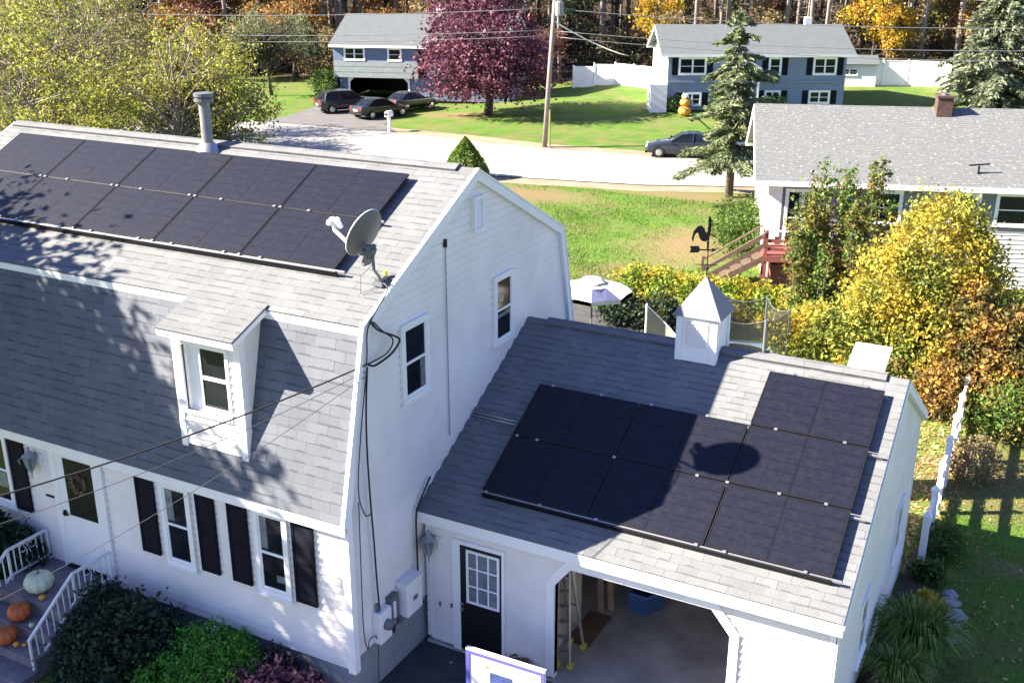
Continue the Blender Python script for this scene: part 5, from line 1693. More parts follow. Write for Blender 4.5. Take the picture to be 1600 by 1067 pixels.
scatter('leaf_litter', (6.5, 12.5, 3.0, 19.0), 1500, 31, 0.085, M['lf_litter'])
scatter('leaf_litter', (-7.2, -3.9, -8, -1.6), 1500, 32, 0.075, M['lf_litter'])
scatter('leaf_litter', (0.1, 2.8, -2.0, 1.95), 60, 33, 0.06, M['lf_litter'], lift=0.06)
scatter('leaf_litter', (4.6, 6.9, 9.4, 20.0), 4500, 34, 0.09, M['lf_litter'])
scatter('lawn_grass', (6.7, 14.0, 3.0, 20.0), 60000, 35, 0.07, M['lf_lawn'], lift=0.025, dirs=(0, 0, 1), up=0.0)
scatter('lawn_grass', (-20, 4, 23.5, 40.5), 110000, 36, 0.14, M['lf_lawn'], lift=0.04, dirs=(0.1, 0, 1), up=0.0,
        keep=lambda x, y: (y < 39.5 + 0.26 * (x + 20)) & (np.hypot((x + 5.6) / 3.0, (y - 32) / 4.0) > 0.3 + 1.2 * np.random.default_rng(1).uniform(size=len(x))) & (np.hypot((x + 16.5) / 6, (y - 38) / 2.2) > 0.4 + np.random.default_rng(2).uniform(size=len(x))) & (np.random.default_rng(3).uniform(size=len(x)) < 0.55 + 0.4 * np.sin(x * 1.3 + 2 * np.sin(y * 0.7)) * np.sin(y * 1.1 + x * 0.4)))
rngp = np.random.default_rng(5)

# ------------------------------------------------------------------ back garden
strip_sheet('patio', plain('dark_patio_pavers', (0.055, 0.055, 0.06), 0.9, var=0.35, scale=2.5), [(-8.5, 11.5), (-8.5, 22.4)], [(-2.6, 11.5), (-2.6, 22.0)], n=6, lift=0.03, dense=1.0)
um = thing('patio_umbrella', 'white patio umbrella with a blue panel behind the house', 'umbrella', (-3.95, 17.5, -1.2))
ux, uy = -3.95, 17.6
b = MB(); b.tube([(ux, uy, -1.2), (ux, uy, 1.27)], 0.03, 8); b.build('pole', M['greymetal'], um)
b = MB()
nseg = 8
rim_, top_ = [], (ux, uy, 1.30)
for k in range(nseg):
    a = 2 * math.pi * (k + 0.5) / nseg
    rim_.append((ux + 1.2 * math.cos(a), uy + 1.2 * math.sin(a), 0.98))
vs_, fs, ms_ = [top_], [], []
for k in range(nseg): vs_.append(rim_[k])
for k in range(nseg):
    a, c = Vector(rim_[k]), Vector(rim_[(k + 1) % nseg])
    md = (a + c) / 2 + Vector((0, 0, 0.03)); up_ = Vector(top_)
    m1 = up_.lerp(a, 0.5) + Vector((0, 0, 0.05)); m2 = up_.lerp(c, 0.5) + Vector((0, 0, 0.05))
    mm_ = 1 if k in (5, 6) else 0
    b.add([up_, m1, m2], [(0, 1, 2), (2, 1, 0)], m=0)
    b.add([m1, a, md, c, m2], [(0, 1, 2, 3, 4), (4, 3, 2, 1, 0)], m=mm_ if k == 6 else 0)
    b.add([a, md, md - Vector((0, 0, 0.13)), a - Vector((0, 0, 0.12))], [(0, 1, 2, 3), (3, 2, 1, 0)])
    b.add([md, c, c - Vector((0, 0, 0.12)), md - Vector((0, 0, 0.13))], [(0, 1, 2, 3), (3, 2, 1, 0)])
b.build('canopy', [M['fabric'], M['fabricblue']], um)
b = MB(); b.lathe([(0.40, 1.27), (0.28, 1.36), (0.05, 1.42), (0.01, 1.44)], (ux, uy, 0), 8); b.build('vent_cap', M['fabric'], um)
b = MB()
for k in range(nseg): b.bar((ux, uy, 1.24), Vector(rim_[k]) + Vector((0, 0, -0.02)), 0.015)
b.build('rib', M['greymetal'], um)
b = MB(); b.lathe([(0.25, -1.2), (0.25, -1.12), (0.05, -1.08)], (ux, uy, 0), 14); b.build('base', M['black'], um)


def patio_chair(x, y, rz, label):
    t = thing('patio_chair', label, 'chair', (x, y, ground_z(x, y)), rotz=rz, group='dark cushioned patio chairs', local=True)
    b = MB(); b.box(-0.28, 0.28, -0.28, 0.28, 0.32, 0.44); b.build('seat', M['darkfabric'], t, bevel=0.03)
    b = MB(); b.hexa([(-0.28, 0.20, 0.44), (0.28, 0.20, 0.44), (0.28, 0.30, 0.44), (-0.28, 0.30, 0.44), (-0.28, 0.33, 0.92), (0.28, 0.33, 0.92), (0.28, 0.43, 0.90), (-0.28, 0.43, 0.90)]); b.build('backrest', M['darkfabric'], t, bevel=0.03)
    for sx in (-0.26, 0.26):
        for sy in (-0.26, 0.26):
            b = MB(); b.box(sx - 0.02, sx + 0.02, sy - 0.02, sy + 0.02, 0, 0.32); b.build('leg', M['greymetal'], t)
        b = MB(); b.box(sx - 0.025, sx + 0.025, -0.26, 0.3, 0.58, 0.61); b.build('armrest', M['greymetal'], t)


patio_chair(-4.9, 16.6, 0.6, 'dark cushioned patio chair nearest the house under the umbrella')
patio_chair(-4.9, 18.4, 2.4, 'dark cushioned patio chair on the far side of the umbrella')
patio_chair(-3.1, 16.7, -0.7, 'dark cushioned patio chair right of the umbrella pole')
pt = thing('patio_table', 'low dark patio table beneath the white umbrella', 'table', (-4.4, 17.5, -1.2))
b = MB(); b.box(-5.0, -4.05, 17.1, 17.95, -0.55, -0.51); b.build('table_top', M['darkfabric'], pt)
for sx in (-4.95, -4.1):
    for sy in (17.15, 17.9):
        b = MB(); b.box(sx - 0.02, sx + 0.02, sy - 0.02, sy + 0.02, -1.2, -0.55); b.build('leg', M['greymetal'], pt)

tp = thing('trampoline', 'trampoline with sagging dark safety net and pale blue pad behind the cupola', 'trampoline', (-0.55, 18.8, -1.2))
tcx, tcy, tr_ = 0.35, 18.7, 1.3
npole = 6
poles = []
for k in range(npole):
    a = 2 * math.pi * k / npole + 0.25
    poles.append((tcx + tr_ * math.cos(a), tcy + tr_ * math.sin(a)))
    b = MB(); x, y = poles[-1]; b.tube([(x, y, -1.2), (x, y, 0.83)], 0.03 if k != 5 else 0.05, 8)
    b.build('net_pole', M['greymetal'], tp)
b = MB()
vs_, fs = [], []
nn_ = 10
for k in range(npole):
    x0, y0 = poles[k]; x1, y1 = poles[(k + 1) % npole]
    for i in range(nn_):
        t = i / nn_
        sg_ = 0.28 * 4 * t * (1 - t)
        ins = 1 - 0.07 * 4 * t * (1 - t)
        x, y = tcx + ((x0 + (x1 - x0) * t) - tcx) * ins, tcy + ((y0 + (y1 - y0) * t) - tcy) * ins
        vs_ += [(x, y, -0.66), (x, y, 0.8 - sg_ * 0.6)]
tot = npole * nn_
for i in range(tot):
    j = (i + 1) % tot
    fs.append((2 * i, 2 * j, 2 * j + 1, 2 * i + 1))
b.add(vs_, fs); b.build('safety_net', M['net'], tp)
b = MB(); b.tube([(vs_[2 * i + 1]) for i in list(range(tot)) + [0]], 0.011, 5, caps=False); b.build('net_hem', M['greymetal'], tp)
b = MB(); b.lathe([(1.0, -0.72), (1.0, -0.67), (1.28, -0.67), (1.28, -0.72)], (tcx, tcy, 0), 32); b.build('edge_pad', plain('pale_blue_pad', (0.35, 0.5, 0.68), 0.6), tp)
b = MB(); b.lathe([(0.01, -0.70), (0.99, -0.70), (0.99, -0.71), (0.01, -0.71)], (tcx, tcy, 0), 32); b.build('jumping_mat', M['black'], tp)
b = MB()
for k in range(8):
    a = 2 * math.pi * k / 8
    b.tube([(tcx + 1.15 * math.cos(a), tcy + 1.15 * math.sin(a), -1.2), (tcx + 1.15 * math.cos(a), tcy + 1.15 * math.sin(a), -0.72)], 0.025, 6)
b.build('frame_leg', M['greymetal'], tp)

pool = thing('canvas_screen', 'pale beige canvas screen panel curving behind the garage ridge', 'screen', (-2.6, 17.6, -1.2))
b = MB()
vs_, fs = [], []
for i in range(15):
    t = i / 14
    x, y = -2.05 + 0.95 * t, 17.25 + 0.25 * math.sin(t * 3)
    zt = 0.88 - 1.3 * t + 0.45 * t * t
    vs_ += [(x, y, -1.2), (x, y, zt), (x, y + 0.02, zt), (x, y + 0.02, -1.2)]
for i in range(14):
    a, c = 4 * i, 4 * i + 4
    fs += [(a, c, c + 1, a + 1), (a + 1, c + 1, c + 2, a + 2), (a + 2, c + 2, c + 3, a + 3)]
b.add(vs_, fs); b.build('canvas', plain('beige_canvas', (0.24, 0.22, 0.19), 0.9), pool)
b = MB(); b.tube([(vs_[4 * i + 1][0], vs_[4 * i + 1][1] - 0.01, vs_[4 * i + 1][2] + 0.015) for i in range(15)], 0.018, 6); b.build('top_hem', M['white'], pool)
b = MB(); b.tube([(-2.08, 17.24, -1.2), (-2.08, 17.24, 0.95)], 0.03, 8); b.tube([(-1.08, 17.3, -1.2), (-1.08, 17.3, 0.42)], 0.045, 8); b.build('post', M['white'], pool)

# hedge and shrubs between the gardens
hg = [(-4.6, 23.2, 0.9, 'yellow green hedge shrub nearest the white umbrella', 'lf_hedge'), (-3.5, 23.0, 1.0, 'bright yellow hedge shrub left of the cupola', 'lf_hedge'), (-2.4, 22.8, 1.0, 'yellow hedge shrub directly behind the cupola', 'lf_hedge'),
      (-1.2, 22.9, 0.95, 'lime green hedge shrub right behind the cupola roof', 'lf_hedge'), (0.0, 22.8, 1.1, 'lime green hedge shrub behind the trampoline net', 'lf_hedge'), (1.2, 22.4, 1.2, 'green yellow hedge shrub at the right end of the trampoline', 'lf_vine')]
for k, (x, y, r_, lab, m_) in enumerate(hg):
    shrub('hedge_shrub', lab, on_ground(x, y), [(0, 0, 0.75, 0.85, 0.8, 0.55 + 0.25 * r_), (0.3, -0.4, 0.4, 0.7, 0.6, 0.5)], 190, 22, 0.13, 0.13, M[m_], 70 + k, group='shrubs of the hedge between the gardens')
dk = [(-4.4, 21.0), (-3.0, 20.9), (-1.7, 21.3)]
for k, (x, y) in enumerate(dk):
    shrub('dark_shrub', ['dark green shrub in the shade right of the umbrella pole', 'dark shaded shrub left of the pale canvas screen', 'dark shaded shrub behind the pale canvas screen'][k], on_ground(x, y), [(0, 0, 0.6, 0.8, 0.6, 0.65)], 150, 18, 0.12, 0.12, M['lf_yew'], 80 + k)
shrub('small_lime_bush', 'small lime green bush peeking above the garage ridge', on_ground(-3.35, 15.2), [(0, 0, 0.42, 0.4, 0.35, 0.42)], 60, 16, 0.10, 0.08, M['lf_hedge'], 84)

# tall russet shrubs in front of the neighbour's windows: loose upright stems
def upright(name, label, at, h, w, nstem, per, size, mat, seed):
    rng = np.random.default_rng(seed)
    r = thing(name, label, 'shrub', at)
    mb, pts, dr_ = MB(), [], []
    for i in range(nstem):
        a = rng.uniform(0, 2 * math.pi); d = np.array([math.cos(a), math.sin(a), 0]) * w * math.sqrt(rng.uniform(0.02, 1))
        hh = h * rng.uniform(0.55, 1.0) * (1 - 0.25 * (np.linalg.norm(d) / w) ** 2)
        p0 = np.array(at, float) + d * 0.25; p1 = np.array(at, float) + d * 0.8 + np.array([0, 0, hh * 0.55]); p2 = np.array(at, float) + d * 1.05 + np.array([0, 0, hh])
        mb.tube([Vector(p0), Vector(p1), Vector(p2)], [0.03, 0.018, 0.006], 5)
        for j in range(int(per * hh / h)):
            t = rng.uniform(0.08, 1) ** 0.8
            c = (p0 * (1 - t) ** 2 + 2 * p1 * t * (1 - t) + p2 * t * t)
            s = 0.24 * (1.15 - t) + 0.04
            m_ = rng.integers(3, 8)
            pts.append(c + rng.normal(size=3) * s + rng.normal(size=(m_, 3)) * 0.06)
    mb.build('stem', M['bark'], r)
    leaves_obj('foliage', np.concatenate(pts), size, mat, rng, parent=r)


upright('upright_shrub', 'tall green and russet shrub in front of the left end of the grey neighbour house', on_ground(1.6, 22.6), 6.1, 1.15, 26, 110, 0.12, M['lf_rg'], 91)
upright('upright_shrub', 'tall thin russet topped shrub between the green shrub and the yellow vine mound', on_ground(3.0, 22.8), 6.4, 1.15, 20, 110, 0.12, M['lf_rg'], 92)
upright('upright_shrub', 'sparse green stems nearest the red deck of the grey house', on_ground(1.0, 23.4), 6.0, 0.5, 9, 60, 0.12, M['lf_rg'], 93)
# the mound of vines
shrub('vine_mound', 'tall tree smothered in yellow and green vine right of the garage', on_ground(5.3, 19.8), [(0, 0, 4.0, 1.25, 1.1, 1.6), (-1.0, -0.2, 2.5, 1.2, 1.1, 1.8), (0.75, 0, 3.1, 0.85, 0.9, 1.8), (0.0, -0.4, 1.8, 1.7, 1.2, 1.6), (1.5, 0.1, 2.2, 0.85, 0.8, 1.4)], 1150, 46, 0.105, 0.18, M['lf_vine'], 95, ns=20, shell=0.8)
shrub('vine_mound', 'low spread of yellow vine in front of the tall vine mound', on_ground(3.0, 19.6), [(0, 0, 1.2, 1.3, 0.9, 1.1), (-1.1, 0.1, 0.9, 0.9, 0.8, 0.9), (0.9, -0.2, 1.7, 0.9, 0.9, 1.3)], 460, 34, 0.115, 0.16, M['lf_vine'], 96, ns=12, shell=0.75)
shrub('vine_mound', 'russet and orange vine mass at the right picture edge by the white fence', on_ground(7.0, 18.6), [(0, 0, 1.5, 0.95, 0.8, 1.5), (0.55, 0.2, 1.7, 0.8, 0.8, 1.4), (-0.6, 0.2, 2.2, 0.7, 0.6, 1.4)], 560, 34, 0.11, 0.15, M['lf_vine2'], 97, ns=14, shell=0.75)
shrub('dark_green_shrub', 'green and russet shrub below the orange vine at the fence end', on_ground(6.0, 17.9), [(0, 0, 0.8, 0.8, 0.6, 0.9), (-0.4, 0.1, 0.5, 0.7, 0.5, 0.6)], 200, 22, 0.10, 0.17, M['lf_vine2'], 98, shell=0.45)
shrub('dark_green_shrub', 'dark green and russet shrub behind the white fence at the right edge', on_ground(7.6, 17.2), [(0, 0, 0.7, 0.8, 0.55, 0.8), (0.8, 0.3, 1.0, 0.8, 0.6, 1.1)], 260, 22, 0.10, 0.18, M['lf_rg'], 99, shell=0.45)
shrub('dark_green_shrub', 'green shrub under the yellow vine next to the white shed', on_ground(4.2, 18.2), [(0, 0, 0.7, 0.9, 0.5, 0.8)], 150, 20, 0.12, 0.13, M['lf_rg'], 100)

# ------------------------------------------------------------------ neighbours' houses
def gable_house(name, label, at, rz, x0, x1, dep, zeave, zridge, wallm, roofm, ovx=0.5, ovy=0.35, low=None, gablem=None):
    """walls x0..x1, 0..dep, gables at both ends; local frame, front at y = 0"""
    h = thing(name, label, 'house', at, rotz=rz, local=True)
    T = lambda a, z, o: (a, -o, z)
    w = MB()
    fp = [(x0, 0.0), (x1, 0.0), (x1, zeave - 0.05), (x0, zeave - 0.05)]
    siding(w, T, fp, expose=0.16, proud=0.02); backing(w, T, fp)
    Tbk = lambda a, z, o: (a, dep + o, z)
    backing(w, Tbk, fp)
    w.build('wall', wallm, h)
    slope_ = (zridge - zeave) / (dep / 2 + ovy)
    g = MB()
    gp_ = [(0.0, 0.0), (dep, 0.0), (dep, zeave + slope_ * ovy - 0.12), (dep / 2, zridge - 0.12), (0.0, zeave + slope_ * ovy - 0.12)]
    for T_, f in ((lambda a, z, o: (x0 - o, a, z), 1), (lambda a, z, o: (x1 + o, a, z), 1)):
        siding(g, T_, gp_, expose=0.16, proud=0.02); backing(g, T_, gp_, 0.08)
    build_split(g, 'gable_wall', gablem or wallm, h)
    r = MB()
    X0, X1 = x0 - ovx, x1 + ovx
    r.slab([(X0, -ovy, zeave), (X1, -ovy, zeave), (X1, dep / 2, zridge), (X0, dep / 2, zridge)], 0.07)
    r.slab([(X1, dep + ovy, zeave), (X0, dep + ovy, zeave), (X0, dep / 2, zridge), (X1, dep / 2, zridge)], 0.07)
    ro = r.build('roof', roofm, h)
    f = MB()
    f.box(X0, X1, -ovy - 0.03, -ovy - 0.003, zeave - 0.2, zeave - 0.01)
    f.box(X0, X1, -ovy, -0.022, zeave - 0.2, zeave - 0.17)
    f.box(X0, X1, dep + ovy + 0.003, dep + ovy + 0.03, zeave - 0.2, zeave - 0.01)
    pf = [(-ovy - 0.003, zeave - 0.035), (dep / 2, zridge - 0.035), (dep + ovy + 0.003, zeave - 0.035)]
    inn = offset_poly(pf, 0.18)
    for xs in (X0 - 0.025, X1 - 0.015):
        f.prism([(xs, *p) for p in pf] + [(xs, *p) for p in inn[::-1]], (0.04, 0, 0))
    build_split(f, 'trim', M['white'], h, fix=True)
    return h, T, ro


# house A: blue raised ranch with open garage (z measured from its garage floor)
hA, TA, roA = gable_house('raised_ranch_house', 'blue grey raised ranch with an open two car garage across the road', (-41.975, 66.183, -1.0), R(16), -6.0, 8.2, 8.0, 4.45, 6.72, M['blue_siding'], M['shingle_far'], ovx=0.6, ovy=0.7)
for ch in list(hA.children):
    if ch.name.startswith('wall') or ch.name.startswith('gable_wall'):
        bpy.data.objects.remove(ch)
w = MB()
gx0, gx1, gz = -5.1, 0.0, 1.78
for poly in ([(-6.0, 0), (gx0, 0), (gx0, 1.85), (-6.0, 1.85)], [(gx1, 0), (8.2, 0), (8.2, 1.85), (gx1, 1.85)], [(gx0, gz), (gx1, gz), (gx1, 1.85), (gx0, 1.85)]):
    siding(w, TA, poly, expose=0.16, proud=0.02); backing(w, TA, poly)
TU = lambda a, z, o: (a, -0.35 - o, z)
TE = lambda a, z, o: (a, 0.3 - o, z)
up1 = [(-6.35, 3.12), (0.95, 3.12), (0.95, 4.4), (-6.35, 4.4)]
siding(w, TU, up1, expose=0.16, proud=0.02); backing(w, TU, up1)
up2 = [(1.8, 1.85), (8.55, 1.85), (8.55, 4.4), (1.8, 4.4)]
siding(w, TU, up2, expose=0.16, proud=0.02); backing(w, TU, up2)
w.box(-6.34, 0.94, -0.33, 0.0, 1.80, 1.87)
w.box(0.9, 1.85, 0.1, 0.25, 0.0, 4.4)
w.build('wall', M['blue_siding'], hA)
sk = MB()
pk = [(-6.36, 1.80), (1.0, 1.80), (1.0, 3.12), (-6.36, 3.12)]
TP = lambda a, z, o: (a, -0.38 - o, z)
siding(sk, TP, pk, expose=0.45, proud=0.015); backing(sk, TP, pk, 0.05)
sk.build('skirt_panel', M['pale_siding'], hA)
gw = MB()
gpA = [(0.0, 0.0), (8.0, 0.0), (8.0, 4.4), (4.0, 6.5), (-0.35, 4.4), (-0.35, 1.9), (0.0, 1.9)]
gw.prism([(-6.36, *p) for p in gpA], (0.08, 0, 0)); gw.prism([(8.48, *p) for p in gpA], (0.08, 0, 0))
build_split(gw, 'gable_wall', M['slate_siding'], hA, fix=True)
tA = MB()
tA.boxT(TA, gx0 - 0.16, gx0, 0, gz, 0.021, 0.06); tA.boxT(TA, gx1, gx1 + 0.16, 0, gz, 0.021, 0.06); tA.boxT(TA, gx0 - 0.16, gx1 + 0.16, gz, gz + 0.07, 0.021, 0.06)
for s_, xx in ((1, gx0), (-1, gx1)):
    tA.prism([TA(xx, gz - 0.4, 0.02), TA(xx + s_ * 0.4, gz, 0.02), TA(xx, gz, 0.02)], (0, -0.03, 0))
tA.build('garage_trim', M['white'], hA, fix=True)
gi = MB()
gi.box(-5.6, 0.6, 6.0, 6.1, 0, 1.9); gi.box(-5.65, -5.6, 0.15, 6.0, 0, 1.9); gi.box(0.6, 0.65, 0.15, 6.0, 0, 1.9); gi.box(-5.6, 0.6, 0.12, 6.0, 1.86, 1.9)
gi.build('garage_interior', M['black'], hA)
for (a, b_, z0, z1, m_) in ((-5.4, -3.55, 3.15, 4.28, 1), (-1.6, -0.35, 3.15, 4.25, 0), (3.0, 4.6, 3.0, 4.25, 1), (6.2, 7.4, 3.0, 4.25, 0)):
    window(hA, TU, a, b_, z0, z1, casing=0.13, mull=m_, sill=False)
dA = MB(); dA.box(0.98, 1.78, 0.05, 0.1, 1.9, 3.9); dA.build('entry_door', M['black'], hA)
for cx_, lab in ((1.7, 1), (7.4, 2)):
    c_ = MB(); c_.box(cx_ - 0.3, cx_ + 0.3, 4.2, 4.8, 6.2, 7.35); c_.box(cx_ - 0.36, cx_ + 0.36, 4.14, 4.86, 7.35, 7.45); c_.build('chimney', M['white'], roA)

# house B: slate blue split level with dark shutters
hB, TB, roB = gable_house('split_level_house', 'slate blue split level house with black shutters behind the spruce', (-19.405, 66.781, -0.5), R(27.7), 0.0, 13.2, 8.0, 4.08, 5.95, M['slate_siding'], M['shingle_far'], ovx=0.6, ovy=0.4, gablem=M['white'])
def shut(h, T, a0, a1, z0, z1):
    s = MB(); s.boxT(T, a0, a1, z0, z1, 0.021, 0.05)
    s.boxT(T, a0 + 0.05, a1 - 0.05, z0 + 0.08, (z0 + z1) / 2 - 0.05, 0.05, 0.056); s.boxT(T, a0 + 0.05, a1 - 0.05, (z0 + z1) / 2 + 0.05, z1 - 0.08, 0.05, 0.056)
    s.build('shutter', M['shutter'], h)
for a, c, z0, z1, m_ in ((0.78, 2.85, 2.55, 3.85, 1), (7.45, 8.4, 2.55, 3.85, 0), (10.75, 12.5, 2.55, 3.85, 1), (10.6, 12.2, 0.45, 1.45, 1), (7.3, 8.5, 0.45, 1.45, 1), (1.2, 2.6, 0.3, 1.3, 1)):
    window(hB, TB, a, c, z0, z1, casing=0.12, mull=m_, sill=False)
    shut(hB, TB, a - 0.48, a - 0.06, z0, z1); shut(hB, TB, c + 0.06, c + 0.48, z0, z1)
b = MB(); b.boxT(TB, 0.0, 13.2, 2.0, 2.12, 0.0, 0.09); b.build('belt_course', M['slate_siding'], hB)
po = MB()
po.box(4.7, 6.7, -1.2, -0.02, 3.0, 3.12)
po.prism([(4.6, -1.25, 3.12), (6.8, -1.25, 3.12), (5.7, -1.25, 3.75)], (0, 1.2, 0))
for x in (4.85, 5.3, 6.1, 6.55): po.box(x - 0.07, x + 0.07, -1.12, -0.98, 0.4, 3.0)
po.build('portico', M['white'], hB, fix=True)
b = MB(); b.boxT(TB, 5.2, 6.2, 0.5, 2.7, 0.02, 0.06); b.build('entry_door', M['black'], hB)
b = MB(); b.box(4.5, 6.9, -1.4, -0.02, 0.0, 0.42); b.build('step', M['concrete'], hB)
ch = MB()
ch.box(-0.75, -0.025, 1.6, 3.0, -0.4, 4.3)
ch.box(-1.25, -0.03, -0.4, 1.58, -0.5, 1.9)
ch.hexa([(-0.75, 1.3, 1.9), (-0.026, 1.3, 1.9), (-0.026, 1.598, 1.9), (-0.75, 1.598, 1.9), (-0.75, 1.55, 2.6), (-0.026, 1.55, 2.6), (-0.026, 1.598, 2.6), (-0.75, 1.598, 2.6)])
ch.build('chimney', M['white'], hB)
ch = MB(); ch.box(11.0, 11.5, 4.2, 4.7, 5.6, 6.45); ch.build('vent_stack', M['white'], roB)

# house C: low grey ranch at the right
hC, TC, roC = gable_house('ranch_house', 'low grey ranch house with speckled roof and red deck at the right', (-1.713, 28.772, -1.2), R(18), 0.0, 17.0, 8.2, 3.78, 6.0, M['grey_siding'], M['shingle_old'], ovx=0.55, ovy=0.35, gablem=M['siding'])
b = MB(); b.boxT(TC, -0.02, 0.36, 0.0, 3.7, 0.02, 0.05); b.boxT(TC, 0.36, 0.50, 1.6, 3.7, 0.02, 0.05); b.build('corner_board', M['siding'], hC)
b = MB()
lw = [(7.9, 0.0), (13.0, 0.0), (13.0, 2.05), (7.9, 2.05)]
TL = lambda a, z, o: (a, -0.06 - o, z)
siding(b, TL, lw, expose=0.17, proud=0.035); backing(b, TL, lw, 0.05); b.build('pale_clapboard', M['siding'], hC)
for a, c, z0, z1, m_ in ((0.62, 1.9, 1.25, 3.45, 1), (6.4, 7.5, 2.2, 3.5, 0), (8.0, 9.2, 2.3, 3.55, 0), (3.6, 4.8, 2.2, 3.5, 0), (11.5, 12.7, 2.3, 3.55, 0)):
    window(hC, TC, a, c, z0, z1, casing=0.10, mull=m_, sill=False)
b = MB(); b.box(6.30, 6.86, 3.5, 4.06, 5.4, 6.42); b.box(6.26, 6.90, 3.46, 4.10, 6.42, 6.50); c_ = b.build('chimney', M['brick'], roC)
b = MB(); b.lathe([(0.12, 6.50), (0.12, 6.58)], (6.58, 3.78, 0), 10); b.build('chimney_pot', M['greymetal'], roC)
b = MB(); b.tube([(7.35, 0.35, 4.05), (7.35, 0.35, 4.42)], 0.035, 6); b.bar((7.0, 0.35, 4.43), (7.7, 0.35, 4.50), 0.05); b.build('antenna', M['black'], roC)
dk = thing('red_deck', 'red stained deck and steps at the left end of the grey ranch house', 'deck', (-1.713, 28.772, -1.2), rotz=R(18), local=True)
b = MB()
for k in range(8): b.box(-0.1, 3.4, -1.75 + k * 0.215, -1.75 + k * 0.215 + 0.2, 1.28, 1.32)
b.build('deck_boards', M['deckred'], dk)
b = MB(); b.box(-0.1, 3.4, -1.79, -1.755, 1.08, 1.30); b.box(-0.14, -0.105, -1.79, -0.05, 1.08, 1.30); b.box(0.2, 3.3, -1.5, -0.1, 0.0, 0.9); b.build('skirt', M['deckred'], dk)
for x, y in ((-0.05, -1.72), (1.6, -1.72), (3.35, -1.72), (-0.05, -0.5)):
    b = MB(); b.box(x - 0.05, x + 0.05, y - 0.05, y + 0.05, 0.0, 2.25); b.build('post', M['deckred'], dk)
b = MB()
b.bar((0.0, -1.72, 2.22), (3.3, -1.72, 2.22), 0.14, 0.04); b.bar((-0.05, -1.68, 2.22), (-0.05, -0.55, 2.22), 0.14, 0.04)
b.build('top_rail', M['white'], dk)
b = MB(); b.bar((0.0, -1.72, 1.55), (3.3, -1.72, 1.55), 0.05, 0.12); b.bar((0.0, -1.72, 1.85), (3.3, -1.72, 1.85), 0.05, 0.12); b.build('mid_rail', M['deckred'], dk)
for k in range(5):
    b = MB(); b.box(-0.5 - 0.38 * k, -0.12 - 0.38 * k, -1.72, -0.5, 1.05 - 0.24 * k, 1.10 - 0.24 * k); b.build('step', M['oldwood'], dk)
for y in (-1.75, -0.48):
    b = MB()
    b.bar((-0.05, y, 2.18), (-2.2, y, 0.75), 0.10, 0.05); b.bar((-0.1, y, 1.7), (-2.2, y, 0.35), 0.05, 0.16); b.bar((-0.1, y, 1.2), (-2.25, y, -0.1), 0.05, 0.22)
    b.build('stair_rail', M['oldwood'], dk)
    b = MB(); b.box(-2.31, -2.205, y - 0.05, y + 0.05, 0, 0.85); b.build('newel_post', M['oldwood'], dk)

# white fences beside house B, small shed and far house
def panel_fence(name, label, pts, h, mat):
    r = thing(name, label, 'fence', on_ground(*pts[0][:2]))
    p = MB()
    tot_ = MB()
    for (x0, y0), (x1, y1) in zip(pts, pts[1:]):
        L = math.hypot(x1 - x0, y1 - y0); n = max(1, round(L / 2.0))
        for k in range(n):
            a = Vector((x0 + (x1 - x0) * k / n, y0 + (y1 - y0) * k / n)); c = Vector((x0 + (x1 - x0) * (k + 1) / n, y0 + (y1 - y0) * (k + 1) / n))
            za, zc = ground_z(*a), ground_z(*c)
            zm = (za + zc) / 2
            p.bar((a.x, a.y, zm + h / 2), (c.x, c.y, zm + h / 2), 0.05, h)
            tot_ = MB(); tot_.bar((a.x, a.y, zm - 0.1), (a.x, a.y, zm + h + 0.15), 0.13, 0.13, up=(0, 1, 0))
            tot_.build('post', mat, r)
            p.bar((a.x, a.y, zm + h + 0.02), (c.x, c.y, zm + h + 0.02), 0.09, 0.06)
    p.build('panel', mat, r)


panel_fence('vinyl_fence', 'long white vinyl fence left of the slate blue house', [(-31.5, 76.5), (-28.0, 77.5), (-24.0, 76.0), (-21.5, 74.8)], 1.75, M['white'])
panel_fence('vinyl_fence', 'white vinyl fence right of the slate blue house behind the ranch roof', [(-9.0, 85.0), (-5.2, 86.5), (-2.4, 87.0), (-1.6, 84.5)], 2.0, M['white'])
sh = thing('garden_shed', 'white garden shed with grey roof right of the slate blue house', 'shed', (-9.5, 84.0, ground_z(-9.5, 84)), rotz=R(20), local=True)
b = MB(); b.box(-1.5, 2.2, 0, 2.5, -0.3, 1.9); b.build('wall', M['white'], sh)
b = MB(); b.slab([(-1.75, -0.25, 1.85), (2.4, -0.25, 1.85), (2.4, 1.25, 2.5), (-1.75, 1.25, 2.5)], 0.06); b.slab([(2.4, 2.75, 1.85), (-1.75, 2.75, 1.85), (-1.75, 1.25, 2.5), (2.4, 1.25, 2.5)], 0.06); b.build('roof', M['shingle_far'], sh)
window(sh, lambda a, z, o: (a, -o, z), -0.7, 0.7, 0.9, 1.5, casing=0.08, mull=1, sill=False)
gz_ = thing('gazebo', 'low grey canopy roof in front of the far white fence', 'gazebo', (-4.4, 62.5, ground_z(-4.4, 62.5)), rotz=R(20), local=True)
b = MB(); b.add([(-1.4, -1.2, 0.95), (1.4, -1.2, 0.95), (1.4, 1.2, 0.95), (-1.4, 1.2, 0.95), (0, 0, 1.45)], [(3, 2, 1, 0), (0, 1, 4), (1, 2, 4), (2, 3, 4), (3, 0, 4)]); b.build('roof', M['greymetal'], gz_)
for x in (-1.3, 1.3):
    for y in (-1.1, 1.1):
        b = MB(); b.box(x - 0.05, x + 0.05, y - 0.05, y + 0.05, 0, 0.95); b.build('post', M['greymetal'], gz_)
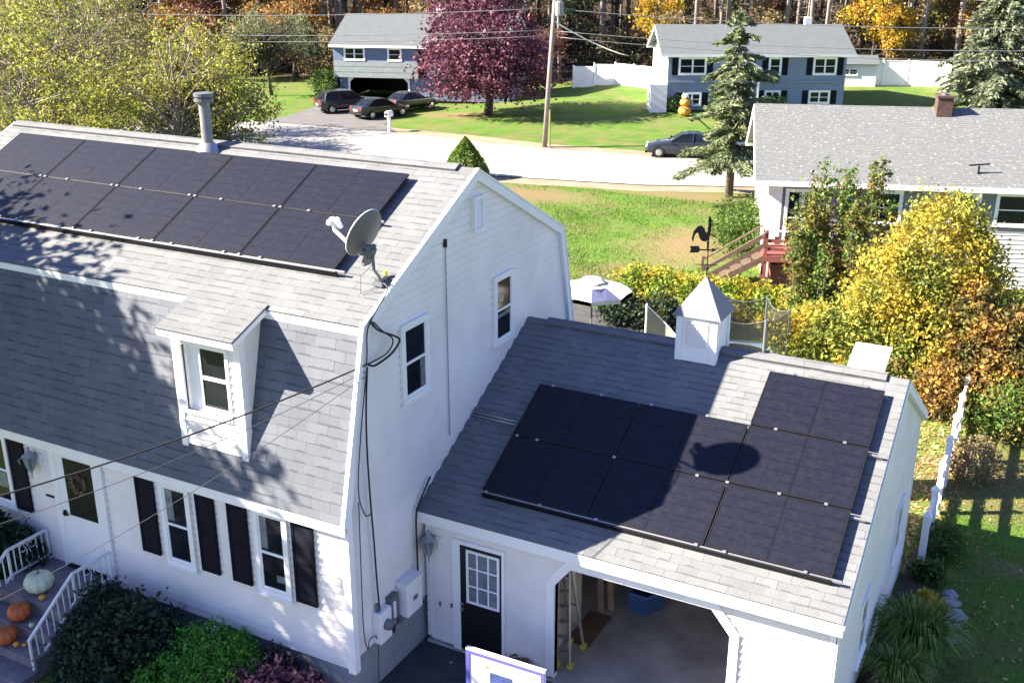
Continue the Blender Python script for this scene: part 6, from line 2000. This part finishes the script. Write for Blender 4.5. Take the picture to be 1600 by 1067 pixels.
fh = thing('far_house', 'distant pale house half hidden among the trees', 'house', (-6.3, 116.0, ground_z(-6.3, 116) + 1.2), rotz=R(15), local=True)
b = MB(); b.prism([(0, 0, -1.5), (3.2, 0, -1.5), (3.2, 0, 2.6), (1.6, 0, 4.2), (0, 0, 2.6)], (0, 7, 0)); b.build('wall', M['pale_siding'], fh)
b = MB(); b.slab([(-0.3, -0.3, 2.35), (-0.3, 7.3, 2.35), (1.6, 7.3, 4.35), (1.6, -0.3, 4.35)][::-1], 0.08); b.slab([(3.5, -0.3, 2.35), (3.5, 7.3, 2.35), (1.6, 7.3, 4.35), (1.6, -0.3, 4.35)], 0.08); b.build('roof', M['shingle_far'], fh)
for z in (0.3, 2.0): window(fh, lambda a, zz, o: (a, -o, zz), 1.0, 2.2, z, z + 1.0, casing=0.12, sill=False)

# orange inflatable pumpkins, mailbox, pole and wires
inf = thing('inflatable_pumpkins', 'stack of orange inflatable pumpkins on the lawn before the slate blue house', 'decoration', on_ground(-17.55, 65.6))
ix, iy, iz = on_ground(-17.55, 65.6)
for zz, rr_ in ((0.38, 0.48), (0.98, 0.38)):
    b = MB()
    vs_, fs = [], []
    for j in range(11):
        th = math.pi * j / 10
        for i in range(32):
            a = 2 * math.pi * i / 32
            rd = rr_ * max(0.02, math.sin(th)) * (1 - 0.07 * abs(math.cos(4 * a)) ** 6)
            vs_.append((ix + rd * math.cos(a), iy + rd * math.sin(a), iz + zz - rr_ * 0.8 * math.cos(th)))
    for j in range(10):
        for i in range(32): fs.append((j * 32 + i, j * 32 + (i + 1) % 32, (j + 1) * 32 + (i + 1) % 32, (j + 1) * 32 + i))
    b.add(vs_, fs); b.build('pumpkin_body', M['inflate'], inf, smooth=True, fix=True)
b = MB(); b.lathe([(0.28, 1.36), (0.22, 1.55), (0.05, 1.62)], (ix, iy, iz), 12); b.build('white_cap', M['white'], inf)
b = MB(); b.tube([(ix, iy, iz + 1.6), (ix + 0.03, iy, iz + 1.85)], [0.05, 0.03], 6); b.build('stem', M['black'], inf)
mbx = thing('mailbox', 'white mailbox on a post at the end of the blue house driveway', 'mailbox', on_ground(-34.35, 51.95))
mx_, my_, mz_ = on_ground(-34.35, 51.95)
b = MB(); b.box(mx_ - 0.09, mx_ + 0.09, my_ - 0.09, my_ + 0.09, mz_ - 0.1, mz_ + 1.05); b.build('post', M['white'], mbx)
b = MB(); b.box(mx_ - 0.16, mx_ + 0.16, my_ - 0.3, my_ + 0.3, mz_ + 1.05, mz_ + 1.3)
b.lathe([(0.16, -0.3), (0.16, 0.3)], (mx_, my_, mz_ + 1.3), 14, frame=(Vector((1, 0, 0)), Vector((0, 0, 1)), Vector((0, 1, 0)))); b.build('box', M['white'], mbx)
pl = thing('utility_pole', 'tall weathered wooden utility pole leaning at the far side of the road', 'pole', (-22.05, 51.4, -1.2))
ptop = Vector((-21.5, 51.7, 8.9))
b = MB(); b.tube([(-22.05, 51.4, -1.4), tuple(Vector((-22.05, 51.4, -1.2)).lerp(ptop, 0.5)), tuple(ptop)], [0.17, 0.15, 0.12], 10); b.build('shaft', M['pole'], pl, smooth=True)
b = MB(); b.lathe([(0.24, 6.9), (0.26, 7.0), (0.26, 7.7), (0.20, 7.78)], (-21.2, 51.6, 0), 12); b.bar((-21.6, 51.65, 7.4), (-21.2, 51.6, 7.4), 0.08); b.build('transformer', M['galv'], pl)
b = MB()
for z_ in (6.9, 5.75, 5.35):
    f_ = (z_ + 1.2) / 10.1
    c_ = Vector((-22.05, 51.4, -1.2)).lerp(ptop, f_)
    b.bar(c_ + Vector((-0.22, -0.1, 0)), c_ + Vector((0.22, 0.1, 0)), 0.09, 0.12)
b.build('bracket', M['greymetal'], pl)
b = MB(); b.tube([(-21.62, 51.3, -1.2), (-21.62, 51.3, 1.2)], 0.06, 8); b.build('guy_guard', plain('yellow_green_guard', (0.25, 0.25, 0.08), 0.7), pl)
def pole_at(z): return Vector((-22.05, 51.4, -1.2)).lerp(ptop, (z + 1.2) / 10.1)
lw = [(7.35, 'highest overhead wire on the left of the utility pole', (-75, 41.0), 7.4), (6.05, 'lower overhead wire on the left of the utility pole', (-75, 41.0), 6.1), (5.7, 'lowest overhead wire on the left of the utility pole', (-75, 41.0), 5.6),
      (7.3, 'highest overhead wire on the right of the utility pole', (20, 63.0), 7.2), (6.0, 'lower overhead wire on the right of the utility pole', (20, 63.0), 6.0), (5.65, 'lowest overhead wire on the right of the utility pole', (20, 63.0), 5.3)]
for z_, lab, (ex, ey), ez in lw:
    cable('overhead_wire', lab, sag(pole_at(z_), (ex, ey, ez), 0.8, 20), 0.022, M['greymetal'], 'wire', sub=1)
cable('guy_wire', 'thick pale wire slanting from the utility pole down to the right', sag(pole_at(6.6), (-27.5, 79.2, 2.2), 0.25), 0.045, M['fabric'], 'wire', sub=1)


# ------------------------------------------------------------------ cars
def car(name, label, at, rz, paintm, suv=False, L=4.6, W=1.8):
    c = thing(name, label, 'car', at, rotz=rz, group='cars parked across the road', local=True)
    H = 1.68 if suv else 1.44
    hw = W / 2
    belt = 1.02 if suv else 0.92
    # stations along x from the nose (x = L/2) to the tail: (x, bottom, shoulder height, half width)
    if suv: st = [(L / 2, 0.42, 0.62, 0.70), (L / 2 - 0.12, 0.28, 0.86, 0.84), (L / 2 - 0.6, 0.24, 0.98, 0.89), (L / 2 - 1.3, 0.24, 1.04, 0.9), (0.0, 0.24, 1.02, 0.9), (-L / 2 + 1.2, 0.24, 1.03, 0.9), (-L / 2 + 0.4, 0.28, 1.05, 0.88), (-L / 2 + 0.06, 0.34, 1.02, 0.82), (-L / 2, 0.45, 0.8, 0.76)]
    else: st = [(L / 2, 0.38, 0.52, 0.66), (L / 2 - 0.15, 0.26, 0.70, 0.82), (L / 2 - 0.7, 0.20, 0.84, 0.89), (L / 2 - 1.35, 0.20, 0.93, 0.9), (0.0, 0.20, 0.93, 0.9), (-L / 2 + 1.2, 0.20, 0.95, 0.9), (-L / 2 + 0.5, 0.24, 0.99, 0.88), (-L / 2 + 0.08, 0.32, 0.96, 0.80), (-L / 2, 0.45, 0.72, 0.74)]
    vs_, fs = [], []
    ring = []
    for x, zb, zs, w in st:
        w *= hw / 0.9
        pr = [(0, zb), (w * 0.85, zb), (w * 0.97, zb + 0.12), (w, (zb + zs) * 0.52), (w * 0.97, zs - 0.06), (w * 0.86, zs), (0, zs + 0.02)]
        full = pr + [(-y, z) for y, z in pr[-2:0:-1]]
        ring.append(len(vs_)); vs_ += [(x, y, z) for y, z in full]
    n = 12
    for a, b_ in zip(ring, ring[1:]):
        for k in range(n): fs.append((a + k, a + (k + 1) % n, b_ + (k + 1) % n, b_ + k))
    fs.append(tuple(ring[0] + k for k in range(n))[::-1]); fs.append(tuple(ring[-1] + k for k in range(n)))
    b = MB(); b.add(vs_, fs)
    # roof shell and pillars
    if suv: rf_ = [(0.95, belt, 0.80), (0.25, H - 0.06, 0.66), (-0.3, H, 0.67), (-1.5, H - 0.03, 0.66), (-1.95, H - 0.16, 0.64), (-2.12, belt, 0.76)]
    else: rf_ = [(0.85, belt, 0.80), (0.15, H - 0.07, 0.62), (-0.25, H, 0.62), (-0.8, H - 0.02, 0.61), (-1.15, H - 0.12, 0.61), (-1.75, belt + 0.02, 0.74)]
    vs2, fs2 = [], []
    for x, z, w in rf_:
        w *= hw / 0.9
        vs2 += [(x, w, z), (x, w * 0.55, z + 0.03), (x, -w * 0.55, z + 0.03), (x, -w, z)]
    for i in range(1, len(rf_) - 2):
        for k in range(3): fs2.append((4 * i + k, 4 * i + k + 1, 4 * i + 4 + k + 1, 4 * i + 4 + k))
    b.add(vs2, [tuple(reversed(f)) for f in fs2])
    sideL = [Vector(vs2[4 * i]) for i in range(len(rf_))]; sideR = [Vector(vs2[4 * i + 3]) for i in range(len(rf_))]
    bx = [rf_[0][0], rf_[2][0], rf_[3][0], rf_[-1][0]]
    for sid, sg_ in ((sideL, 1), (sideR, -1)):
        for a_, b_ in ((sid[0], sid[1]), (sid[-2], sid[-1])): b.bar(a_, b_, 0.07, 0.05)
        xb = (sid[2].x + sid[3].x) / 2
        b.bar(Vector((xb, sg_ * hw * 0.93, belt)), Vector((xb, sid[2].y, sid[2].z - 0.02)), 0.07, 0.04)
    body = b.build('body', paintm, c, smooth=True, fix=False)
    m_ = body.modifiers.new('split', 'EDGE_SPLIT'); m_.split_angle = R(40)
    g = MB()
    ins = 0.012
    nr = len(rf_)
    for sid, sg_ in ((sideL, 1), (sideR, -1)):
        lowp = [Vector((s_.x, sg_ * hw * 0.90, belt - 0.02)) for s_ in (sid[0], sid[-1])]
        poly = [lowp[0]] + [s_ - Vector((0, sg_ * ins, 0.015)) for s_ in sid[1:-1]] + [lowp[1]]
        g.add(poly, [tuple(range(len(poly))), tuple(range(len(poly)))[::-1]])
    g.add([vs2[0], vs2[1], vs2[2], vs2[3], vs2[7], vs2[6], vs2[5], vs2[4]], [(0, 1, 2, 3, 4, 5, 6, 7), (7, 6, 5, 4, 3, 2, 1, 0)])
    e_ = 4 * (nr - 2)
    g.add([vs2[e_ + k] for k in range(4)] + [vs2[e_ + 4 + k] for k in (3, 2, 1, 0)], [(0, 1, 2, 3, 4, 5, 6, 7), (7, 6, 5, 4, 3, 2, 1, 0)])
    g.build('window', M['glass'], c)
    wr_ = 0.34 if suv else 0.31
    for x in (L / 2 - 0.85, -L / 2 + 0.9):
        for sg_ in (1, -1):
            w_ = MB(); w_.lathe([(wr_ * 0.62, -0.1), (wr_ * 0.95, -0.11), (wr_, -0.07), (wr_, 0.07), (wr_ * 0.95, 0.11), (wr_ * 0.62, 0.1)], (x, sg_ * (hw - 0.10), wr_), 20, frame=(Vector((1, 0, 0)), Vector((0, 0, 1)), Vector((0, -1, 0))))
            wo = w_.build('wheel', M['rubber'], c)
            w_ = MB(); w_.lathe([(wr_ * 0.63, 0.0), (wr_ * 0.63, 0.02), (wr_ * 0.25, 0.035), (0.01, 0.04)], (x, sg_ * (hw + 0.005), wr_), 16, frame=(Vector((1, 0, 0)), Vector((0, 0, 1)), Vector((0, sg_, 0)))); w_.build('rim', M['rim'], wo)
            w_ = MB(); w_.lathe([(wr_ + 0.06, -0.05), (wr_ + 0.06, 0.012)], (x, sg_ * (hw - 0.025), wr_), 20, frame=(Vector((1, 0, 0)), Vector((0, 0, 1)), Vector((0, sg_, 0)))); w_.build('wheel_arch', M['black'], c)
    for sg_ in (1, -1):
        q = MB(); q.box(L / 2 - 0.16, L / 2 - 0.03, sg_ * 0.62 - 0.16, sg_ * 0.62 + 0.16, 0.58 if not suv else 0.7, 0.70 if not suv else 0.84); q.build('headlight', M['lampclear'], c, bevel=0.02)
        q = MB(); q.box(-L / 2 - 0.005, -L / 2 + 0.1, sg_ * 0.60 - 0.17, sg_ * 0.60 + 0.17, 0.72, 0.90 if not suv else 1.0); q.build('taillight', M['lampred'], c, bevel=0.02)
        q = MB(); q.box(rf_[0][0] - 0.1, rf_[0][0] + 0.06, sg_ * (hw + 0.09) - 0.08, sg_ * (hw + 0.09) + 0.08, belt - 0.02, belt + 0.12); q.build('mirror', paintm, c, bevel=0.02)
    q = MB(); q.box(-L / 2 - 0.012, -L / 2 + 0.06, -0.26, 0.26, 0.60, 0.74); q.build('number_plate', M['white'], c)
    q = MB(); q.box(L / 2 - 0.09, L / 2 + 0.012, -0.5, 0.5, 0.36, 0.50); q.build('grille', M['black'], c)
    q = MB(); q.box(-L / 2 - 0.03, -L / 2 + 0.1, -0.8, 0.8, 0.34, 0.46); q.box(L / 2 - 0.16, L / 2 + 0.005, -0.74, 0.74, 0.24, 0.34); q.build('bumper', M['chrome'] if suv else M['black'], c, bevel=0.02)
    return c


def gcar(x, y, dz=0.04): return (x, y, ground_z(x, y) + dz)
car('parked_suv', 'dark grey estate car with chrome bumper parked left on the blue house driveway', gcar(-43.3, 59.3), R(58), M['car_dark'], suv=True, L=5.0, W=1.95)
car('parked_sedan', 'black saloon with white plate parked nearest the mailbox', gcar(-39.2, 57.9), R(72), M['car_black'], L=4.6, W=1.85)
car('parked_sedan', 'black car parked deepest in front of the open garage', gcar(-39.3, 62.4), R(76), M['car_black'], L=4.6, W=1.85)
car('parked_sedan', 'slate blue saloon parked at the roadside behind the spruce', gcar(-13.0, 52.4), R(192 + 6), M['car_blue'], L=4.7)
car('parked_suv', 'dark teal car parked at the roadside behind the blue saloon', gcar(-8.3, 53.8), R(192 + 8), M['car_grey'], suv=True, L=4.4)

# ------------------------------------------------------------------ trees on the plots
M['bark_grey'] = bark_mat('grey_twig_bark', (0.16, 0.13, 0.11), (0.34, 0.30, 0.27))


def loose_tree(label, x, y, h, w, mat, seed, dens=1.0, name='autumn_tree', bark='bark_grey', size=0.155, group='yellow green trees behind the house', low=0.22):
    rng = np.random.default_rng(seed)
    ells = []
    for k in range(11):
        a = rng.uniform(0, 2 * math.pi); t = rng.uniform(low, 0.9)
        r = w * 0.5 * math.sqrt(rng.uniform(0.05, 1)) * (1.1 - 0.6 * abs(t - 0.5))
        rad = w * rng.uniform(0.24, 0.36)
        ells.append((r * math.cos(a), r * math.sin(a), h * t, rad, rad, rad * 0.85))
    return tree(name, label, on_ground(x, y), ells, (rng.normal() * 0.3, rng.normal() * 0.3, h * 0.9), int(620 * dens), 24, size, 0.24, M[mat], M[bark], seed, trunk=0.16, nl=170, shell=0.3, group=group)


loose_tree('yellow green tree at the top left corner', -34, 22.5, 9.8, 7.5, 'lf_yg', 201, 1.1)
loose_tree('thin yellow green tree left of the flue beyond the roof', -31.5, 28.5, 8.6, 7.0, 'lf_yg', 202, 1.0)
loose_tree('olive brown bare branched tree behind the middle of the solar array', -39.5, 29.5, 9.6, 8.0, 'lf_yg2', 203, 0.9)
loose_tree('olive tree with thin leaves directly behind the flue pipe', -30.6, 30.0, 7.6, 4.4, 'lf_yg2', 204, 0.8)
loose_tree('yellow green tree farthest back on the left near the road', -45, 36.0, 10.5, 8.0, 'lf_yg', 205, 1.0)
loose_tree('small yellow tree low behind the left end of the roof', -29.5, 20.0, 6.2, 5.0, 'lf_yg', 206, 0.9)
loose_tree('olive tree at the left picture edge behind the roof end', -42.5, 26.0, 9.0, 7.5, 'lf_yg2', 231)
loose_tree('yellow green tree between the flue pipe and the road', -35.8, 34.5, 8.2, 5.4, 'lf_yg', 232)
loose_tree('brown twiggy tree at the top between the yellow green trees', -50.0, 41.5, 11.0, 8.0, 'lf_yg2', 233)
loose_tree('grey green thin tree beside the road casting shade on it', -41.5, 40.2, 7.2, 5.5, 'lf_yg2', 207, 0.6)
shrub('roadside_bush', 'grey green bush between the flue pipe and the road', on_ground(-31.5, 33.0), [(0, 0, 0.9, 1.4, 1.1, 1.0), (1.0, 0.4, 0.6, 0.8, 0.8, 0.7)], 220, 18, 0.15, 0.22, M['lf_yg2'], 208)
loose_tree('small sparse tree with grey haze of twigs left of the blue house', -55.4, 64.7, 7.6, 6.2, 'lf_spruce', 209, 0.45, name='sparse_tree', size=0.16, low=0.5, bark='bark_dark')
# maple
M_ells = [(-0.4, 0, 5.4, 4.7, 4.4, 3.8), (-2.6, -0.5, 3.6, 3.0, 2.9, 2.5), (2.6, 0.2, 3.6, 3.0, 2.9, 2.5), (-0.2, 0.3, 8.4, 2.8, 2.6, 2.4), (0.2, -2.0, 3.4, 3.4, 2.8, 2.2), (1.2, -2.6, 5.4, 2.8, 2.4, 2.4)]
tree('maroon_maple', 'big maroon leaved maple in front of the blue grey house', on_ground(-31.4, 60.8), M_ells, (0.2, 0, 7.5), 640, 40, 0.26, 0.42, M['lf_maroon'], M['bark_dark'], 210, trunk=0.34, nl=60, shell=0.6)
# clipped conifer behind the gable apex
arb = thing('arborvitae', 'pointed clipped green conifer tip rising behind the house apex', 'tree', on_ground(-21.45, 40.3))
rng = np.random.default_rng(211)
ax_, ay_, az_ = on_ground(-21.45, 40.3)
tt = rng.uniform(0, 1, 9000); aa = rng.uniform(0, 2 * math.pi, 9000)
rr = 1.35 * (1 - tt ** 1.5) * (0.9 + 0.12 * rng.normal(size=9000) * 0.5 + 0.06 * np.sin(aa * 7))
P = np.stack([ax_ + rr * np.cos(aa), ay_ + rr * np.sin(aa), az_ + 0.1 + 2.15 * tt], 1)
leaves_obj('crown', P, 0.13, M['lf_arb'], rng, parent=arb)
b = MB(); b.tube([(ax_, ay_, az_ - 0.1), (ax_, ay_, az_ + 1.7)], [0.12, 0.04], 7); b.build('trunk', M['bark_dark'], arb)
shrub('foundation_shrub', 'green shrub at the left corner of the blue grey house', on_ground(-49.0, 64.3), [(0, 0, 1.2, 1.3, 1.1, 1.4), (0.8, -0.6, 0.7, 0.9, 0.8, 0.8)], 170, 22, 0.2, 0.22, M['lf_green'], 212)
shrub('ground_juniper', 'dark green bush in the shade at the left end of the grey ranch house', on_ground(-3.7, 33.0), [(0, 0, 0.9, 1.4, 1.5, 1.1), (0.5, -1.4, 0.8, 1.1, 1.2, 0.9), (0.6, 1.6, 0.9, 1.1, 1.2, 1.0)], 420, 24, 0.14, 0.17, M['lf_green'], 213)
for k, (x, y, lab) in enumerate(((-18.6, 67.0, 'low green bush at the left front corner of the slate blue house'), (-15.5, 68.4, 'low green bush in front of the slate blue house middle'), (-12.2, 69.8, 'dark low bush by the slate blue house portico'))):
    shrub('foundation_shrub', lab, on_ground(x, y), [(0, 0, 0.6, 1.0, 0.7, 0.6)], 90, 18, 0.16, 0.16, M['lf_green'], 214 + k)


def conifer(name, label, at, h, base_r, z0, nw, mat, bark, seed, needle=0.32, wild=0.0, group=None, droop=0.25, local=False, gap=0.25, per=14):
    rng = np.random.default_rng(seed)
    r = thing(name, label, 'tree', at, group=group, local=local)
    o = np.array((0, 0, 0)) if local else np.array(at, float)
    mb = MB()
    mb.tube([Vector(o + np.array([0, 0, -0.2])), Vector(o + np.array([0.05, 0, h * 0.5])), Vector(o + np.array([0.0, 0, h]))], [0.018 * h + 0.06, 0.012 * h + 0.03, 0.02], 8)
    C, D = [], []
    for i in range(nw):
        t = (i + rng.uniform(-0.3, 0.3)) / nw
        t = min(0.985, max(0, t))
        z = z0 + (h - z0) * t
        n = rng.integers(4, 7)
        a0 = rng.uniform(0, 6.28)
        for k in range(n):
            if rng.uniform() < gap: continue
            a = a0 + 2 * math.pi * k / n + rng.normal() * 0.25
            L = (base_r * (1 - t) ** 0.8 + 0.15) * rng.uniform(0.6 - 0.25 * wild, 1.15 + 0.3 * wild)
            d = np.array([math.cos(a), math.sin(a), 0])
            p0 = o + np.array([0, 0, z]); p1 = p0 + d * L * 0.55 + np.array([0, 0, 0.02 * L]); p2 = p0 + d * L + np.array([0, 0, -droop * L])
            mb.tube([Vector(p0), Vector(p1), Vector(p2)], [0.012 + 0.012 * L, 0.01 + 0.005 * L, 0.004], 4, caps=False)
            m = int(per * L) + 6
            tt = rng.uniform(0.18, 1.03, m)
            c = (p0 * ((1 - tt) ** 2)[:, None] + 2 * p1 * (tt * (1 - tt))[:, None] + p2 * (tt ** 2)[:, None])
            side = np.array([-d[1], d[0], 0])
            sp = rng.normal(size=m) * 0.16 * L * (1.15 - tt)
            c = c + side * sp[:, None] + rng.normal(size=(m, 3)) * np.array([0.04, 0.04, 0.05])
            C.append(c)
            D.append(d[None] * 0.7 + side[None] * np.sign(sp)[:, None] * 0.6 + np.array([0, 0, -0.25])[None])
    mb.build('trunk', bark, r, smooth=True)
    leaves_obj('needles', np.concatenate(C), needle, mat, rng, parent=r, aspect=0.30, dirs=np.concatenate(D), jitter=0.3)
    return r


conifer('white_pine', 'tall open pine with bare lower trunk in front of the slate blue house', on_ground(-7.05, 42.1), 9.2, 2.6, 1.6, 32, M['lf_spruce'], M['bark'], 221, needle=0.30, gap=0.13, per=115, droop=0.10, wild=1.0)
conifer('blue_spruce', 'large grey green spruce at the top right corner', on_ground(2.3, 77.0), 12.5, 4.4, 0.6, 44, M['lf_blue'], M['bark'], 222, needle=0.55, gap=0.05, per=34)
conifer('blue_spruce', 'second grey green spruce at the right picture edge', on_ground(6.8, 80.0), 12.0, 4.2, 0.5, 40, M['lf_blue'], M['bark'], 223, needle=0.55, gap=0.05, per=30)
# ------------------------------------------------------------------ shade trees left of the picture
sh_ells = [(0, 0, 7.9, 2.6, 2.6, 2.6), (1.2, -1.4, 8.85, 2.2, 2.2, 2.2), (-0.6, 2.0, 6.9, 2.3, 2.3, 2.3), (0.6, -0.6, 6.2, 2.8, 2.8, 2.4)]
tree('shade_tree', 'tall leafy tree left of the house throwing shade on its roof', (-13.4, -1.9, -0.2), sh_ells, (0, 0, 9.5), 1150, 44, 0.20, 0.26, M['lf_green'], M['bark'], 231, trunk=0.25, shell=0.3)
sh_ells = [(0, 0, 8.3, 2.5, 2.5, 2.5), (-0.4, 0.7, 6.4, 2.5, 2.5, 2.4), (0.4, -0.6, 5.6, 2.2, 2.2, 2.2)]
tree('shade_tree', 'smaller leafy tree left of the house throwing shade on its front wall', (-11.9, -4.6, -0.2), sh_ells, (0, 0, 9), 900, 44, 0.20, 0.26, M['lf_green'], M['bark'], 232, trunk=0.22, shell=0.3)

# ------------------------------------------------------------------ the wood behind the houses
def pine_proto(seed, h=17.0):
    rng = np.random.default_rng(seed)
    r = thing('pine_tree', 'x', 'tree', group='tall bare trunked pines of the wood', local=True)
    mb = MB()
    lean = rng.normal(size=2) * 0.5
    mb.tube([Vector((0, 0, -0.6)), Vector((lean[0] * 0.4, lean[1] * 0.4, h * 0.5)), Vector((lean[0], lean[1], h))], [0.26, 0.19, 0.05], 7)
    C, D = [], []
    for i in range(16):
        z = rng.uniform(2.5, 7.5); a = rng.uniform(0, 6.28); L = rng.uniform(0.4, 1.5)
        mb.tube([Vector((0, 0, z)), Vector((L * math.cos(a), L * math.sin(a), z + rng.uniform(-0.3, 0.2)))], [0.03, 0.008], 4, caps=False)
    for i in range(30):
        z = h * rng.uniform(0.48, 1.0); a = rng.uniform(0, 6.28); L = rng.uniform(0.9, 2.8) * (1.25 - z / h)
        d = np.array([math.cos(a), math.sin(a), 0]); p0 = np.array([lean[0] * z / h, lean[1] * z / h, z]); p1 = p0 + d * L + np.array([0, 0, 0.25 * L])
        mb.tube([Vector(p0), Vector(p1)], [0.05, 0.01], 4, caps=False)
        m = 34
        t = rng.uniform(0.3, 1.1, m)
        C.append(p0 + (p1 - p0) * t[:, None] + rng.normal(size=(m, 3)) * 0.3); D.append(np.tile(d, (m, 1)))
    mb.build('trunk', M['bark_pale'] if seed % 3 else M['bark_dark'], r, smooth=True)
    leaves_obj('crown', np.concatenate(C), 0.55, M['lf_pine'], rng, parent=r, aspect=0.35, dirs=np.concatenate(D), jitter=0.8)
    return r


def decid_proto(seed, mat, h=8.0, w=5.0, label='x', group=None, name='woodland_tree', dens=1.0):
    rng = np.random.default_rng(seed)
    ells = []
    for k in range(7):
        a = rng.uniform(0, 2 * math.pi); t = rng.uniform(0.28, 0.92)
        r = w * 0.42 * math.sqrt(rng.uniform(0.05, 1)); rad = w * rng.uniform(0.2, 0.32)
        ells.append((r * math.cos(a), r * math.sin(a), h * t, rad, rad, rad * 0.9))
    return tree(name, label, (0, 0, 0), ells, (rng.normal() * 0.3, 0, h * 0.92), int(190 * dens), 17, 0.30, 0.32, M[mat], M['bark_dark'], seed, trunk=0.14, nl=36, shell=0.4, group=group, local=True)


pines = [pine_proto(s) for s in (301, 302, 303, 304)]
hues = {'brown': ('lf_brown', 311), 'orange': ('lf_orange', 312), 'yellow': ('lf_yel', 313), 'red': ('lf_red', 314), 'olive': ('lf_yg2', 315), 'green': ('lf_pine', 316)}
dec = {k: decid_proto(s, m, group='%s trees of the wood' % k) for k, (m, s) in hues.items()}
rngF = np.random.default_rng(400)
used = {}


def put(proto, x, y, s, rz, label):
    o = proto if proto.name not in used else copy_tree(proto)
    used[proto.name] = 1
    o.location = (x, y, ground_z(x, y) - 0.1)
    o.rotation_euler = (0, 0, rz)
    o.scale = (s, s, s)
    o['label'] = label


def wood_y(x): return 41.6 + 0.262 * (x + 20)


def bearing(x, y): return math.degrees(math.atan2(-(x - 7.99), y + 10.26))


def visible(x, y, m=2.0):
    d = bearing(x, y) - 27.7
    return -26 - m < d < 26 + m


placed = []


def free(x, y, r):
    for a, c, q in placed:
        if (a - x) ** 2 + (c - y) ** 2 < (r + q) ** 2: return False
    # keep houses, fences and lawns clear
    for cx, cy, rr_ in ((-40, 71, 10.5), (-12, 76, 12), (-9, 86, 5), (-3, 88, 3.5), (2.3, 77, 4), (-26, 77, 5), (-6, 118, 5)):
        if (x - cx) ** 2 + (y - cy) ** 2 < rr_ ** 2: return False
    return True


n = 0
tries = 0
while n < 280 and tries < 16000:
    tries += 1
    x = rngF.uniform(-112, 22); w = rngF.uniform(47, 92) ** 1.0
    y = wood_y(x) + w / 0.967
    if not visible(x, y) or not free(x, y, 0.4): continue
    placed.append((x, y, 0.4)); n += 1
    put(pines[n % 4], x, y, rngF.uniform(0.65, 1.2), rngF.uniform(0, 6.28), 'tall pine with a long bare trunk in the wood behind the houses')
hue_at = lambda bb: (['olive', 'olive', 'brown', 'yellow'] if bb > 48 else ['red', 'red', 'orange', 'brown'] if bb > 41 else ['orange', 'orange', 'yellow', 'brown'] if bb > 37.5 else ['brown', 'red', 'orange', 'brown'] if bb > 31 else ['green', 'brown', 'green', 'red'] if bb > 23 else ['brown', 'brown', 'olive', 'brown'] if bb > 19 else ['brown', 'red', 'green', 'brown'] if bb > 11 else ['olive', 'olive', 'brown', 'brown'])
n = 0
tries = 0
while n < 110 and tries < 12000:
    tries += 1
    x = rngF.uniform(-112, 22); w = rngF.uniform(40, 80)
    y = wood_y(x) + w / 0.967
    bb = bearing(x, y)
    if not visible(x, y) or not free(x, y, 1.35) or (9 < bb < 31 and rngF.uniform() < 0.62): continue
    placed.append((x, y, 1.35)); n += 1
    hue = hue_at(bb)[int(rngF.integers(0, 4))]
    zone = 'left of the blue grey house' if bb > 41 else 'behind the blue grey house' if bb > 30 else 'between the two houses across the road' if bb > 22 else 'behind the slate blue house' if bb > 9 else 'right of the slate blue house'
    put(dec[hue], x, y, rngF.uniform(0.55, 1.05) if 22 > bb > 9 else rngF.uniform(0.6, 1.2), rngF.uniform(0, 6.28), '%s leaved woodland tree %s' % ({'green': 'dark green', 'olive': 'olive brown'}.get(hue, hue), zone))
for x, y, s_, hue, lab in ((-9.2, 92.5, 1.05, 'yellow', 'bright yellow tree just right of the slate blue house roof'), (-7.2, 91.0, 0.75, 'yellow', 'smaller bright yellow tree above the white garden shed'), (-3.4, 98.0, 0.85, 'orange', 'golden tree above the far white fence'),
                           (-27.5, 86.0, 0.9, 'yellow', 'yellow tree left of the slate blue house roof'), (-63.0, 78.0, 1.25, 'orange', 'golden orange tree behind the left end of the blue house roof'), (-74, 78, 1.2, 'red', 'large red tree above the sparse tree at top left'),
                           (-54.0, 76.0, 0.7, 'brown', 'dark brown thicket tree left of the blue house wall'), (-57.0, 73.5, 0.7, 'brown', 'brown thicket tree behind the left lawn'), (-51.5, 74.5, 0.65, 'green', 'dark evergreen beside the blue house wall')):
    put(dec[hue], x, y, s_, rngF.uniform(0, 6.28), lab)
# dark undergrowth that closes the wood
rng = np.random.default_rng(402)
pts = []
for i in range(2600):
    x = rng.uniform(-115, 24); w = rng.uniform(47, 100); y = wood_y(x) + w / 0.967
    if not visible(x, y, 3): continue
    if any((x - cx) ** 2 + (y - cy) ** 2 < rr_ ** 2 for cx, cy, rr_ in ((-40, 71, 9), (-12, 76, 10.5), (-9, 86, 4), (-3, 88, 3))): continue
    z = ground_z(x, y)
    hh = rng.uniform(0.5, 2.6)
    m = 22
    pts.append(np.array([x, y, z]) + np.stack([rng.normal(size=m) * 0.7, rng.normal(size=m) * 0.7, np.abs(rng.normal(size=m)) * hh * 0.6], 1))
o = leaves_obj('undergrowth', np.concatenate(pts), 0.34, M['lf_under'], rng, at=(0, 0, 0)); o['kind'] = 'stuff'
